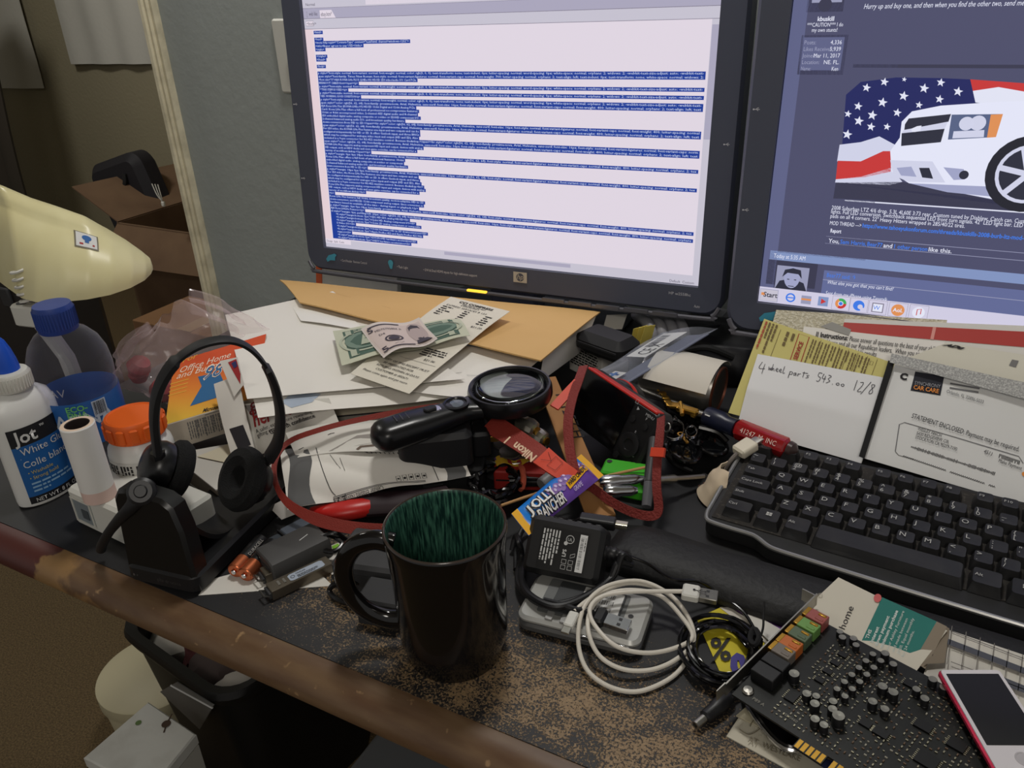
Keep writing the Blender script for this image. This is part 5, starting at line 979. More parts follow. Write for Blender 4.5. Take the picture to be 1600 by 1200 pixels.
g = G(); g.lathe([(.0125, 0), (.0125, .0025), (.0105, .003), (.006, .0028), (.0055, .0016), (0, .0016)], 0, 32, Mc @ TR((cw * .335, -.012, 0))); g.make('control_dial', mat('dial_black', (26, 26, 28), .35), t, off=o)
for dx, dy in ((.25, .012), (.40, .012), (.25, -.029), (.41, -.029)): g = G(); g.lathe([(.0035, 0), (.0035, .0012), (.0, .0014)], 0, 16, Mc @ TR((cw * dx, dy, 0))); g.make('button', mat('dial_black', (26, 26, 28), .35), t, off=o)
k = Ink(lambda a, b, z: Mc @ V((a, -b, z)), .0004)
for (x, y, tx) in ((.26, -.022, '▶'), (.40, -.022, 'MENU'), (.25, .020, 'Q'), (.40, .020, 'DEL'), (.335, -.0015, '±'), (.38, -.018, 'F')): k.text(tx, cw * x, y, .0042, 0, align='C')
k.line([(cw * .2, -.031), (cw * .23, -.031), (cw * .23, -.027), (cw * .2, -.027)], .0005, 0, 0, True)
k.make('markings', [mat('marking_grey', (170, 170, 172), .6)], t, off=o)
g = G(); g.lathe([(.026, -.0262), (.0275, -.030), (.0275, -.040), (.0262, -.042), (.0262, -.052), (.0240, -.0535), (0, -.0535)], 0, 40, Mc @ TR((-cw * .20, .004, 0))); g.make('lens', mat('lens_barrel', (24, 24, 26), .4), t, off=o)
g = G(); g.lathe([(.0279, -.0325), (.0282, -.034), (.0282, -.0365), (.0279, -.038)], 0, 40, Mc @ TR((-cw * .20, .004, 0))); g.make('lens_ring', mat('camera_red', (190, 38, 30), .4), t, off=o)
for sx_ in (-1, 1): g = G(); g.tube([Mc @ V((sx_ * (cw / 2 + .003) + .0035 * math.cos(a_ * .5236), chh / 2 - .010 + .0045 * math.sin(a_ * .5236), -.012)) for a_ in range(12)], .0009, 0, 6, closed=True); g.make('strap_lug', M_steel, t, off=o)
def strap(name, pts, wd_, th, m, upd, n=6):
    g = G(); P_ = smooth(pts, n); vs = []; fs = []; N_ = len(P_); up_ = V(upd)
    for i, q_ in enumerate(P_):
        tt = (P_[min(i + 1, N_ - 1)] - P_[max(i - 1, 0)]).normalized(); nn = up_ - tt * up_.dot(tt); nn.normalize(); b_ = tt.cross(nn)
        wq = wd_ if not callable(wd_) else wd_(i / (N_ - 1))
        for sa, sb in ((-1, -1), (1, -1), (1, 1), (-1, 1)): vs.append(q_ + b_ * (wq / 2 * sa) + nn * (th / 2 * sb))
    for i in range(N_ - 1):
        for k_ in range(4): l = (k_ + 1) % 4; fs.append((i * 4 + k_, i * 4 + l, i * 4 + 4 + l, i * 4 + 4 + k_))
    fs += [(3, 2, 1, 0), tuple((N_ - 1) * 4 + k_ for k_ in range(4))]
    g.add(vs, fs); ob = g.make(name, m, t, off=o, ang=50); return ob, P_, up_
M_web = mat('red_webbing', (124, 42, 36), .75, bump=(500, .5))
main, P_, up_ = strap('strap', [W(762, 642, .066), W(735, 634, .072), W(700, 634, .078), W(640, 641, .078), (W(560, 656, .076)), W(498, 672, .072), W(452, 690, .062), W(431, 718, .053), W(430, 752, .042), W(448, 784, .033), W(486, 808, .028), W(535, 822, .026), W(600, 828, .026), W(660, 822, .026), W(720, 800, .024), W(760, 780, .018)], lambda f: .0050 + .0060 * max(0, min(1, (f - .56) / .12)) + .003 * max(0, (.3 - f) / .3), .0016, M_red, (.35, -.75, .55), 8)
# letters on the lower run of the strap, upside down as it lies
seg = [i for i in range(len(P_)) if i > 8 * 10 and i < 8 * 13]
def run(i): return P_[min(max(i, 0), len(P_) - 1)]
sA, sB = W(545, 823, .026), W(612, 828, .026); e1_ = (sB - sA).normalized(); nn = (up_ - e1_ * up_.dot(e1_)).normalized(); e2_ = nn.cross(e1_)
if e2_.z > 0: e2_ = -e2_
k = Ink(lambda a, b, z: sA + e1_ * a + e2_ * b + nn * (z + .0008), .0004); k.text('Nikon 1', .052, -.003, .0095, 0, bold=.02, ang=math.pi); k.make('strap_lettering', [mat('strap_gold_print', (196, 160, 110), .6)], main, off=o)
tail, P2, up2 = strap('strap', [W(764, 660, .066), W(790, 676, .064), W(830, 702, .061), W(866, 728, .056), W(898, 748, .050)], lambda f: .022 - .006 * f, .0022, [M_red], (.25, -.55, .8), 6)
sA = W(838, 726, .0615); sB = W(776, 682, .0675); e1_ = (sB - sA).normalized(); nn = (V(up2) - e1_ * V(up2).dot(e1_)).normalized(); e2_ = nn.cross(e1_); e2_ = e2_ if e2_.z > 0 else -e2_
k = Ink(lambda a, b, z: sA + e1_ * a + e2_ * b + nn * (z + .0012), .0005); k.text('Nikon  1', .004, .0065, .0115, 0, bold=.03); k.make('strap_lettering', [mat('strap_gold_print2', (222, 190, 160), .6)], tail, off=o)
tip_, P3, up3 = strap('strap_tip', [W(846, 712, .0612), W(872, 732, .0575), W(896, 747, .0525)], lambda f: .0205 - .006 * f, .0030, M_redor, (.25, -.55, .8), 5)
sA = W(850, 712, .063); sB = W(890, 742, .057); e1_ = (sB - sA).normalized(); nn = (V(up3) - e1_ * V(up3).dot(e1_)).normalized(); e2_ = nn.cross(e1_)
k = Ink(lambda a, b, z: sA + e1_ * a + e2_ * b + nn * (z + .0006), .0004)
k.line([(.001, -.005), (.010, 0), (.001, .005)], .0005, 0); k.line([(.010, -.006), (.010, .006), (.020, .005), (.020, -.005)], .0005, 0, 0, True); k.make('stitching', [mat('stitch_dark', (90, 30, 22), .7)], tip_, off=o)
strap('webbing', [W(912, 572, .093), W(905, 592, .092), W(895, 620, .084), W(888, 655, .076), W(889, 690, .066), W(894, 722, .058), W(900, 742, .053)], .0095, .0014, M_web, (.1, -.85, .5), 6)
strap('strap_slider', [W(866, 637, .078), W(884, 617, .084), W(903, 597, .090)], .0095, .0022, M_redor, (.1, -.7, .6), 3)
strap('webbing', [W(1033, 652, .080), W(1031, 680, .074), W(1027, 720, .058), W(1026, 760, .042), W(1029, 796, .026), W(1018, 806, .020), W(990, 801, .020), W(955, 784, .024), W(930, 765, .028), W(914, 755, .030)], .0085, .0014, M_web, (-.2, -.9, .45), 6)
strap('strap_slider', [W(1029, 700, .070), W(1027, 714, .064)], .0135, .0034, M_redor, (-.2, -.9, .45), 3)
# ================================================================== small things round the camera
pen = [W(1022, 686, .052), W(1015, 745, .034), W(1010, 792, .018)]
t = thing('stylus', 'dark pen with a smoky clear tip, standing in front of the right strap', 'pen', pen[2])
g = G(); g.tube([pen[0], pen[0] * .5 + pen[1] * .5, pen[1] * .8 + pen[2] * .2], .0052, 0, 14); g.make('barrel', mat('pen_grey', (46, 46, 48), .5), t, off=pen[2])
g = G(); g.tube([pen[1] * .8 + pen[2] * .2, pen[1] * .3 + pen[2] * .7, pen[2]], [.0050, .0049, .0046], 0, 14); g.make('clear_tip', mat('smoky_clear', (92, 92, 96), .25), t, off=pen[2])
a_, b_ = W(846, 758, .022), W(874, 736, .026); g = G(); g.tube([a_, a_ * .9 + b_ * .1, b_], [.0062, .0070, .0070], 0, 16); g.lathe([(.003, .0002), (.0032, .0006)], 0, 12, axis_M(a_, a_ - b_)); o = g.make('grey_tube', mat('tube_grey', (120, 120, 122), .45), off=a_, loc=a_); tag(o, 'short grey plastic tube end beside the orange rubber band', 'tube')
t = thing('green_case', 'bright green plastic case under the wooden skewer', 'case', up(W(978, 744, .018), .004), (0, 0, math.radians(8)))
M_grn = mat('bright_green', (66, 176, 40), .45)
g = G(); g.prism(rrect(.046, .026, .003, 4), .0, .024, 0, ch=.002); g.make('shell', M_grn, t); g = G(); g.lathe([(.0016, .0), (.0028, .0008)], 0, 14, TR((-.018, .006, .0238))); g.make('ring_hole', M_dgray, t)
t = thing('green_lighter', 'rounded bright green end of a small tool under the chrome tubes', 'tool', up(W(990, 768, .006), .001), (0, 0, math.radians(4)))
g = G(); g.prism(rrect(.030, .020, .007, 6), 0, .016, 0, ch=.004); g.make('end_cap', M_grn, t); g = G(); g.prism(rrect(.020, .012, .004, 4, -.016, 0), .002, .012, 0, ch=.002); g.make('neck', M_black, t)
for i_, (p_, q_, hh_) in enumerate((((936, 753), (1006, 748), .032), ((942, 768), (996, 766), .026))):
    a_, b_ = W(*p_, hh_), W(*q_, hh_); g = G(); g.tube([a_, a_ * .9 + b_ * .1, a_ * .6 + b_ * .4, a_ * .5 + b_ * .5, a_ * .2 + b_ * .8, b_], [.0045, .0062, .0062, .0052, .0052, .003], 0, 14); o = g.make('chrome_tube', M_chrome, off=a_, loc=a_, ang=30); tag(o, ('upper of two chrome tubes lying across the green case', 'lower of two chrome tubes, beside the rounded green tool end')[i_], 'tube', 'chrome tubes by the green case')
a_, b_ = W(1004, 752, .030), W(1100, 744, .012); t = thing('precision_screwdriver', 'thin steel screwdriver shaft pointing at the crumpled tissue', 'screwdriver', a_)
g = G(); g.tube([a_, a_ * .5 + b_ * .5, a_ * .45 + b_ * .55, b_], [.0042, .0042, .0026, .0024], 0, 12); g.make('shaft', M_steel, t, off=a_, ang=30); g = G(); g.tube([b_, b_ + (b_ - a_) * .06], [.0032, .0014], 0, 8); g.make('tip', M_dgray, t, off=a_)
# tissue scrap
tc_ = W(1122, 778, .0)
t = thing('tissue', 'crumpled beige tissue left of the keyboard', 'tissue', up(tc_))
def tis(a, b):
    th = a * 2.6 - .4; r = .034 * (.35 + .65 * b) * (1 + .16 * noise.noise(V((a * 3, b * 2, 2))))
    return V((r * math.cos(th) * .8 - .004, r * math.sin(th) * .9 - .01, .003 + .031 * (1 - b) ** .8 + .005 * noise.noise(V((a * 3, b * 3, 8)))))
g = G(); g.grid(tis, 20, 16, 0, .0008); g.make('paper', mat('tissue_beige', (206, 188, 162), .9), t, rot=(0, 0, math.radians(150)), ang=40)
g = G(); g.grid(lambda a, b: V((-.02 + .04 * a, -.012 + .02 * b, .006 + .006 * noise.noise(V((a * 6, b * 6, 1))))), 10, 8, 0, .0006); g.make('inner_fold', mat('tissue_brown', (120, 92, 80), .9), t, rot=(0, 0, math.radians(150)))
# matchstick in front of the tissue
a_, b_ = W(1102, 778, .002), W(1122, 802, .002); g = G(); g.tube([a_, b_], .0012, 0, 6); o = g.make('matchstick', mat('skewer_wood', (190, 146, 96), .7), off=a_, loc=a_); tag(o, 'short bare matchstick by the front left corner of the keyboard', 'matchstick')
# ---- behind the camera
t = thing('printed_box', 'small white box covered in fine print, under the black pouch', 'box', up(W(935, 582, .0), .0006), (0, 0, math.radians(-26)))
hb = .050; g = G(); g.box((0, 0, hb / 2), (.062, .045, hb)); bx_ = g.make('carton', M_paper2, t, bevel=.001)
k = Ink(face_map((-.031, -.0225, hb), (1, 0, 0), (0, 0, -1)), .0003); k.fine(.003, .004, .058, 10, .0036, 0, .6); k.make('print', [M_ink], bx_)
t = thing('black_pouch', 'black zipped pouch on the small printed box behind the camera', 'pouch', up(W(950, 543, .06), .0512), (0, 0, math.radians(-18)))
g = G(); g.prism(rrect(.072, .044, .012, 5), 0, .028, 0, ch=.009); g.make('body', mat('pouch_black', (26, 26, 28), .6), t); g = G(); g.box((0, -.0225, .016), (.06, .0012, .0022)); g.make('zip', M_dgray, t); g = G(); g.box((-.03, 0, .012), (.018, .03, .02)); g.make('flap', mat('pouch_black', (26, 26, 28), .6), t, bevel=.004)
for i_ in range(3):
    s, o = sheet4('sticky_note', [(990 + 9 * i_, 514 - 2 * i_), (1012 + 6 * i_, 508), (1004 + 6 * i_, 536), (984 + 7 * i_, 541)], mat('sticky_yellow', (214, 196, 96), .8), ('leftmost of three yellow notes behind the black pouch', 'middle one of three yellow notes behind the black pouch', 'rightmost of three yellow notes behind the black pouch')[i_], 'sticky note', [.074 + .002 * i_, .074 + .002 * i_, .050 + .002 * i_, .050 + .002 * i_], None, 'yellow sticky notes', 3, 3)
s, o = sheet4('white_tag', [(948, 492), (980, 491), (972, 514), (942, 514)], M_paper2, 'white tag under the monitor, just above the black pouch', 'tag', [.060, .060, .052, .052], None, None, 4, 4)
# grey ribbed cables
for i_ in range(4):
    u0 = 1000 + 17 * i_; P4 = smooth([W(u0 - 6, 492, .045), W(u0 + 12, 506, .060), W(u0 + 20, 528, .050), W(u0 + 22, 552, .020)], 6); g = G(); g.tube(P4, .0072, 0, 12); o_ = P4[-1]; o = g.make('grey_cable', mat('cable_grey', (142, 142, 148), .55), off=o_, loc=o_)
    tag(o, ('leftmost of four thick grey cables looping under the left monitor', 'second from the left of four thick grey cables under the left monitor', 'third from the left of four thick grey cables under the left monitor', 'rightmost of four thick grey cables looping under the left monitor')[i_], 'cable', 'thick grey cables under the left monitor')
t = thing('grey_dock', 'grey plastic stand edge right of the grey cables, below the left monitor', 'dock', up(W(1090, 528, .0), .001), (0, 0, math.radians(-6))); g = G(); g.prism(rrect(.075, .05, .010, 5), 0, .040, 0, ch=.004); g.make('shell', mat('dock_grey', (120, 120, 126), .5), t); g = G(); g.box((0, -.0255, .02), (.05, .0015, .004)); g.make('slot', M_blackm, t)
# clear plastic package with printed cards
c = [W(905, 598, .066), W(1036, 518, .088), W(1122, 512, .092), W(955, 612, .060)]
nup = V((0, 0, 1)); t = thing('clear_package', 'clear plastic package with printed labels, slanting up behind the camera', 'package', sum(c, V()) / 4); o = sum(c, V()) / 4
s = Sheet(*c, bend=lambda a, b: .006 * math.sin(math.pi * b) + .002 * math.sin(11 * a)); g = G(); g.grid(lambda a, b: s.P(a, 1 - b), 20, 10, 0); s2 = Sheet(*c, bend=lambda a, b: -.010 * math.sin(math.pi * b) - .0006); g.grid(lambda a, b: s2.P(a, b), 20, 10, 0); g.make('film', glass('package_film', (176, 180, 190), .08, .14), t, off=o, ang=40)
s3 = Sheet(*c, bend=lambda a, b: -.002); k = s3.ink(.0003); w_, h_ = s3.w, s3.h; k.rect(w_ * .52, h_ * .05, w_ * .98, h_ * .48, 0, 0, 4); k.rect(w_ * .16, h_ * .32, w_ * .27, h_ * .62, 0); k.text('CE', w_ * .56, h_ * .42, .013, 1); k.text('X', w_ * .70, h_ * .42, .012, 1); k.code(w_ * .70, h_ * .10, w_ * .93, h_ * .26, 1, 20); k.text('+', w_ * .19, h_ * .56, .014, 2, bold=.06)
k.make('label_card', [M_paper2, M_ink, M_blue], t, off=o); g = G(); g.grid(lambda a, b: s3.P(.05 + .42 * a, .72 + .25 * b) if False else Sheet(*c, bend=lambda a, b: -.006).P(.05 + .9 * a, .55 + .40 * b), 6, 4, 0, .001); g.make('dark_insert', mat('insert_dark', (92, 96, 112), .5), t, off=o)
# white paper curled round a can
a_, b_ = W(1036, 588, .046), W(1122, 610, .044); ax_ = (b_ - a_).normalized()
t = thing('drink_can', 'silver can lying on its side with a reddish base, half under the yellow form', 'can', b_)
Mx = axis_M(b_, ax_); g = G(); g.lathe([(0, -.085), (.026, -.084), (.0285, -.078), (.0285, -.006), (.0265, .0)], 0, 40, Mx); g.make('can_body', mat('can_silver', (150, 146, 140), .35, .9), t, off=b_)
g = G(); g.lathe([(.0267, -.0005), (.0272, .0015), (.0255, .0022), (.0245, .0), (.012, -.004), (0, -.005)], 0, 40, Mx); g.make('can_base', mat('can_copper', (128, 78, 62), .4, .7), t, off=b_)
Mx2 = axis_M(a_ + ax_ * .022, ax_); sp_ = Mx2.to_3x3().inverted() @ V((0, 0, 1)); a0 = math.atan2(sp_.y, sp_.x)
g = G(); g.grid(lambda a, b: Mx2 @ V(((.0305 + .012 * abs(2 * b - 1) ** 2) * math.cos(a0 + 1.25 - 2.5 * b), (.0305 + .012 * abs(2 * b - 1) ** 2) * math.sin(a0 + 1.25 - 2.5 * b), -.030 + .072 * a)), 12, 16, 0, .0005); o = g.make('curled_paper', mat('paper_warm', (206, 200, 188), .85), off=a_, loc=a_, ang=60); tag(o, 'white paper curled over the silver can behind the keyboard', 'paper')
# gold bracelet watch parts, key ring, sunglasses, black cord
t = thing('gold_watch', 'gold watch with its band, lying on the black tangle beside the camera', 'watch', W(1058, 640, .040)); o = W(1058, 640, .040)
lp = smooth([W(1030, 606, .042), W(1040, 622, .045), W(1047, 632, .046), W(1058, 634, .047), W(1072, 640, .046), W(1088, 650, .040)], 5); 
for i_ in range(0, len(lp) - 2, 2):
    g = G(); d_ = (lp[i_ + 2] - lp[i_]).normalized(); q_ = d_.to_track_quat('X', 'Z').to_matrix().to_4x4(); wv = .0075 if i_ < 10 else .0105; g.prism(rrect(.0068, wv, .0016, 3), -.0016, .0016, 0, ch=.0006, M=Matrix.Translation(lp[i_ + 1]) @ q_); g.make('band_link', M_gold, t, off=o)
g = G(); g.prism(rrect(.024, .0095, .003, 4), -.003, .003, 0, ch=.0012, M=TR(W(1074, 641, .046), (0, 0, math.radians(-8)))); g.make('watch_case', M_gold, t, off=o)
g = G(); g.tube([W(1063, 629, .049), W(1066, 648, .046)], .0022, 0, 8); g.make('lug', M_gold, t, off=o)
for i_, (u, v, r_, lab) in enumerate(((1052, 672, 16, 'larger steel key ring hooked on the black sunglasses'), (1080, 676, 9, 'smaller steel key ring beside the larger one'))):
    g = G(); P_ = [W(u + r_ * math.cos(a_ * .2618), v + r_ * 1.02 * math.sin(a_ * .2618), .036 + .006 * math.sin(a_ * .2618)) for a_ in range(24)]; g.tube(P_, .0008, 0, 6, closed=True); g.tube([q_ + V((0, 0, .0016)) for q_ in P_], .0008, 0, 6, closed=True); o_ = W(u, v, .036); o = g.make('key_ring', M_chrome, off=o_, loc=o_); tag(o, lab, 'key ring', 'key rings')
t = thing('key', 'small flat brass key on the larger key ring', 'key', W(1064, 680, .034)); g = G(); g.prism(rrect(.008, .007, .003, 4), 0, .0016, 0); g.box((.010, 0, .0008), (.014, .0030, .0016)); g.make('blade', M_gold, t, rot=(0, 0, -.9)); g = G(); g.lathe([(.0012, .0017), (.0024, .0017)], 0, 12); g.make('hole', M_blackm, t, rot=(0, 0, -.9))
t = thing('sunglasses', 'black glossy sunglasses between the key rings and the keyboard', 'sunglasses', W(1085, 700, .012)); o = W(1085, 700, .012)
for (u, v, ru, rv, hh_) in ((1068, 702, 26, 19, .022), (1112, 694, 24, 16, .020)):
    P_ = [W(u + ru * math.cos(a_ * .3142), v + rv * math.sin(a_ * .3142) + .28 * ru * math.cos(a_ * .3142), hh_ + .004 * math.sin(a_ * .3142)) for a_ in range(20)]
    g = G(); g.tube(P_, .0024, 0, 8, closed=True); fr_ = g.make('frame_rim', M_blackg, t, off=o); g = G(); cc = sum(P_, V()) / 20 + V((0, 0, .003)); g.add(P_ + [cc], [(i, (i + 1) % 20, 20) for i in range(20)]); g.make('dark_lens', mat('dark_lens', (10, 11, 13), .06), t, off=o, ang=180)
g = G(); g.tube(smooth([W(1090, 698, .026), W(1092, 690, .028), W(1096, 692, .026)], 4), .0026, 0, 8); g.make('bridge', M_blackg, t, off=o)
g = G(); g.tube(smooth([W(1046, 690, .026), W(1040, 700, .030), W(1052, 722, .020), W(1080, 736, .010)], 5), .0030, 0, 8); g.make('temple', M_blackg, t, off=o)
g = G(); g.tube(smooth([W(1136, 690, .024), W(1120, 676, .030), W(1092, 668, .033)], 5), .0034, 0, 8); g.make('temple', M_blackg, t, off=o)
def cord(name, px, r, m, label, cat='cable', n=6, group=None):
    P_ = smooth([W(u, v, hh_) for u, v, hh_ in px], n); o_ = P_[len(P_) // 2]; g = G(); g.tube(P_, r, 0, 8); o = g.make(name, m, off=o_, loc=o_); tag(o, label, cat, group); return o
rnd = random.Random(11)
t = thing('black_wire_tangle', 'tangle of thin black wires between the gold watch and the yellow form', 'wire', W(1095, 645, .010)); o = W(1095, 645, .010)
for q_ in range(10):
    P_ = []; u0, v0 = rnd.uniform(1035, 1110), rnd.uniform(600, 690)
    for j in range(6): P_.append(W(min(1128, max(1000, u0 + rnd.uniform(-32, 32))), v0 + rnd.uniform(-26, 26), .006 + .026 * rnd.random()))
    g = G(); g.tube(smooth(P_, 6), rnd.choice((.0016, .0022, .003)), 0, 7); g.make('wire', M_blackg, t, off=o)
t = thing('dark_bag', 'black nylon bag slumped under the right monitor behind the clear package', 'bag', up(W(1120, 572, 0), .001)); 
g = G(); g.grid(lambda a, b: V((.085 * math.cos(a * 6.2832) * math.sin(math.pi * (b * .5 + .5)) ** .5 * (1 + .16 * noise.noise(V((math.cos(a * 6.28) * 2, math.sin(a * 6.28) * 2, b * 2)))), .055 * math.sin(a * 6.2832) * math.sin(math.pi * (b * .5 + .5)) ** .5 * (1 + .2 * noise.noise(V((math.cos(a * 6.28) * 2, math.sin(a * 6.28) * 2, b * 3)))), .055 * math.sin(b * P90) * (1 + .2 * noise.noise(V((a * 4, b * 4, 3)))))), 32, 14, 0); g.make('cloth', mat('nylon_black', (20, 20, 25), .5), t); g = G(); g.tube(smooth([(-.03, -.05, .035), (0, -.06, .05), (.03, -.05, .038)], 5), .004, 0, 8); g.make('handle', M_blackm, t)
# red handled screwdriver
a_, b_ = W(1150, 669, .038), W(1232, 702, .038); ax_ = (b_ - a_).normalized(); o = a_
t = thing('screwdriver', 'screwdriver with clear red handle and navy collar, behind the keyboard corner', 'screwdriver', o)
Mx = axis_M(a_, ax_); g = G(); hex_ = [(.0100 * (1.0 if k_ % 2 == 0 else .93) * math.cos(k_ * math.pi / 6), .0112 * (1.0 if k_ % 2 == 0 else .93) * math.sin(k_ * math.pi / 6)) for k_ in range(12)]; g.prism(hex_, 0, (b_ - a_).length, 0, ch=.003, M=Mx); hd_ = g.make('handle', mat('handle_red', (150, 22, 26), .15, coat=.6), t, off=o, ang=20)
g = G(); g.lathe([(.0102, -.036), (.0112, -.034), (.0112, -.016), (.0092, -.010), (.0098, 0), (.0098, .0005)], 0, 24, Mx); g.make('collar', mat('collar_navy', (24, 28, 48), .35), t, off=o)
g = G(); g.lathe([(.0035, -.15), (.0038, -.148), (.0038, -.034)], 0, 14, Mx); g.make('shaft', M_steel, t, off=o)
g = G(); g.lathe([(.0090, (b_ - a_).length + .0005), (.0082, (b_ - a_).length + .005), (.003, (b_ - a_).length + .009), (0, (b_ - a_).length + .0095)], 0, 24, Mx); g.make('butt_cap', mat('butt_dark', (60, 44, 42), .3), t, off=o)
nn = (CAM - a_); nn = (nn - ax_ * nn.dot(ax_)).normalized(); e2_ = nn.cross(ax_); e2_ = e2_ if e2_.z < 0 else -e2_
k = Ink(lambda a, b, z: a_ + ax_ * a + e2_ * b + nn * (z + .0100), .0004); k.text('41247  M  INC', .010, .0022, .0072, 0, width=.040); k.make('lettering', [mat('handle_letter', (226, 196, 186), .5)], hd_, off=o)
k = Ink(lambda a, b, z: a_ + ax_ * a + e2_ * b + nn * (z + .0113), .0003); k.fine(-.032, -.002, -.018, 1, .003, 0); k.make('collar_lettering', [M_label], t, off=o)
# white adaptor plug beside the Esc key
a_, b_ = W(1152, 708, .034), W(1180, 690, .040); t = thing('white_connector', 'small white plastic connector above the top left key of the keyboard', 'connector', a_); Mx = axis_M(a_, b_ - a_)
g = G(); g.prism(rrect(.017, .010, .003, 4), 0, (b_ - a_).length * .9, 0, ch=.002, M=Mx); g.make('body', mat('connector_ivory', (214, 206, 186), .5), t, off=a_); g = G(); g.prism(rrect(.010, .004, .001, 2), (b_ - a_).length * .9, (b_ - a_).length * 1.5, 0, M=Mx); g.make('plug', M_steel, t, off=a_)
g = G(); P_ = smooth([a_, W(1140, 722, .026), W(1132, 740, .014), W(1136, 762, .006)], 6); g.tube(P_, .0022, 0, 8); g.make('lead', mat('lead_grey', (112, 104, 98), .6), t, off=a_)
# ================================================================== keyboard
ko = W(1120, 806, .0); ky = math.radians(-3.0); KT = math.radians(4.2)
KM = Matrix.Translation(up(ko, .004)) @ Matrix.Rotation(ky, 4, 'Z') @ Matrix.Rotation(KT, 4, 'X')
t = thing('keyboard', 'black keyboard with silver edge strip, under the leaning envelopes', 'keyboard', up(ko, .004)); t.rotation_euler = KM.to_euler()
U = .019; X0, Y0 = .013, .020
zc = KM.inverted() @ W(1232, 791, .031)                 # where the Z key lies
X0 = zc.x - 2.75 * U; Y0 = zc.y - 1.5 * U
KW = 18.6 * U
poly = smooth([(X0 - .012, Y0 + .012, 0), (X0 - .011, Y0 - .004, 0), (X0 - .002, Y0 - .010, 0), (X0 + 1.6 * U, Y0 - .0105, 0), (X0 + 2.1 * U, Y0 - .014, 0), (X0 + 2.7 * U, Y0 - .0195, 0), (X0 + 4 * U, Y0 - .021, 0), (X0 + 10 * U, Y0 - .023, 0), (X0 + KW, Y0 - .023, 0)], 5)
outline = [(q_.x, q_.y) for q_ in poly] + [(X0 + KW, Y0 + 7.0 * U), (X0 + 2.2 * U, Y0 + 7.0 * U), (X0 + 1.3 * U, Y0 + 6.9 * U), (X0 - .006, Y0 + 6.75 * U), (X0 - .011, Y0 + 6.3 * U)]
g = G(); g.prism(outline, 0, .018, 0, ch=.0025); g.make('case', mat('keyboard_black', (30, 30, 31), .55), t)
g = G(); ed = smooth([(X0 - .0105, Y0 + 6.4 * U, .0185)] + [(X0 - .0115, Y0 + 3 * U, .0185)] + [(q_.x, q_.y, .0172) for q_ in poly[::3]], 3); g.tube(ed, .0021, 0, 8); g.make('silver_strip', mat('strip_silver', (172, 172, 170), .3, .7), t)
g = G(); g.box((X0 + 7 * U, Y0 + 6.6 * U, -.004 + .0), (.12, .012, .0085)) ; g.make('foot', M_blackm, t)
g = G(); g.prism([(X0 - .006, Y0 - .004), (X0 + KW - .004, Y0 - .004), (X0 + KW - .004, Y0 + 6.75 * U), (X0 - .004, Y0 + 6.5 * U)], .0181, .0190, 0); g.make('key_bed', mat('key_bed_dusty', (44, 41, 38), .9, var=(260, (84, 78, 70), .55, .8)), t)
M_key = mat('key_black', (34, 34, 35), .38, var=(60, (46, 45, 44), .45, .8)); M_leg = mat('key_legend', (176, 176, 172), .6)
KH = .0095
def key(x, row, w=1.0, tx=None, tx2=None, tall=1.0, small=False, depth=None):
    yb = Y0 + row * U if depth is None else Y0 + row * U; d = (depth or tall) * U - .0012; ww_ = w * U - .0014; cx, cy = X0 + (x + w / 2) * U, yb + (depth or tall) * U / 2
    z0 = .0185; z1 = z0 + KH + (.0006 if row > 3 else 0); ti = .0022 if not small else .0026; bt = rrect(ww_, d, .0016, 2, cx, cy); tp = rrect(ww_ - 2 * ti, d - 2 * ti + .0004, .0022, 2, cx, cy + .0008); n = len(bt)
    g = G(); mid = [(cx + (p_[0] - cx) * .985, cy + (p_[1] - cy) * .985) for p_ in tp]
    vs = [(a, b, z0) for a, b in bt] + [(a, b, z1 - .0007) for a, b in tp] + [(a, b, z1) for a, b in mid] + [(cx, cy, z1 - .0006)]; fs = []
    for r in range(2):
        for i in range(n): j = (i + 1) % n; fs.append((r * n + i, r * n + j, (r + 1) * n + j, (r + 1) * n + i))
    for i in range(n): fs.append((2 * n + i, 2 * n + (i + 1) % n, 3 * n))
    g.add(vs, fs); ms = [M_key]
    if tx:
        k = Ink(lambda a, b, z: V((cx + a, cy - b, z1 - .0001 + z)), .0003); ms = [M_key, M_leg]
        if tx == '⊞':
            for dx in (-1, 1):
                for dy in (-1, 1): k.rect(dx * .0013 - .0011, dy * .0012 - .0010 - .002, dx * .0013 + .0011, dy * .0012 + .0010 - .002, 1, ang=.1)
        else:
            sz = .0074 if len(tx) == 1 else .0046
            k.text(tx, -ww_ / 2 + ti + .0012, .0002 if not tx2 else -.0012, sz, 1)
            if tx2: k.text(tx2, -ww_ / 2 + ti + .0012, .0045, sz * .92, 1)
        g.v += k.g.v; base_ = len(g.v) - len(k.g.v); g.f += [[q_ + base_ for q_ in f] for f in k.g.f]; g.m += [1] * len(k.g.f)
    g.make('key', ms, t, ang=40)
key(0, 0, 1.45, 'Ctrl'); key(1.5, -.15, 1.25, '⊞', depth=1.1); key(2.8, -.25, 1.3, 'Alt', depth=1.2); key(4.15, -.35, 6.1, None, depth=1.25); key(10.3, -.3, 1.35, 'Alt', depth=1.2); key(11.7, -.3, 1.3, '⊞', depth=1.2); key(13.05, -.2, 1.2, None, depth=1.1)
key(0, 1, 2.2, 'Shift')
for i, c_ in enumerate('ZXCVBNM'): key(2.25 + i, 1, 1, c_)
for i, (a_, b_) in enumerate((('<', ','), ('>', '.'), ('?', '/'))): key(9.25 + i, 1, 1, a_, b_)
key(12.25, 1, 2.5, 'Shift')
key(0, 2, 1.72, 'Caps Lock')
for i, c_ in enumerate('ASDFGHJKL'): key(1.75 + i, 2, 1, c_)
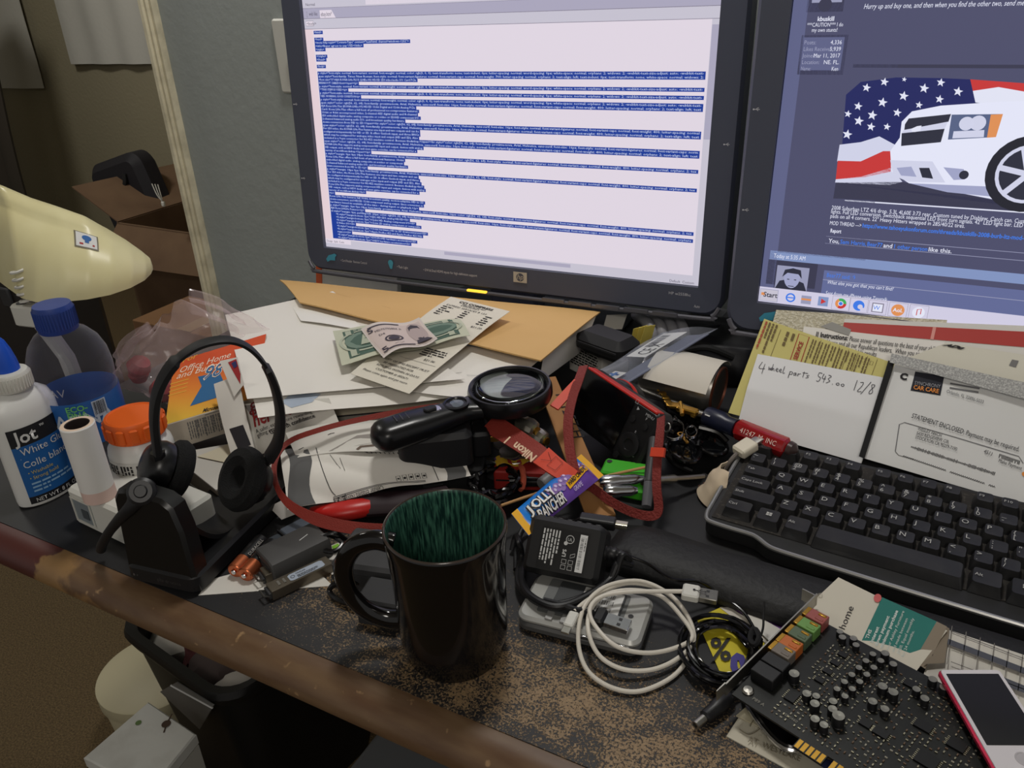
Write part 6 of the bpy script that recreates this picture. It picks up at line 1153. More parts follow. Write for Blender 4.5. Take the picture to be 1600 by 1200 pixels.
key(10.75, 2, 1, ':', ';'); key(11.75, 2, 1, '"', "'"); key(12.75, 2, 2, 'Enter')
key(0, 3, 1.47, 'Tab')
for i, c_ in enumerate('QWERTYUIOP'): key(1.5 + i, 3, 1, c_)
key(11.5, 3, 1, '{', '['); key(12.5, 3, 1, '}', ']'); key(13.5, 3, 1.3, '|')
key(0, 4, .97, '~', '`')
for i, (a_, b_) in enumerate(zip('!@#$%^&*()_+', '1234567890-=')): key(1 + i, 4, 1, a_, b_)
key(13, 4, 1.8, None)
key(0, 5.25, 1, 'Esc')
for i, x in enumerate((1.27, 2.27, 3.27, 4.27, 5.65, 6.65, 7.65, 8.65, 10.0, 11.0, 12.0, 13.0)): key(x, 5.25, 1, 'F%d' % (i + 1), small=True)
for r_ in (0, 1, 3, 4, 5.25):
    for c_ in range(3):
        if r_ == 1 and c_ != 1: continue
        key(15.25 + c_, r_, 1, None)
# ---- wrist rest in front of it
wa, wb = W(962, 846, .0), W(1600, 1012, .0); kyaw = math.radians(-3.0)
A_ = KM @ V((X0 - .075, Y0 - .034, 0)); wl = .50
t = thing('wrist_rest', 'long black padded wrist rest in front of the keyboard', 'wrist rest', V((A_.x, A_.y, DESK + .0005)), (0, 0, kyaw))
pr_ = [(-.054, .0), (-.060, .004), (-.059, .011), (-.052, .017), (-.040, .0205), (-.022, .0205), (-.006, .016), (.0, .008), (.0, .0)]
vs = []; fs = []; NX = 30; n = len(pr_)
for i in range(NX + 1):
    f_ = i / NX; kk = min(1, .35 + f_ * 14); 
    for y, z in pr_: vs.append((wl * f_, y + .0012 * noise.noise(V((f_ * 9, y * 40, 0))), z * math.sqrt(kk) if kk < 1 else z + .0010 * noise.noise(V((f_ * 12, y * 30, 5)))))
for i in range(NX):
    for k_ in range(n): l = (k_ + 1) % n; fs.append((i * n + k_, (i + 1) * n + k_, (i + 1) * n + l, i * n + l))
fs += [tuple(range(n)), tuple(NX * n + k_ for k_ in range(n - 1, -1, -1))]
g = G(); g.add(vs, fs); g.make('pad', mat('pad_black', (25, 25, 26), .6, bump=(160, .25)), t, ang=70)
g = G(); g.box((wl / 2 + .004, -.028, .0012), (wl - .01, .052, .0022)); g.make('base_strip', M_blackm, t)
# ================================================================== leaning mail at the right
pl0 = W(1150, 690, .022); th_ = math.radians(46); ln_ = V((.02, -math.sin(th_), math.cos(th_))).normalized()
def lean(name, px, m, label, cat, lay, bend=None, th=.0006, group=None, nu=10, nv=10):
    p_ = pl0 + ln_ * lay; c = [OP(u, v, p_, ln_) for u, v in px]; s = Sheet(*c, bend=bend); o = s.make(name, m, nu=nu, nv=nv, th=th); tag(o, label, cat, group); return s, o
s, o = lean('letter_tray', [(1206, 520), (1660, 580), (1640, 800), (1150, 705)], M_blackm, 'black tray the leaning mail rests against, under the right monitor', 'tray', -.012, None, .004)
s, o = lean('textured_card', [(1213, 484), (1480, 500), (1470, 560), (1200, 530)], mat('card_speckled', (190, 182, 156), .6, bump=(420, .7), var=(420, (216, 210, 190), .45, .65)), 'beige speckled card at the back of the leaning mail', 'card', -.006)
s, o = lean('magazine', [(1320, 498), (1680, 512), (1660, 600), (1310, 548)], M_paper2, 'white magazine with a red band, right behind the printed letter', 'magazine', -.0045, None, .002)
k = s.ink(.0004); k.rect(0, s.h * .12, s.w, s.h * .42, 0, 0, 6); k.rect(s.w * .41, s.h * .12, s.w * .425, s.h * .42, 1, 1); k.make('red_band', [mat('band_red', (176, 62, 56), .45), mat('band_glint', (220, 150, 140), .4)], o, s.o)
s, o = lean('printed_letter', [(1256, 510), (1476, 535), (1440, 640), (1240, 600)], M_paper, 'letter headed Instructions, behind the yellow form', 'letter', -.003)
k = s.ink(.0004); k.text('|| Instructions:', s.w * .10, s.h * .15, .0074, 0, bold=.03, width=s.w * .24); k.text('Please answer all questions to the best of your ability.', s.w * .35, s.h * .155, .0074, 0, width=s.w * .63)
k.text('White House and all our Republican leaders.  When you are finished', s.w * .10, s.h * .255, .0074, 0, width=s.w * .88); k.text('dependable results', s.w * .32, s.h * .35, .0074, 0, width=s.w * .25); k.text('for your help', s.w * .68, s.h * .35, .0074, 0, width=s.w * .2); k.make('print', [M_ink], o, s.o)
s, o = lean('envelope', [(1478, 536), (1680, 566), (1660, 700), (1416, 560)], mat('envelope_warm', (212, 208, 192), .8), 'plain white envelope with a short black mark, at the top right of the leaning mail', 'envelope', -.0015)
k = s.ink(.0004); k.text('ADu', s.w * .02, s.h * .13, .0080, 0, bold=.08, shear=.3, sy=.6); k.rect(s.w * .55, s.h * .12, s.w * .60, s.h * .24, 1); k.make('print', [M_ink, M_gink], o, s.o)
s, o = lean('grey_flap', [(1282, 510), (1300, 503), (1330, 515), (1326, 524)], mat('flap_grey', (150, 148, 142), .8), 'small grey paper flap poking up behind the printed letter', 'paper', -.0022)
M_yel = mat('form_yellow', (202, 192, 120), .8)
s, o = lean('yellow_form', [(1194, 498), (1398, 568), (1350, 700), (1138, 645)], M_yel, 'yellow printed form with red box, behind the handwritten note', 'form', .0005, None)
k = s.ink(.0004); w_, h_ = s.w, s.h
for j in range(4): k.fine(h_ * .02, w_ * (.02 + .028 * j), h_ * .38, 1, .0030, 2 if j == 0 else 0, .7, True, .95, j)
for j in range(2): k.fine(h_ * .05, w_ * (.20 + .045 * j), h_ * .24, 1, .004, 0, .7, True, .9, j)
k.line([(w_ * .29, h_ * .03), (w_ * .37, h_ * .03), (w_ * .38, h_ * .44), (w_ * .30, h_ * .46)], .0008, 1, 0, True); k.line([(w_ * .15, h_ * .05), (w_ * .15, h_ * .35)], .0005, 0)
for j in range(9): k.fine(h_ * .04, w_ * (.40 + .05 * j), h_ * .36, 2, .0028, 0, .5, True, .9, j); 
for j in range(7): k.line([(w_ * (.46 + .07 * j), h_ * .02), (w_ * (.46 + .07 * j), h_ * .38)], .0004, 0)
for j in range(5): k.line([(w_ * (.60 + .06 * j), h_ * .06), (w_ * (.62 + .06 * j), h_ * .06), (w_ * (.62 + .06 * j), h_ * .10), (w_ * (.60 + .06 * j), h_ * .10)], .0004, 0, 0, True)
k.text('SERVICE', w_ * .345, h_ * .30, .006, 1, ang=-P90, bold=.03); k.make('print', [mat('form_ink', (112, 96, 62), .8), M_redink, mat('form_red_text', (170, 84, 62), .8)], o, s.o)
s, o = lean('handwritten_note', [(1184, 553), (1392, 592), (1346, 724), (1151, 668)], mat('note_white', (222, 222, 222), .85), 'white folded sheet with a handwritten line, in front of the yellow form', 'note', .0030, lambda a, b: .0062 * max(0, 1 - abs(b - .50) / .50) * (1 - .4 * a), nv=24)
def lam_hand():
    k = s.ink(.0005); w, h = s.w, s.h; LW = .0006
    def st(pts): k.line([(w * q_.x, h * q_.y) for q_ in smooth([(a, b, 0) for a, b in pts], 5)], LW, 0)
    x = .055; y = .10
    st([(x, y), (x - .012, y + .09), (x + .035, y + .085)]); st([(x + .025, y + .02), (x + .022, y + .16)])
    def word(x0, y0, wd_, hg, pat):
        n = len(pat); d_ = wd_ / n
        for i, ch_ in enumerate(pat):
            X = x0 + i * d_; Y = y0
            P_ = {'w': [(0, 0), (.25, 1), (.5, .3), (.75, 1), (1, 0)], 'h': [(0, -1), (.05, 1), (.4, .2), (.8, 1)], 'e': [(0, .6), (.7, .4), (.4, 0), (.1, .5), (.6, 1), (1, .8)], 'l': [(.2, -1), (.2, 1), (.8, .9)], 'p': [(.1, 0), (.1, 2), (.15, .2), (.8, .2), (.7, .8), (.1, .9)], 'a': [(.7, .1), (.1, .4), (.3, 1), (.7, .3), (.8, 1)], 'r': [(.1, .1), (.15, 1), (.2, .4), (.8, .1)], 't': [(.4, -.7), (.4, 1)], 's': [(.8, .1), (.2, .3), (.7, .7), (.1, 1)],
                  '5': [(.9, -1), (.2, -1), (.2, -.2), (.8, .1), (.6, 1), (.1, .9)], '4': [(.2, -1), (.1, .1), (.9, .1)], '3': [(.1, -.9), (.8, -.7), (.3, 0), (.8, .4), (.1, 1)], '.': [(.4, .9), (.5, 1)], '0': [(.5, .4), (.1, .7), (.5, 1), (.8, .7), (.5, .4)], '1': [(.5, -1), (.5, 1)], '2': [(.1, -.7), (.7, -.8), (.6, 0), (.1, 1), (.9, .9)], '/': [(1, -1.2), (-.2, 1.4)], '8': [(.7, -.8), (.2, -.6), (.8, .6), (.3, 1), (.2, .5), (.8, -.5), (.7, -.8)]}[ch_]
            st([(X + d_ * .9 * a, Y + hg * b) for a, b in P_])
            if ch_ == 'p' and False: pass
            if ch_ == 't': st([(X, Y - hg * .3), (X + d_ * 1.3, Y - hg * .4)])
            if ch_ == '4': st([(X + d_ * .6, Y - hg * .6), (X + d_ * .55, Y + hg)])
    word(.115, .145, .14, .045, 'wheel'); word(.28, .150, .16, .045, 'parts'); word(.49, .150, .22, .055, '543.00'); word(.76, .16, .16, .065, '12/8'); k.make('handwriting', [mat('pen_ink', (60, 58, 66), .7)], o, s.o)
lam_hand()
s, o = lean('folder_edge', [(1388, 563), (1398, 566), (1351, 716), (1342, 713)], M_blackm, 'narrow black strip between the handwritten note and the statement envelope', 'strip', .0100, None, .0008)
s, o = lean('statement_envelope', [(1398, 570), (1700, 646), (1668, 808), (1348, 716)], mat('envelope_white', (216, 216, 214), .8), 'white statement envelope with a black and orange badge and address window', 'envelope', .0062, lambda a, b: .0015 * math.sin(4 * a + 2 * b), nu=16, nv=10)
TLs, nS = s.c[0], ln_
eI = OP(1398, 570, pl0 + ln_ * .0062, ln_)
def S_(u, v):                                     # a spot on the statement envelope, in its own millimetres
    P_ = OP(u, v, pl0 + ln_ * .0062, ln_); A_ = s.c; d = P_ - A_[0]; ex_ = (A_[1] - A_[0]); ey_ = (A_[3] - A_[0]); m11, m12, m22 = ex_.dot(ex_), ex_.dot(ey_), ey_.dot(ey_); r1, r2 = d.dot(ex_), d.dot(ey_); D_ = m11 * m22 - m12 * m12
    return ((r1 * m22 - r2 * m12) / D_ * s.w, (r2 * m11 - r1 * m12) / D_ * s.h)
def SP(k, tx, u0, v0, u1, v1, size, m=0, bold=0.0):
    a = S_(u0, v0); b = S_(u1, v1); k.text(tx, a[0], a[1], size, m, ang=math.atan2(b[1] - a[1], b[0] - a[0]), width=math.hypot(b[0] - a[0], b[1] - a[1]), bold=bold, lay=3)
k = s.ink(.0004)
k.poly([S_(*q_) for q_ in ((1430, 581), (1475, 589), (1468, 619), (1422, 611))], 1); SP(k, 'SYNCHRONY', 1428, 602, 1468, 608, .0052, 3); SP(k, 'CAR CARE', 1426, 609, 1465, 616, .0060, 2, .02); k.text('C', S_(1405, 592)[0], S_(1405, 592)[1], .009, 0, bold=.06)
a_ = S_(1480, 594)
for j, (u0, v0, u1, v1) in enumerate(((1484, 600, 1530, 608), (1483, 607, 1528, 614))): p0_, p1_ = S_(u0, v0), S_(u1, v1); k.line([p0_, p1_], .0018, 5)
SP(k, 'Orlando, FL 32896-5033', 1477, 615, 1534, 632, .005, 5)
SP(k, 'STATEMENT ENCLOSED: Payment may be required.', 1422, 654, 1586, 706, .0070, 0)
k.line([S_(*q_) for q_ in ((1397, 706), (1404, 664), (1412, 661), (1490, 684), (1586, 713), (1592, 724))], .0008, 5); k.line([S_(*q_) for q_ in ((1397, 706), (1402, 712), (1425, 718))], .0007, 4)
for tx, u0, v0, u1, v1 in (('WESLEY FINCH', 1431, 673, 1467, 684), ('5430 RIDGEVIEW CIR', 1429, 680, 1478, 694), ('STOCKTON CA 95219-7190', 1427, 686, 1490, 705)): SP(k, tx, u0, v0, u1, v1, .0046, 0)
rnd = random.Random(2); p0_, p1_ = S_(1422, 699), S_(1549, 741); p2_, p3_ = S_(1420, 703), S_(1547, 745)
for j in range(64):
    f_ = j / 64; x_ = p0_[0] + (p1_[0] - p0_[0]) * f_; y_ = p0_[1] + (p1_[1] - p0_[1]) * f_; hh_ = rnd.choice((.0014, .0022, .0030)); k.line([(x_, y_ - hh_ * .6), (x_ - .0004, y_ + hh_ * .5)], .0006, 0)
p0_, p1_ = S_(1408, 714), S_(1546, 762)
for j in range(46):
    if j in (22, 23, 41, 42): continue
    f_ = j / 46; x_ = p0_[0] + (p1_[0] - p0_[0]) * f_; y_ = p0_[1] + (p1_[1] - p0_[1]) * f_; k.line([(x_, y_), (x_ + .0008, y_ - .0015), (x_ + .0016, y_)], .0006, 0)
SP(k, 'Make Payment', 1553, 722, 1588, 735, .005, 0); SP(k, '4511', 1531, 708, 1543, 713, .0055, 0)
for j in range(16): p0_ = S_(1557 + 2 * j, 709 + .7 * j); k.line([p0_, (p0_[0], p0_[1] + rnd.choice((.002, .004)))], .0006, 0)
for j, m_ in ((0, 2), (1, 6), (2, 7)): k.disc(S_(1593 + 3 * j, 741 + 3 * j)[0], S_(1593 + 3 * j, 741 + 3 * j)[1], .0022, m_)
k.make('print', [M_ink, mat('badge_navy', (28, 30, 42), .4), mat('badge_orange', (226, 140, 56), .5), mat('badge_grey', (150, 150, 156), .5), M_gink, mat('print_soft', (110, 110, 112), .8), M_blue, mat('mark_green2', (90, 150, 80), .5)], o, s.o)
s, o = lean('security_strip', [(1393, 552), (1640, 606), (1632, 632), (1390, 566)], mat('strip_speckled', (150, 150, 148), .7, var=(700, (190, 190, 186), .45, .6)), 'grey speckled strip of torn envelope along the top of the statement envelope', 'paper', .0125)
# ================================================================== mug
mc = up(W(712, 1010)); t = thing('mug', 'glossy black mug with dark green glaze inside', 'mug', mc + V((0, 0, .0004)), (0, 0, math.radians(204)))
M_mug = mat('mug_black_glaze', (13, 11, 11), .12, coat=.3)
g = G(); pr = [(.033, .0005), (.0365, 0), (.0378, .003), (.0385, .010), (.0405, .016), (.0412, .024), (.0412, .060), (.0420, .085), (.0432, .104), (.0442, .1135), (.0440, .1155), (.0428, .1165, 1), (.0418, .1158, 1), (.0412, .112, 2), (.0402, .100, 2), (.0392, .080, 2), (.0385, .030, 2), (.034, .012, 2), (.022, .0075, 2), (0, .007, 2)]
def green_glaze():
    m = mat('mug_green_glaze', (30, 66, 56), .3); nt = m.node_tree; b = nt.nodes['Principled BSDF']; N = nt.nodes.new; L = nt.links.new
    tc = N('ShaderNodeTexCoord'); mp = N('ShaderNodeMapping'); mp.inputs['Scale'].default_value = (620, 620, 60); L(tc.outputs['Object'], mp.inputs[0])
    n = N('ShaderNodeTexNoise'); n.inputs['Scale'].default_value = 1.0; n.inputs['Detail'].default_value = 4; L(mp.outputs[0], n.inputs['Vector'])
    c = N('ShaderNodeValToRGB'); c.color_ramp.elements[0].position = .42; c.color_ramp.elements[1].position = .75; c.color_ramp.elements[0].color = lin((22, 50, 46)); c.color_ramp.elements[1].color = lin((84, 138, 116)); L(n.outputs['Fac'], c.inputs[0]); L(c.outputs[0], b.inputs['Base Color']); return m
g.lathe(pr, 0, 72); g.make('body', [M_mug, mat('mug_rim_brown', (60, 50, 44), .2), green_glaze()], t, ang=50)
g = G(); hp = smooth([(.038, 0, .098), (.052, 0, .101), (.068, 0, .094), (.0775, 0, .076), (.077, 0, .054), (.067, 0, .036), (.052, 0, .027), (.038, 0, .026)], 7)
g.tube(hp, [.0072 + .0016 * abs(2 * i / (len(hp) - 1) - 1) ** 2 for i in range(len(hp))], 0, 16, flat=.0066, up=(0, 1, 0)); g.make('handle', M_mug, t, ang=180)
# ================================================================== silver phone with its back open
A, B = W(806, 984, .0), W(985, 1030, .0); yw = yaw(A, B); LN = (B - A).length + .006
t = thing('phone', 'silver mobile phone lying face down with its battery cover off, right of the mug', 'phone', up(A), (0, 0, yw)); LW_ = .055
M_sil = mat('phone_silver', (178, 178, 174), .35, .35)
g = G(); g.prism(rrect(LN, LW_, .009, 7, LN / 2, LW_ / 2), .0008, .0085, 0, ch=.002); g.make('lower_slide', mat('phone_dark_silver', (108, 108, 108), .35, .5), t)
g = G(); g.prism(rrect(LN, LW_, .009, 7, LN / 2, LW_ / 2), .0088, .0155, 0, ch=.0025); cs = g.make('case', M_sil, t)
g = G(); g.prism(rrect(.066, .040, .002, 3, .047, LW_ / 2 + .002), .0155, .0160, 0); g.make('battery_bay', mat('bay_grey', (104, 106, 106), .5), t)
g = G(); g.prism(rrect(.054, .036, .0015, 3, .050, LW_ / 2 + .0025), .0160, .0172, 0, ch=.0004); bt = g.make('battery', mat('battery_dark', (62, 64, 66), .5), t)
k = Ink(lambda a, b, z: V((.0235 + a, LW_ / 2 + .020 - b, .0172 + z)), .0003); k.rect(.020, .001, .052, .034, 0)
for j in range(3): k.code(.022, .004 + .0075 * j, .046, .009 + .0075 * j, 1, 30, seed=j)
k.ring(.043, .030, .0025, .0004, 1); k.fine(.022, .027, .038, 2, .0025, 1); k.make('battery_label', [M_label, M_ink], bt)
for j in range(4): g = G(); g.box((.026 + .012 * j, .007, .0165), (.006, .009, .002)); g.make('catch', mat('catch_silver', (170, 170, 168), .4, .3), t, bevel=.0006)
g = G(); g.lathe([(.0018, .0155), (.0022, .0158), (.0010, .0160), (0, .0158)], 0, 14, TR((LN - .013, LW_ / 2, 0))); g.make('screw', M_dgray, t)
for x_ in (.055, .085): g = G(); g.box((x_, -.0006, .0105), (.012, .0016, .0035)); g.make('side_key', M_chrome, t, bevel=.0006)
# ================================================================== black power brick, tilted up on the phone
c_ = W(880, 857, .043); t = thing('power_brick', 'black power brick with a printed label, propped up behind the phone', 'power adapter', c_)
BM = Matrix.Translation(c_) @ Matrix.Rotation(math.radians(8), 4, 'Z') @ Matrix.Rotation(math.radians(47), 4, 'X'); t.rotation_euler = BM.to_euler()
bw_, bh_, bd_ = .064, .047, .032
g = G(); g.prism(rrect(bw_, bh_, .006, 5), -bd_, 0, 0, ch=.004); g.make('case', mat('brick_black', (21, 21, 22), .45), t)
for j in range(7): g = G(); g.box((-.024 + .008 * j, bh_ / 2 - .001, -.008), (.005, .004, .006)); g.make('rib', mat('rib_black', (27, 27, 28), .45), t, bevel=.0008)
k = Ink(face_map((-bw_ / 2, bh_ / 2, 0), (1, 0, 0), (0, -1, 0)), .0003); k.rect(.012, .008, .052, .042, 0)
k.fine(.010, .0135, .040, 6, .0026, 1, .5, True, .8, 3); k.text('LPS', .0350, .030, .0042, 1, ang=-P90, bold=.03); k.ring(.0365, .0155, .0032, .0005, 1); k.text('UL', .0365, .0168, .0034, 1, align='C'); k.disc(.0335, .019, .0016, 1)
for j in range(2):
    for i in range(2): x_, y_ = .0345 + .0055 * i, .0335 + .0045 * j; k.line([(x_ - .0018, y_ - .0016), (x_ + .0018, y_ - .0016), (x_ + .0018, y_ + .0016), (x_ - .0018, y_ + .0016)], .0004, 1, 1, True)
k.line([(.039, .0275), (.0425, .026), (.0425, .0285), (.039, .0300)], .0004, 1, 1, True); k.rect(.0445, .010, .0505, .040, 2, 1); k.code(.0455, .012, .0480, .038, 3, 24, True); k.fine(.012, .049, .036, 1, .0016, 3, .5, True)
k.make('label', [mat('brick_label', (13, 13, 14), .4), mat('brick_print', (190, 190, 188), .6), M_label, M_ink], t)
g = G(); sr = [BM @ V((bw_ / 2 - .002, .004, -.014)), BM @ V((bw_ / 2 + .010, .004, -.015)), BM @ V((bw_ / 2 + .020, .002, -.017))]
g.tube(smooth(sr, 6), [.006 - .0002 * i + (.0008 if i % 2 else 0) for i in range(13)], 0, 10); sr_ = g.make('strain_relief', M_black, t); sr_.matrix_parent_inverse = Matrix.Identity(4)
sr_.data.transform(BM.inverted())
g = G(); P_ = smooth([sr[-1], W(972, 868, .040), W(958, 900, .026), W(920, 930, .024), W(870, 948, .024), W(828, 930, .022), W(815, 900, .012), W(822, 872, .006)], 7); g.tube(P_, .0030, 0, 10); g.data = None
ob = g.make('cord', M_black, t); ob.data.transform(BM.inverted())
g = G(); P_ = smooth([sr[-1] + V((.002, 0, -.004)), W(966, 880, .034), W(950, 908, .024), W(905, 936, .022), W(850, 944, .020), W(812, 916, .010), W(812, 880, .004)], 7); g.tube(P_, .0030, 0, 10); ob = g.make('cord', M_black, t); ob.data.transform(BM.inverted())
# mini plug behind the brick and its lead
a_, b_ = W(935, 815, .042), W(962, 819, .042); t = thing('mini_plug_cable', 'black cable with a small square metal plug, lying just behind the power brick', 'cable', a_); Mx = axis_M(a_, b_ - a_)
g = G(); g.prism(rrect(.011, .009, .002, 3), -.016, (b_ - a_).length, 0, ch=.001, M=Mx); g.make('plug_body', M_black, t, off=a_); g = G(); g.prism(rrect(.0065, .0045, .0006, 2), (b_ - a_).length, (b_ - a_).length + .010, 0, M=Mx); g.make('metal_plug', mat('plug_metal', (190, 184, 164), .3, .9), t, off=a_)
g = G(); e_ = b_ + (b_ - a_).normalized() * .0101; d_ = (b_ - a_).normalized(); g.box((0, 0, 0), (.003, .0022, .0003), 0, axis_M(e_, d_)); g.make('plug_opening', M_blackm, t, off=a_)
g = G(); g.tube(smooth([a_ - d_ * .015, W(890, 816, .028), W(850, 806, .020), W(822, 820, .012), W(808, 850, .006), W(806, 890, .004)], 7), .0024, 0, 8); g.make('lead', M_black, t, off=a_)
# black USB plug lying on the phone
a_, b_ = W(928, 962, .022), W(946, 968, .0215); t = thing('usb_plug_cable', 'black cable whose metal USB plug lies on the phone inside the white loops', 'cable', a_); d_ = (b_ - a_).normalized()
def flatbar(g, p, q_, w, th, m=0, r=.001): 
    d = (q_ - p); L = d.length; x = d.normalized(); z = (V((0, 0, 1)) - x * x.z).normalized(); y = z.cross(x); M_ = Matrix((x, y, z)).transposed().to_4x4(); M_.translation = p; g.prism(rrect(L, w, r, 3, L / 2, 0), -th / 2, th / 2, m, ch=min(r * .6, th * .3), M=M_); return M_
g = G(); flatbar(g, a_, b_, .016, .0085, 0, .003); g.make('plug_body', M_black, t, off=a_); g = G(); Mu = flatbar(g, b_, b_ + d_ * .019, .012, .0045, 0, .0006); g.make('metal_plug', M_chrome, t, off=a_)
for y_ in (-.0028, .0028): g = G(); g.box((.011, y_, .0024), (.0026, .0024, .0003), 0, Mu); g.make('plug_slot', M_dgray, t, off=a_)
sg = smooth([a_, W(905, 955, .023), W(880, 946, .024), W(850, 938, .023)], 6); g = G(); g.tube(sg, [.0046 if i < 6 and i % 2 else .0034 if i < 8 else .0026 for i in range(len(sg))], 0, 8); g.make('lead', M_black, t, off=a_)
# small black wire lying over the wrist rest
cord('thin_black_wire', [(960, 862, .036), (1010, 880, .030), (1050, 905, .029), (1090, 908, .024), (1120, 925, .012), (1160, 955, .008), (1180, 985, .008), (1190, 1000, .008)], .0013, M_blackg, 'thin black wire trailing from the power brick across the wrist rest to the coiled cable')
# ================================================================== white charging cable
t = thing('charging_cable', 'white charging cable in loose loops with a USB plug at one end', 'cable', W(1005, 995, .004)); o = W(1005, 995, .004)
wp = [(898, 955, .024), (915, 940, .026), (945, 922, .027), (985, 911, .026), (1030, 920, .022), (1062, 945, .016), (1082, 985, .010), (1076, 1025, .004), (1050, 1058, .003), (1000, 1080, .003), (955, 1074, .004), (920, 1050, .006), (905, 1015, .012), (905, 975, .021), (918, 940, .0275), (950, 915, .029), (1000, 908, .028), (1045, 928, .022), (1074, 962, .015), (1084, 1000, .008), (1060, 1028, .006), (1020, 1046, .006), (975, 1046, .008), (938, 1026, .012), (920, 990, .021), (922, 955, .025), (945, 930, .028), (985, 922, .029), (1030, 930, .024), (1062, 960, .017), (1082, 995, .011), (1050, 1014, .009), (1005, 1020, .013), (960, 1008, .019), (928, 975, .024), (922, 950, .0285), (940, 932, .031), (980, 925, .032), (1030, 924, .030), (1066, 924, .029)]
P_ = smooth([W(*a) for a in wp], 6); g = G(); g.tube(P_, .0017, 0, 10); g.make('lead', mat('cable_white', (212, 206, 194), .45), t, off=o)
a_, b_ = W(1066, 924, .029), W(1093, 929, .029); g = G(); flatbar(g, a_, b_, .0145, .0068, 0, .002); ub = g.make('usb_plug', M_white, t, off=o); d_ = (b_ - a_).normalized()
g = G(); Mu = flatbar(g, b_, b_ + d_ * .0135, .012, .0045, 0, .0006); g.box((.006, -.0028, .0023), (.0024, .0022, .0003), 1, Mu); g.box((.006, .0028, .0023), (.0024, .0022, .0003), 1, Mu); g.make('metal_shell', [mat('shell_steel', (150, 148, 140), .3, .9), M_dgray], ub, off=o)
x_ = d_; z_ = (V((0, 0, 1)) - x_ * x_.z).normalized(); y_ = x_.cross(z_); k = Ink(lambda a, b, z: a_ + x_ * (.013 + a) + y_ * b + z_ * (.0034 + z), .0003)
k.line([(-.004, 0), (.004, 0)], .0006); k.disc(-.004, 0, .0011, 0, 10); k.line([(-.002, 0), (.0, .0018), (.0015, .0018)], .0005); k.line([(-.0005, 0), (.001, -.0016), (.002, -.0016)], .0005); k.poly([(.004, -.001), (.0055, 0), (.004, .001)]); k.make('usb_mark', [M_ink], ub, o)
a_, b_ = W(898, 958, .024), W(887, 980, .0235); g = G(); flatbar(g, a_, b_, .0078, .0050, 0, .0016); cb = g.make('small_plug', M_white, t, off=o); g = G(); flatbar(g, b_, b_ + (b_ - a_).normalized() * .0065, .0065, .0018, 0, .0005); g.make('tip', mat('shell_steel', (150, 148, 140), .3, .9), cb, off=o)
# ================================================================== flyer and coiled black cable
s, o = sheet4('discount_flyer', [(1088, 966), (1128, 948), (1232, 992), (1130, 1062)], mat('flyer_yellow', (206, 190, 44), .55), 'yellow flyer with a percent sign under the coiled black cable', 'flyer', [.0012, .0018, .0015, .0012], None, None, 10, 10)
k = s.ink(.0003); p_ = lambda u, v: (lambda P: ((P - s.c[0]).dot((s.c[1] - s.c[0]).normalized()), (P - s.c[0]).dot((s.c[3] - s.c[0]).normalized())))(W(u, v, .0013))
fm = Ink(lambda a, b, z: V((W(a, b, .0014).x, W(a, b, .0014).y, DESK + .0020 + z)), .0002)
fm.poly([(1124, 950), (1142, 950), (1226, 992), (1196, 1006)], 0); fm.poly([(1140, 950), (1152, 948), (1228, 988), (1222, 996), (1196, 985)], 1)
fm.text('%', 1108, 1032, 50, 2, ang=.06, bold=.02); fm.text('0', 1145, 1058, 46, 3, ang=-.15, bold=.07); fm.text('Terms', 1152, 998, 9, 2, ang=.9)
for q_ in fm.g.f: q_.reverse()
fm.make('print', [mat('flyer_white', (206, 200, 190), .6), mat('flyer_purple', (112, 64, 140), .55), mat('flyer_black', (38, 36, 36), .6), mat('flyer_blue', (70, 62, 140), .55)], o, s.o)
s, o = sheet4('purple_flyer', [(1138, 946), (1160, 940), (1244, 978), (1218, 992)], mat('flyer_purple', (112, 64, 140), .55), 'purple flyer strip between the coiled black cable and the wrist rest', 'flyer', .0032, None, None, 4, 4)
s, o = sheet4('white_slip', [(1160, 962), (1176, 958), (1232, 990), (1205, 1004)], M_paper2, 'narrow white slip on the yellow flyer beside the circuit board bracket', 'paper', .0042, None, None, 4, 4)
t = thing('coiled_cable', 'thin black cable coiled on the yellow flyer, a barrel plug at its end', 'cable', W(1130, 1015, .004)); o = W(1130, 1015, .004); rnd = random.Random(8); pts = []
for q_ in range(15):
    e0 = rnd.uniform(-15, 8); c0 = rnd.uniform(-6, 6)
    for j in range(14):
        a_ = 2 * math.pi * j / 14; pts.append(W(1128 + c0 + (58 + e0) * math.cos(a_) * (1 if math.cos(a_) > 0 else 1.05), 1016 + c0 * .6 + (50 + e0 * .9) * math.sin(a_) + 10 * math.cos(a_), .0042 + .0075 * rnd.random()))
g = G(); g.tube(smooth(pts, 2), .00135, 0, 6); g.make('coil', M_blackg, t, off=o)
g = G(); g.tube(smooth([W(1178, 982, .012), W(1186, 995, .016), W(1180, 1008, .014), W(1172, 998, .012)], 4, True), .0022, 0, 6, closed=True); g.make('tie', M_blackm, t, off=o); g = G(); g.tube(smooth([W(1186, 1000, .014), W(1192, 982, .020), W(1193, 962, .024), W(1194, 940, .030)], 5), .0009, 0, 5); g.make('tie_end', M_blackm, t, off=o)
g = G(); g.tube(smooth([W(1178, 1040, .008), W(1166, 1060, .006), W(1150, 1078, .006), W(1132, 1092, .006)], 5), .0015, 0, 6); g.make('lead', M_blackg, t, off=o)
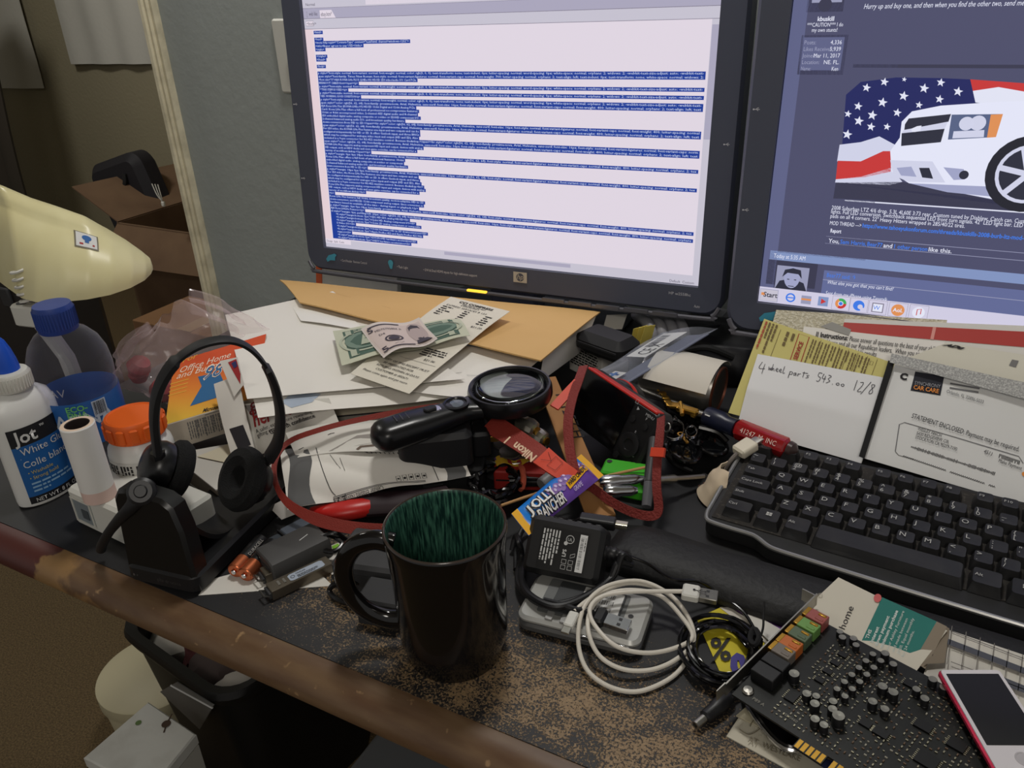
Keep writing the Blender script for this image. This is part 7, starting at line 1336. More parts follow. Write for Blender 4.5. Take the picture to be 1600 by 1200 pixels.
a_, b_ = W(1140, 1088, .0065), W(1100, 1122, .0060); Mx = axis_M(a_, b_ - a_); L_ = (b_ - a_).length; g = G(); g.lathe([(.0030, -.002), (.0052, .002), (.0056, L_ * .55), (.0048, L_ * .62), (.0046, L_ * .95), (.0030, L_)], 0, 20, Mx); pb_ = g.make('barrel_plug', M_black, t, off=o); g = G(); g.lathe([(.0029, L_), (.0029, L_ + .009), (.0018, L_ + .0092), (.0016, L_ + .006)], 0, 16, Mx); g.make('metal_barrel', M_steel, pb_, off=o)
# ================================================================== cards under the circuit board
s, o = sheet4('gift_card', [(1150, 1118), (1188, 1085), (1420, 1190), (1390, 1232)], mat('card_ivory', (186, 178, 152), .5), 'ivory card with curled lettering under the lower edge of the circuit board', 'card', .0020, None, None, 6, 4, .0008)
k = Ink(lambda a, b, z: V((W(a, b, .0022).x, W(a, b, .0022).y, DESK + .0024 + z)), .0002)
k.text('AT  WESTLAKE', 1168, 1160, 13, 0, ang=.36); k.line([(q_.x, q_.y) for q_ in smooth([(1155, 1140, 0), (1170, 1148, 0), (1186, 1140, 0), (1190, 1128, 0), (1178, 1126, 0), (1172, 1136, 0)], 6)], 1.6, 0); k.poly([(1270, 1190), (1290, 1186), (1330, 1200), (1310, 1215)], 1)
for q_ in k.g.f: q_.reverse()
k.make('print', [mat('card_print', (120, 112, 92), .7), mat('card_blue', (60, 66, 110), .6)], o, s.o)
s, o = sheet4('gift_card', [(1135, 1150), (1160, 1112), (1330, 1190), (1300, 1240)], mat('card_ivory2', (192, 186, 168), .5), 'off-white card sticking out at the very bottom edge under the ivory card', 'card', .0008, None, None, 4, 4, .0008)
t = thing('black_phone', 'flat black device with a silver rim, under the lower left of the circuit board', 'phone', W(1215, 1130, .004)); o = W(1215, 1130, .004)
c = [W(1176, 1074, .010), W(1300, 1132, .010), W(1262, 1166, .010), W(1216, 1160, .010), W(1166, 1094, .010)]
q3 = [(p_.x, p_.y) for p_ in smooth(c, 5, True)]; g = G(); g.prism(q3, DESK + .0040, DESK + .0115, 0, ch=.001); g.make('body', M_blackg, t, off=o)
g = G(); g.tube([V((a, b, DESK + .0085)) for a, b in q3], .0020, 0, 8, closed=True); g.make('rim', M_chrome, t, off=o)
# white and teal shop flyer, gridded card
s, o = sheet4('store_flyer', [(1310, 902), (1480, 985), (1404, 1085), (1240, 968)], mat('flyer_cream', (196, 190, 174), .6), 'white and teal folded flyer between the keyboard wrist rest and the circuit board', 'flyer', [.030, .030, .024, .022], None, None, 8, 8)
k = Ink(lambda a, b, z: (lambda P: V((P.x, P.y, s.P(*uvw(P)).z + .0005 + z)))(W(a, b, .027)), .0002)
def uvw(P):
    e1_ = s.c[1] - s.c[0]; e2_ = s.c[3] - s.c[0]; d = P - s.c[0]; m11, m12, m22 = e1_.xy.dot(e1_.xy), e1_.xy.dot(e2_.xy), e2_.xy.dot(e2_.xy); r1, r2 = d.xy.dot(e1_.xy), d.xy.dot(e2_.xy); D_ = m11 * m22 - m12 * m12; return (max(0, min(1, (r1 * m22 - r2 * m12) / D_)), max(0, min(1, (r2 * m11 - r1 * m12) / D_)))
k.poly([(1377, 939), (1462, 977), (1428, 1032), (1345, 1002)], 0); k.disc(1370, 940, 6, 1, 16, 1); k.poly([(1462, 977), (1478, 985), (1446, 1044), (1428, 1032)], 4)
k.text('home', 1320, 982, 15, 2, ang=-1.15)
for (tx, u, v, sz, bd) in (('THS', 1357, 997, 7.4, .03), ('Interest', 1364, 1003, 7.4, .03), ('down payment', 1371, 1008, 7.4, .03), ('minimum purchase', 1379, 1012, 7.4, .03), ('your Ashley Furniture', 1388, 1015, 6.6, 0), ('and made between', 1397, 1018, 6.6, 0), ('2020. Equal monthly', 1405, 1022, 6.6, 0), ('for 24 months.', 1412, 1026, 6.6, 0)): k.text(tx, u, v, sz, 3, ang=-1.15, bold=bd, lay=2)
for q_ in k.g.f: q_.reverse()
k.make('print', [mat('flyer_teal', (22, 108, 98), .5), mat('flyer_coral', (190, 90, 88), .6), M_ink, mat('flyer_text', (196, 206, 200), .6), mat('flyer_taupe', (128, 116, 98), .6)], o, s.o)
s, o = sheet4('catalogue_page', [(1470, 980), (1680, 1050), (1700, 1220), (1430, 1090)], mat('page_white', (198, 194, 184), .6), 'white page with a dark lined grid picture, under the red music player', 'paper', [.027, .027, .022, .022], None, None, 6, 6)
k = Ink(lambda a, b, z: V((W(a, b, .0245).x, W(a, b, .0245).y, DESK + .0280 + z)), .0002)
k.poly([(1466, 980), (1482, 988), (1474, 1042), (1440, 1044), (1456, 1030)], 2); k.poly([(1480, 1004), (1600, 1050), (1600, 1060), (1478, 1012)], 0)
for j in range(7): k.line([(1486 + 22 * j, 984 + 9 * j), (1478 + 22 * j, 1044 + 9 * j)], 1.4, 1)
for j in range(3): k.line([(1484, 992 + 24 * j), (1600, 1036 + 24 * j)], 1.2, 1)
k.poly([(1560, 1062), (1600, 1078), (1600, 1090), (1566, 1076)], 0)
for q_ in k.g.f: q_.reverse()
k.make('print', [mat('page_dark', (74, 76, 84), .6), mat('page_line', (110, 106, 100), .6), mat('page_brown', (120, 108, 90), .6)], o, s.o)
# clear plastic scrap with a metal tab by the board bracket
t = thing('clear_clip', 'crinkled clear plastic scrap beside the top of the circuit board bracket', 'plastic scrap', W(1270, 942, .004)); o = W(1270, 942, .004)
s1 = Sheet(W(1254, 936, .026), W(1284, 926, .030), W(1290, 948, .012), W(1262, 958, .010), bend=lambda a, b: .005 * math.sin(9 * a) * b + .003 * noise.noise(V((a * 5, b * 5, 2)))); g = G(); g.grid(lambda a, b: s1.P(a, 1 - b), 18, 10, 0); g.make('film', glass('scrap_clear', (206, 200, 186), .1, .35), t, off=o, ang=20)
s1 = Sheet(W(1262, 940, .024), W(1280, 936, .024), W(1284, 948, .014), W(1264, 956, .012), bend=lambda a, b: .003 * math.sin(7 * b)); g = G(); g.grid(lambda a, b: s1.P(a, 1 - b), 8, 6, 0); g.make('fold', glass('scrap_clear', (206, 200, 186), .1, .35), t, off=o, ang=20)
# ================================================================== circuit board
TL_, BL_ = W(1266, 962, .030), W(1160, 1098, .024)
ex = (W(1480, 1074, .034) - TL_); ey = (BL_ - TL_); ex.normalize(); ey = (ey - ex * ey.dot(ex)).normalized(); ez = ey.cross(ex).normalized(); ez = ez if ez.z > 0 else -ez
t = thing('circuit_board', 'black sound circuit board with steel bracket and coloured jacks', 'circuit board', TL_); BMx = Matrix((ex, -ey, ez)).transposed().to_4x4(); BMx.translation = TL_; t.rotation_euler = BMx.to_euler()
bl, bh = .168, .098          # x along the board, y away: local y runs from -bh to 0
M_pcb = mat('board_black', (20, 21, 20), .35, var=(70, (30, 31, 29), .4, .7))
g = G(); g.prism([(0, 0), (bl, 0), (bl, -bh), (.140, -bh), (.140, -bh - .008), (.073, -bh - .008), (.073, -bh), (.069, -bh), (.069, -bh - .008), (.050, -bh - .008), (.050, -bh), (.0, -bh)], -.0008, .0008, 0); g.make('board', M_pcb, t)
g = G()
for j in range(24):
    x = .0520 + .00375 * j
    if .0675 < x < .0745 or x > .1385: continue
    g.box((x, -bh - .0042, .0), (.0027, .0070, .0020))
g.make('edge_contacts', M_gold, t)
br = G(); br.box((-.0040, -bh * .43, .0030), (.0010, .115, .0110)); br.box((-.0090, .013, .0030), (.011, .0010, .0110)); br.prism([(-.0045, -bh * .43 - .0575), (-.0035, -bh * .43 - .0575), (-.0038, -bh * .43 - .067), (-.0044, -bh * .43 - .067)], .001, .010); br.make('bracket', M_steel, t)
for i_, (y_, cl) in enumerate(((-.006, (150, 80, 74)), (-.0175, (104, 146, 76)), (-.029, (84, 100, 76)), (-.0405, (186, 100, 42)), (-.050, (112, 104, 96)))):
    g = G(); cM = mat('jack_%d' % i_, cl, .45); g.box((.0085, y_, .0052), (.0135, .0098, .0088), 0); g.box((.0005, y_, .0055), (.0035, .0092, .0082), 1); g.box((.011, y_ + .0025, .0098), (.006, .0022, .0010), 1); g.box((.011, y_ - .0022, .0098), (.006, .0020, .0010), 0); g.make('audio_jack', [cM, M_gold], t, bevel=.0005)
g = G(); g.box((.010, -.062, .0055), (.017, .010, .0095)); g.box((.010, -.0735, .0055), (.017, .011, .0095)); g.make('optical_port', M_black, t, bevel=.0006)
for y_ in (.001 - .002, -.089): g = G(); g.lathe([(.0040, .0008), (.0040, .0020), (.0030, .0030), (0, .0033)], 0, 20, TR((.006 if y_ > -.05 else .0065, y_, 0))); g.make('screw', M_steel, t)
caps = [(.024, -.062, .0036), (.038, -.070, .0030), (.043, -.067, .0026), (.046, -.074, .0032), (.062, -.074, .0040), (.056, -.070, .0030), (.053, -.064, .0028), (.052, -.084, .0030), (.058, -.084, .0028), (.070, -.033, .0032), (.077, -.033, .0032), (.071, -.048, .0030), (.079, -.048, .0028), (.030, -.010, .0026), (.036, -.006, .0026), (.040, -.010, .0024), (.026, -.006, .0024), (.058, -.005, .0028), (.066, -.010, .0026), (.090, -.006, .0028), (.098, -.008, .0030), (.106, -.006, .0028), (.112, -.012, .0026), (.124, -.010, .0028), (.132, -.012, .0030), (.140, -.016, .0028), (.086, -.020, .0026), (.093, -.024, .0028), (.128, -.030, .0032), (.136, -.034, .0030)]
for j in range(6): caps += [(.052 - .0005 * j, -.010 - .0085 * j, .0023), (.0585 - .0005 * j, -.012 - .0085 * j, .0023)]
M_cap = mat('capacitor_black', (24, 24, 26), .4); M_captop = mat('capacitor_top', (150, 148, 140), .3, .8); proto = None
for i_, (x, y, r) in enumerate(caps):
    if proto is None:
        g = G(); g.lathe([(1.0, 0), (1.0, .2), (.94, .26), (1.0, .32), (1.0, 2.1), (.93, 2.25), (.80, 2.25, 1), (.0, 2.2, 1)], 0, 18); proto = g.make('capacitor', [M_cap, M_captop], t, ang=30); ob = proto
    else: ob = proto.copy(); COL.objects.link(ob); ob.parent = t
    ob.location = (x, y, .0008); ob.scale = (r, r, r)
chips = [(.036, -.020, .006, .004), (.036, -.030, .006, .004), (.036, -.040, .006, .004), (.036, -.050, .006, .004), (.030, -.074, .007, .009), (.084, -.062, .009, .006), (.100, -.040, .010, .007), (.112, -.062, .012, .010), (.120, -.040, .010, .008), (.118, -.084, .026, .018), (.148, -.060, .014, .012), (.080, -.014, .008, .006), (.074, -.062, .007, .005)]
M_chip = mat('chip_black', (16, 16, 17), .35); M_pin = mat('solder', (170, 164, 142), .35, .9)
for (x, y, w_, h_) in chips:
    g = G(); g.box((0, 0, .0016), (w_, h_, .0014), 0); n_ = max(3, int(h_ / .0013))
    for j in range(n_):
        for sx_ in (-1, 1): g.box((sx_ * (w_ / 2 + .0007), -h_ / 2 + h_ * (j + .5) / n_, .0011), (.0016, .0006, .0005), 1)
    g.make('chip', [M_chip, M_pin], t, loc=(x, y, 0))
g = G(); 
for i in range(9):
    for j in range(7): g.box((.138 + .0034 * i, -.094 + .0034 * j, .006), (.0022, .0022, .007))
g.box((.1515, -.0838, .002), (.031, .024, .002)); g.make('heat_sink', M_blackm, t)
g = G(); rnd = random.Random(21)
for row in range(26):
    y = -.010 - .0033 * row
    for j in range(44):
        x = .027 + .0032 * j
        if rnd.random() < .68 and x < .165 and not any(abs(x - a) < b_ / 2 + .0012 and abs(y - c_) < d_ / 2 + .001 for a, c_, b_, d_ in chips): 
            ww_, hh_ = rnd.choice(((.0016, .0008), (.0008, .0016), (.0011, .0006))); g.box((x, y, .0012), (ww_, hh_, .0008), rnd.choice((0, 0, 0, 1, 1, 2)))
so = g.make('solder_parts', [M_pin, mat('part_brown', (96, 76, 58), .5), mat('part_pale', (150, 146, 132), .6)], t); so['kind'] = 'stuff'
k = Ink(lambda a, b, z: V((a, -b, .0009 + z)), .0002); k.text('P89 A', .012, .093, .0036, 0); k.text('SB0460', .034, .090, .003, 0); k.make('board_print', [mat('board_print', (130, 128, 118), .6)], t)
# ================================================================== red music player
a_, b_ = W(1465, 1045, .046), W(1551, 1197, .046); e_x = (W(1556, 1030, .046) - a_); ey = (b_ - a_).normalized(); e_x = (e_x - ey * e_x.dot(ey)).normalized(); ez = V((0, 0, 1)) if True else 0
L_, w_ = .0765, .0396
t = thing('music_player', 'small red music player with white front and dark screen, on the circuit board', 'music player', a_); PM = Matrix((e_x, -ey, e_x.cross(-ey).normalized())).transposed().to_4x4(); PM.translation = a_; t.rotation_euler = PM.to_euler()
g = G(); g.prism(rrect(w_, L_, .003, 6, w_ / 2, -L_ / 2), -.0052, -.0004, 0, ch=.0014); g.make('shell', mat('player_red', (178, 30, 66), .3, .5), t)
g = G(); g.prism(rrect(w_ - .0022, L_ - .0022, .0022, 5, w_ / 2, -L_ / 2), -.0006, .0002, 0); g.make('front', mat('player_white', (214, 210, 214), .25), t)
g = G(); g.prism(rrect(.0330, .054, .0004, 2, w_ / 2, -.0315), .0002, .0004, 0); g.make('screen', mat('player_screen', (42, 42, 44), .12), t)
g = G(); g.lathe([(0, .0003), (.0040, .0003), (.0042, .0005), (.0048, .0005), (.0050, .0002)], 0, 28, TR((w_ / 2, -.0680, 0))); g.make('home_button', mat('button_ring', (180, 176, 180), .3), t)
# ================================================================== batteries and small metal parts left of the mug
s, o = sheet4('white_slip', [(330, 905), (470, 868), (520, 915), (310, 930)], M_paper2, 'white paper under the two copper topped batteries', 'paper', .0006, None, None, 6, 4)
s, o = sheet4('printed_slip', [(500, 860), (535, 845), (560, 905), (530, 922)], M_paper2, 'white slip with a red circle beside the grey adapter box', 'paper', .0010, None, None, 4, 4)
k = s.ink(); k.ring(s.w * .6, s.h * .66, .0035, .0007, 0); k.fine(s.w * .1, s.h * .75, s.w * .5, 2, .003, 1); k.rect(s.w * .5, s.h * .02, s.w * .8, s.h * .14, 2); k.make('print', [M_redink, M_gink, mat('lime', (130, 190, 50), .5)], o, s.o)
for i_, (p_, q_) in enumerate((((366, 893), (404, 850)), ((382, 899), (426, 852)))):
    a_, b_ = W(*p_, .0082), W(*q_, .0082); d_ = (b_ - a_).normalized(); Mx = axis_M(a_, d_); L_ = .0445
    t = thing('battery', ('left of two black batteries with copper ends', 'right of two black batteries with copper ends, beside the grey camcorder battery')[i_], 'battery', a_, group='copper topped batteries')
    g = G(); g.lathe([(0, -.0012), (.0024, -.0012), (.0024, .0), (.0060, .0001), (.0066, .0010), (.0070, .0012), (.0070, .0150)], 0, 28, Mx); g.make('copper_end', mat('copper', (196, 108, 70), .3, .8), t, off=a_)
    g = G(); g.lathe([(.0019, -.0018), (.0024, -.0012)], 0, 16, Mx); g.make('contact', M_chrome, t, off=a_); g = G(); g.lathe([(.00705, .0150), (.00705, L_ - .001), (.0062, L_), (0, L_)], 0, 28, Mx); bo_ = g.make('wrap', mat('battery_black', (20, 20, 21), .35), t, off=a_)
    n3 = (CAM - a_); n3 = (n3 - d_ * n3.dot(d_)).normalized(); e2_ = n3.cross(d_); e2_ = e2_ if e2_.z < 0 else -e2_; k = Ink(lambda a, b, z: a_ + d_ * a + e2_ * b + n3 * (z + .00705), .0003); k.text('DURACELL', .017, .0012, .0042, 0, width=.022); k.text('PLUS', .017, .0040, .0026, 1, width=.012); k.make('lettering', [mat('battery_print', (170, 166, 160), .6), mat('battery_copper_print', (190, 110, 72), .5)], bo_, a_)
a_, b_ = W(440, 878, .0), W(506, 842, .0); t = thing('camcorder_battery', 'dark grey camcorder battery, between the batteries and the metal modules', 'battery pack', up(W(462, 876)), (0, 0, yaw(W(425, 905), W(512, 862))))
g = G(); pl = [(-.0185, 0), (.0185, 0), (.0185, .014), (.016, .019), (.010, .0205), (-.010, .0205), (-.016, .019), (-.0185, .014)]; g.prism(pl, -.028, .028, 0, ch=.0012, M=Matrix.Rotation(P90, 4, 'Z') @ Matrix.Rotation(P90, 4, 'X')); g.make('case', mat('battery_grey', (64, 63, 62), .55), t); g = G(); g.box((.010, -.004, .0206), (.010, .0007, .0003)); g.make('scratch', M_label, t, rot=(0, 0, .3)); g = G(); g.box((-.0282, 0, .010), (.0012, .022, .006)); g.make('contacts', M_dgray, t)
# two optical modules
for i_, (p_, q_) in enumerate((((428, 940), (528, 892)), ((418, 916), (512, 874)))):
    a_, b_ = W(*p_), W(*q_); t = thing('optical_module', ('front one of two metal plug-in modules with white labels', 'rear one of two metal plug-in modules, against the camcorder battery')[i_], 'module', up(a_, .0006 + 0), (0, 0, yaw(a_, b_)), 'metal plug-in modules')
    g = G(); g.prism(rrect(.056, .0135, .001, 2, .028, .007), 0, .0095 + .001 * i_, 0, ch=.0004); md = g.make('housing', mat('module_metal', (112, 104, 92), .38, .8), t)
    k = Ink(lambda a, b, z: V((a, .0135 - b, .0095 + .001 * i_ + z)), .0003); k.poly([(.018, .004), (.020, .0025), (.048, .0025), (.050, .004), (.050, .0105), (.048, .0118), (.020, .0118), (.018, .0105)], 0); k.ring(.0215, .0072, .0017, .0004, 1); k.text('FINISAR', .025, .0062, .0026, 1); k.fine(.025, .0078, .047, 3, .0013, 1); k.make('label', [mat('module_label', (158, 168, 182), .5), M_ink], md)
    g = G(); g.tube([V((-.001, .002, .004)), V((-.006, .002, .007)), V((-.0065, .0115, .007)), V((-.001, .0115, .004))], .0009, 0, 6); g.make('bail', M_steel, t); g = G(); g.box((-.0008, .007, .0045), (.0030, .0115, .0060)); g.make('socket', M_dgray, t, bevel=.0006)
    for x_ in (.009, .014): g = G(); g.box((x_, .007, .0097 + .001 * i_), (.002, .006, .0006)); g.make('spring_tab', M_steel, t)
a_, b_ = W(425, 862), W(470, 838); t = thing('grey_flash_drive', 'blue-grey metal stick behind the camcorder battery', 'stick', up(a_, .0006), (0, 0, yaw(a_, b_))); g = G(); g.prism(rrect(.034, .017, .003, 4, .030, 0), 0, .013, 0, ch=.002); g.make('case', mat('blue_grey_metal', (104, 112, 124), .35, .5), t); g = G(); g.prism(rrect(.012, .012, .002, 3, .006, 0), .002, .011, 0, ch=.001); g.make('cap', mat('dark_blue_grey', (58, 64, 70), .4), t); g = G(); g.box((.0128, 0, .0065), (.0014, .0165, .0126)); g.make('band', M_black, t)
cord('curled_lead', [(480, 842, .010), (498, 832, .014), (520, 838, .016), (535, 850, .012), (520, 862, .010), (498, 855, .012), (500, 840, .018), (525, 834, .020), (545, 848, .008)], .0022, M_blackg, 'short black lead curled up above the camcorder battery')
cord('adapter_lead', [(520, 902, .004), (540, 896, .010), (562, 900, .012), (575, 910, .010), (548, 910, .014), (522, 914, .010), (515, 925, .004), (530, 938, .004), (556, 946, .006)], .0024, M_blackg, 'thick black lead looping behind the mug handle')
# grey adapter box and the small box with lettering
c_ = W(588, 875, .0); t = thing('adapter_box', 'dark grey adapter box standing behind the mug, left of its rim', 'power adapter', up(W(592, 900), .0006), (0, 0, math.radians(14))); g = G(); g.prism(rrect(.060, .052, .005, 4), 0, .030, 0, ch=.003); g.make('case', mat('adapter_grey', (56, 56, 57), .65), t); g = G(); g.box((0, -.0262, .015), (.04, .0008, .012)); g.make('side_panel', mat('adapter_grey2', (46, 46, 47), .6), t, bevel=.0003)
c_ = W(602, 958, .0); t = thing('lettered_box', 'small black box with pale lettering, seen through the mug handle', 'box', up(W(604, 962), .0006), (0, 0, math.radians(12))); g = G(); g.prism(rrect(.036, .030, .002, 3), 0, .026, 0, ch=.002); lb_ = g.make('case', mat('lettered_grey', (40, 40, 41), .6), t)
k = Ink(face_map((-.018, -.015, .026), (1, 0, 0), (0, 0, -1)), .0003); k.text('Extron', .005, .017, .0088, 0, bold=.02); k.ring(.012, .0065, .0017, .0005, 0, 6); k.make('lettering', [mat('lettering_silver', (150, 148, 142), .5)], lb_)
cord('black_lead', [(808, 900, .003), (815, 870, .010), (812, 850, .020), (806, 838, .014), (800, 860, .004)], .0026, M_black, 'black lead standing between the mug and the power brick')
# ================================================================== floor: bin, pail, white box
M_bin = mat('bin_black', (16, 15, 14), .5); FZ = -.75
bc = W(330, 1085, -.43); bc = V((-.830, .650, 0))
t = thing('waste_bin', 'black plastic waste bin full of paper, under the desk edge', 'bin', V((bc.x, bc.y, .001)), (0, 0, math.radians(-8)))
bw, bd, bhh = .27, .30, .36
def ring(w, d, r, z): return [V((a, b, z)) for a, b in rrect(w, d, r, 6)]
R_ = [ring(bw * .74, bd * .74, .03, .0), ring(bw * .96, bd * .96, .045, bhh - .03), ring(bw * 1.0, bd * 1.0, .05, bhh - .028), ring(bw * 1.04, bd * 1.04, .05, bhh - .01), ring(bw * 1.02, bd * 1.02, .05, bhh), ring(bw * .93, bd * .93, .045, bhh - .004), ring(bw * .70, bd * .70, .03, .006)]
vs = [p_ for r_ in R_ for p_ in r_]; n = len(R_[0]); fs = []
for i in range(len(R_) - 1):
    for k_ in range(n): l = (k_ + 1) % n; fs.append((i * n + k_, i * n + l, (i + 1) * n + l, (i + 1) * n + k_))
fs += [tuple(range(n - 1, -1, -1)), tuple((len(R_) - 1) * n + k_ for k_ in range(n))]
g = G(); g.add(vs, fs); g.make('tub', M_bin, t, ang=40)
rnd = random.Random(5)
for i_, (cl, x, y, rr, lab) in enumerate((((186, 182, 174), -.085, -.095, .045, 'pale sheet at the left end of the litter in the waste bin'), ((96, 52, 54), -.035, -.070, .045, 'maroon crumpled wrapper in the left half of the waste bin'), ((72, 60, 58), .020, -.090, .042, 'dark brown scrap in the middle of the waste bin'), ((182, 176, 168), .070, -.100, .036, 'white crumpled tissue at the front right of the waste bin'), ((112, 30, 40), .070, .010, .045, 'dark red scrap at the back right of the waste bin'), ((150, 146, 140), -.02, .045, .055, 'grey crumpled paper at the back of the waste bin'))):
    g = G(); sd_ = rnd.random() * 50; zc = bhh - .060 + .004 * (i_ % 3); g.grid(lambda a, b: V((x + rr * 1.1 * math.cos(a * 6.2832) * math.sin(b * math.pi) * (1 + .4 * noise.noise(V((math.cos(a * 6.28) * 2, math.sin(a * 6.28) * 2 + sd_, b * 4)))), y + rr * .9 * math.sin(a * 6.2832) * math.sin(b * math.pi) * (1 + .4 * noise.noise(V((math.cos(a * 6.28) * 2 + 9, math.sin(a * 6.28) * 2 + sd_, b * 4)))), zc + rr * .55 * math.cos(b * math.pi))), 18, 12, 0)
    o = g.make('crumpled_paper', mat('litter_%d' % i_, cl, .8), ang=25, loc=t.location, rot=t.rotation_euler); tag(o, lab, 'litter', 'litter in the waste bin')
s1 = None
fn_ = V((-.139, -.990, 0)); fp = V((-.85, .502, .3)) + fn_ * .006
P0 = [OP(u, v, fp, fn_) for u, v in ((250, 1081), (276, 1066), (334, 1102), (312, 1140))]
# grey plastic sleeve leaning on the front of the bin
o_ = sum(P0, V()) / 4; t2 = thing('plastic_sleeve', 'grey translucent plastic sleeve leaning on the front of the waste bin', 'sleeve', o_)
s1 = Sheet(P0[0], P0[1], P0[2], P0[3]); g = G(); g.grid(lambda a, b: s1.P(a, 1 - b), 6, 6, 0, .0015); g.make('sheet', mat('sleeve_grey', (104, 104, 102), .35), t2, off=o_); g = G(); g.tube([s1.P(.68, 0) , s1.P(.9, 1.0)], .0016, 0, 6); g.make('seam', M_label, t2, off=o_)
# pale round pail lid behind, white box in front
pc = W(238, 1052, -.60); t = thing('pail', 'round cream pail with a lid, standing on the carpet beside the bin', 'pail', V((pc.x - .004, pc.y + .004, .001))); hz = .75 - .60; Rp = .092
g = G(); g.lathe([(Rp * .86, 0), (Rp * .96, hz * .82)], 0, 48); g.make('tub', mat('pail_cream', (186, 178, 148), .5), t); g = G(); g.lathe([(Rp * .99, hz * .82), (Rp * 1.0, hz * .83), (Rp * 1.0, hz * .985), (Rp * .96, hz), (0, hz)], 0, 56); g.make('lid', mat('pail_cream', (186, 178, 148), .5), t)
g = G(); h_ = -.40
c = [W(131, 1182, h_), W(231, 1096, h_), W(305, 1146, h_), W(232, 1236, h_)]; o_ = sum(c, V()) / 4; o_.z = 0.0
t = thing('white_box', 'dusty white box with a thin rim, in front of the waste bin', 'box', V((o_.x, o_.y, .001)))
g.prism([(q_.x - o_.x, q_.y - o_.y) for q_ in c], 0, DESK + h_ - .022, 0); g.make('body', mat('box_white_dusty', (176, 174, 166), .55), t, ang=20)
g = G(); g.prism([((q_.x - o_.x) * 1.015, (q_.y - o_.y) * 1.015) for q_ in c], DESK + h_ - .021, DESK + h_ - .002, 0, ch=.002); ld = g.make('lid', mat('box_lid', (196, 196, 190), .5, var=(18, (168, 166, 158), .45, .8)), t, ang=20)
k = Ink(lambda a, b, z: V((a, b, DESK + h_ - .0019 + z)), .0004); k.disc(.0, .035, .006, 0, 12); k.line([(-.006, .05), (.0, .036), (.008, .024)], .002, 0); k.disc(-.035, .02, .004, 1, 10)
for q_ in k.g.f: q_.reverse()
k.make('specks', [mat('speck_brown', (70, 52, 38), .8), mat('speck_green', (96, 120, 70), .8)], ld)
# ================================================================== left of the desk and in the closet
t = thing('hard_case', 'dark hard case with a rounded corner standing beyond the left end of the desk', 'case', V((-1.70, .92, .001)))
g = G(); g.prism(rrect(.40, .80, .16, 10, 0, .40), -.075, .075, 0, ch=.02, M=Matrix.Rotation(P90, 4, 'X')); g.make('shell', mat('case_black', (34, 29, 27), .55), t); g = G(); g.tube(smooth([(-.08, 0, .795), (-.06, 0, .84), (.06, 0, .84), (.08, 0, .795)], 5), .010, 0, 8); g.make('handle', M_blackm, t)
for x_ in (-.12, .12): g = G(); g.box((x_, -.078, .68), (.03, .008, .04)); g.make('latch', M_dgray, t, bevel=.003)
# cardboard box with open flaps, seen through the doorway
def flap(p, q_, out): g = G(); p, q_, out = V(p), V(q_), V(out); n_ = (q_ - p).cross(out).normalized() * .004; vs = [p, q_, q_ + out * .92, p + out]; g.add([x for x in vs] + [x + n_ for x in vs], [(0, 1, 2, 3), (7, 6, 5, 4), (0, 4, 5, 1), (1, 5, 6, 2), (2, 6, 7, 3), (3, 7, 4, 0)]); g.make('flap', M_card, t, ang=20)
P_ = AY(184, 348, 1.62); h_ = P_.z; w_, d_ = .46, .40
t = thing('cardboard_box', 'open brown cardboard box with spread flaps, seen through the doorway', 'box', V((P_.x + w_ / 2, 1.62 + d_ / 2, .001))); o_ = V((P_.x + w_ / 2, 1.62 + d_ / 2, .001)); bc_ = o_
g = G()
for c_, dm in (((0, -d_ / 2, h_ / 2), (w_, .008, h_)), ((0, d_ / 2, h_ / 2), (w_, .008, h_)), ((-w_ / 2, 0, h_ / 2), (.008, d_, h_)), ((w_ / 2, 0, h_ / 2), (.008, d_, h_)), ((0, 0, .006), (w_, d_, .010))): g.box(c_, dm)
g.make('carton', M_card, t)
tipf = AY(112, 293, 1.62) - o_
flap((-w_ / 2, -d_ / 2, h_), (-w_ / 2, d_ / 2, h_), tipf - V((-w_ / 2, -d_ / 2, h_))); flap((w_ / 2, -d_ / 2, h_), (w_ / 2, d_ / 2, h_), (.12, 0, .14)); flap((-w_ / 2, -d_ / 2, h_), (w_ / 2, -d_ / 2, h_), (.0, -.10, -.10)); flap((-w_ / 2, d_ / 2, h_), (w_ / 2, d_ / 2, h_), (0, .10, .10))
t = thing('black_bag', 'black bag sticking up out of the open cardboard box', 'bag', AY(222, 268, 1.84) - V((-.02, 0, .36)), (0, math.radians(-16), math.radians(4)))
g = G(); g.prism(rrect(.26, .42, .05, 6, 0, .21), -.05, .05, 0, ch=.025, M=Matrix.Rotation(P90, 4, 'X')); g.make('body', mat('bag_black', (24, 22, 28), .7), t); g = G(); g.tube(smooth([(-.06, -.052, .36), (-.04, -.062, .32), (.04, -.062, .32), (.06, -.052, .36)], 5), .008, 0, 8); g.make('strap', M_blackm, t)
t = thing('white_cable_end', 'small white plug and wires lying on the flap of the cardboard box', 'cable', AY(256, 322, 1.56) + V((0, .05, .012)))
for i_ in range(3): g = G(); g.tube(smooth([(0, -.05, 0), (.005 - .008 * i_, -.055, .02), (-.004 - .012 * i_, -.05, .05)], 5), .0016, 0, 6); g.make('wire', M_white, t)
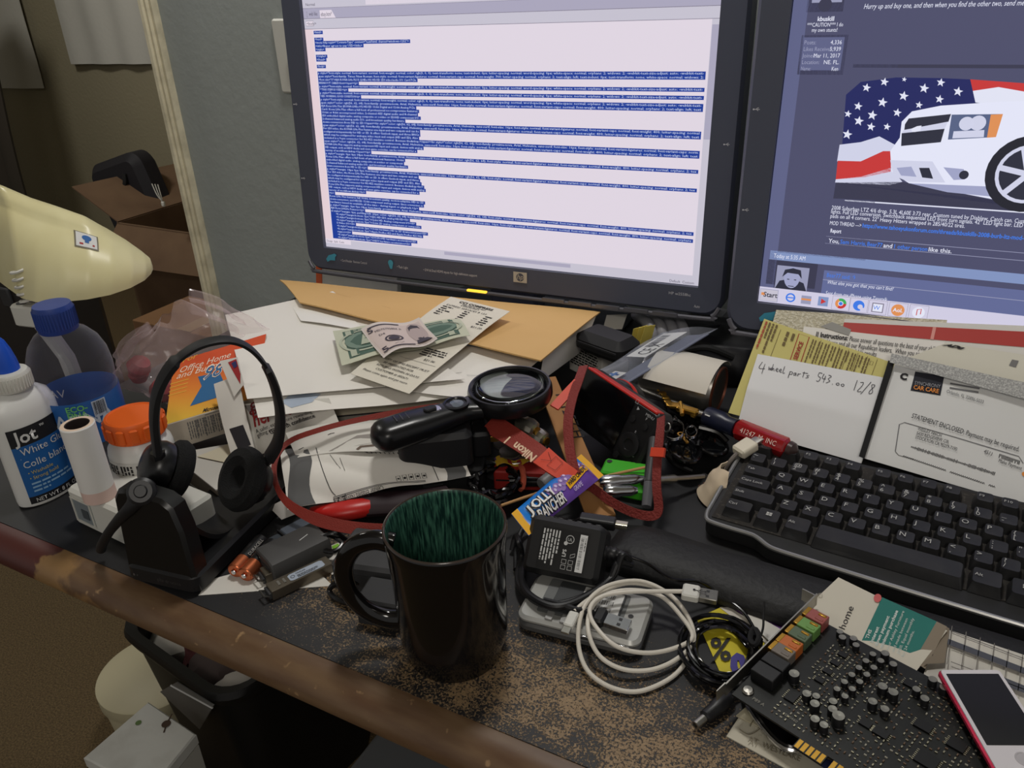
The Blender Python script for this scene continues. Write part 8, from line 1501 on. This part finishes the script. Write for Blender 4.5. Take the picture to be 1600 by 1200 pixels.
g = G(); g.box((0, -.05, -.006), (.012, .008, .016)); g.make('plug', M_white, t, bevel=.003)
lp_ = AY(206, 500, 1.32); lz = lp_.z; t = thing('lower_box', 'second brown cardboard box on the floor in front of the open one', 'box', V((lp_.x + .20, 1.32 + .10, .001))); g = G(); g.box((0, 0, lz / 2), (.40, .20, lz)); g.make('carton', mat('cardboard2', (140, 104, 72), .9), t, bevel=.003); g = G(); g.box((0, 0, lz + .0008), (.05, .20, .001)); g.make('tape', mat('tape', (160, 130, 92), .4), t)
# cloths on the closet wall
for i_, (us, lab) in enumerate((((-120, -60, 68, 138), 'left of two grey cloths hanging on the closet wall'), ((113, -60, 240, 100), 'right of two grey cloths hanging on the closet wall, partly behind the door frame'))):
    a_ = AY(us[0], us[3], 2.37); b_ = AY(us[2], us[3], 2.37); z1 = 2.0; z0 = a_.z; x0, x1 = a_.x, b_.x
    g = G(); g.grid(lambda a, b: V((x0 + (x1 - x0) * a, 2.372 - .012 * math.sin(a * 9 + i_) ** 2 - .006 * noise.noise(V((a * 4, b * 6, i_))), z0 + (b_.z - a_.z) * a * (1 - b) + (z1 - z0) * b)), 24, 20, 0, .004); o_ = V((x0, 2.37, z0)); o = g.make('hanging_cloth', mat('cloth_grey', (190, 188, 180), .9, bump=(60, .2)), off=o_, loc=o_); tag(o, lab, 'cloth', 'grey cloths on the closet wall')
# dark coat edge hanging at the far left of the doorway
cA, cB = AY(2, 105, 1.95), AY(52, 312, 1.95)
t = thing('dark_coat', 'dark coat hanging at the far left beyond the lamp', 'coat', V((cA.x, 1.95, cB.z)))
g = G(); g.grid(lambda a, b: V((-.50 + .50 * a + (cB.x - cA.x) * (1 - b) * a, .03 * math.sin(a * 12) - .02 * math.sin(b * 5), -.35 + (cA.z - cB.z + .75) * b)), 20, 16, 0, .012); g.make('cloth', mat('coat_dark', (52, 46, 38), .9), t); zc = cA.z - cB.z + .40; g = G(); g.tube([(-.3, -.02, zc), (-.06, -.02, zc)], .012, 0, 8); g.make('collar', mat('coat_dark', (40, 36, 30), .9), t)
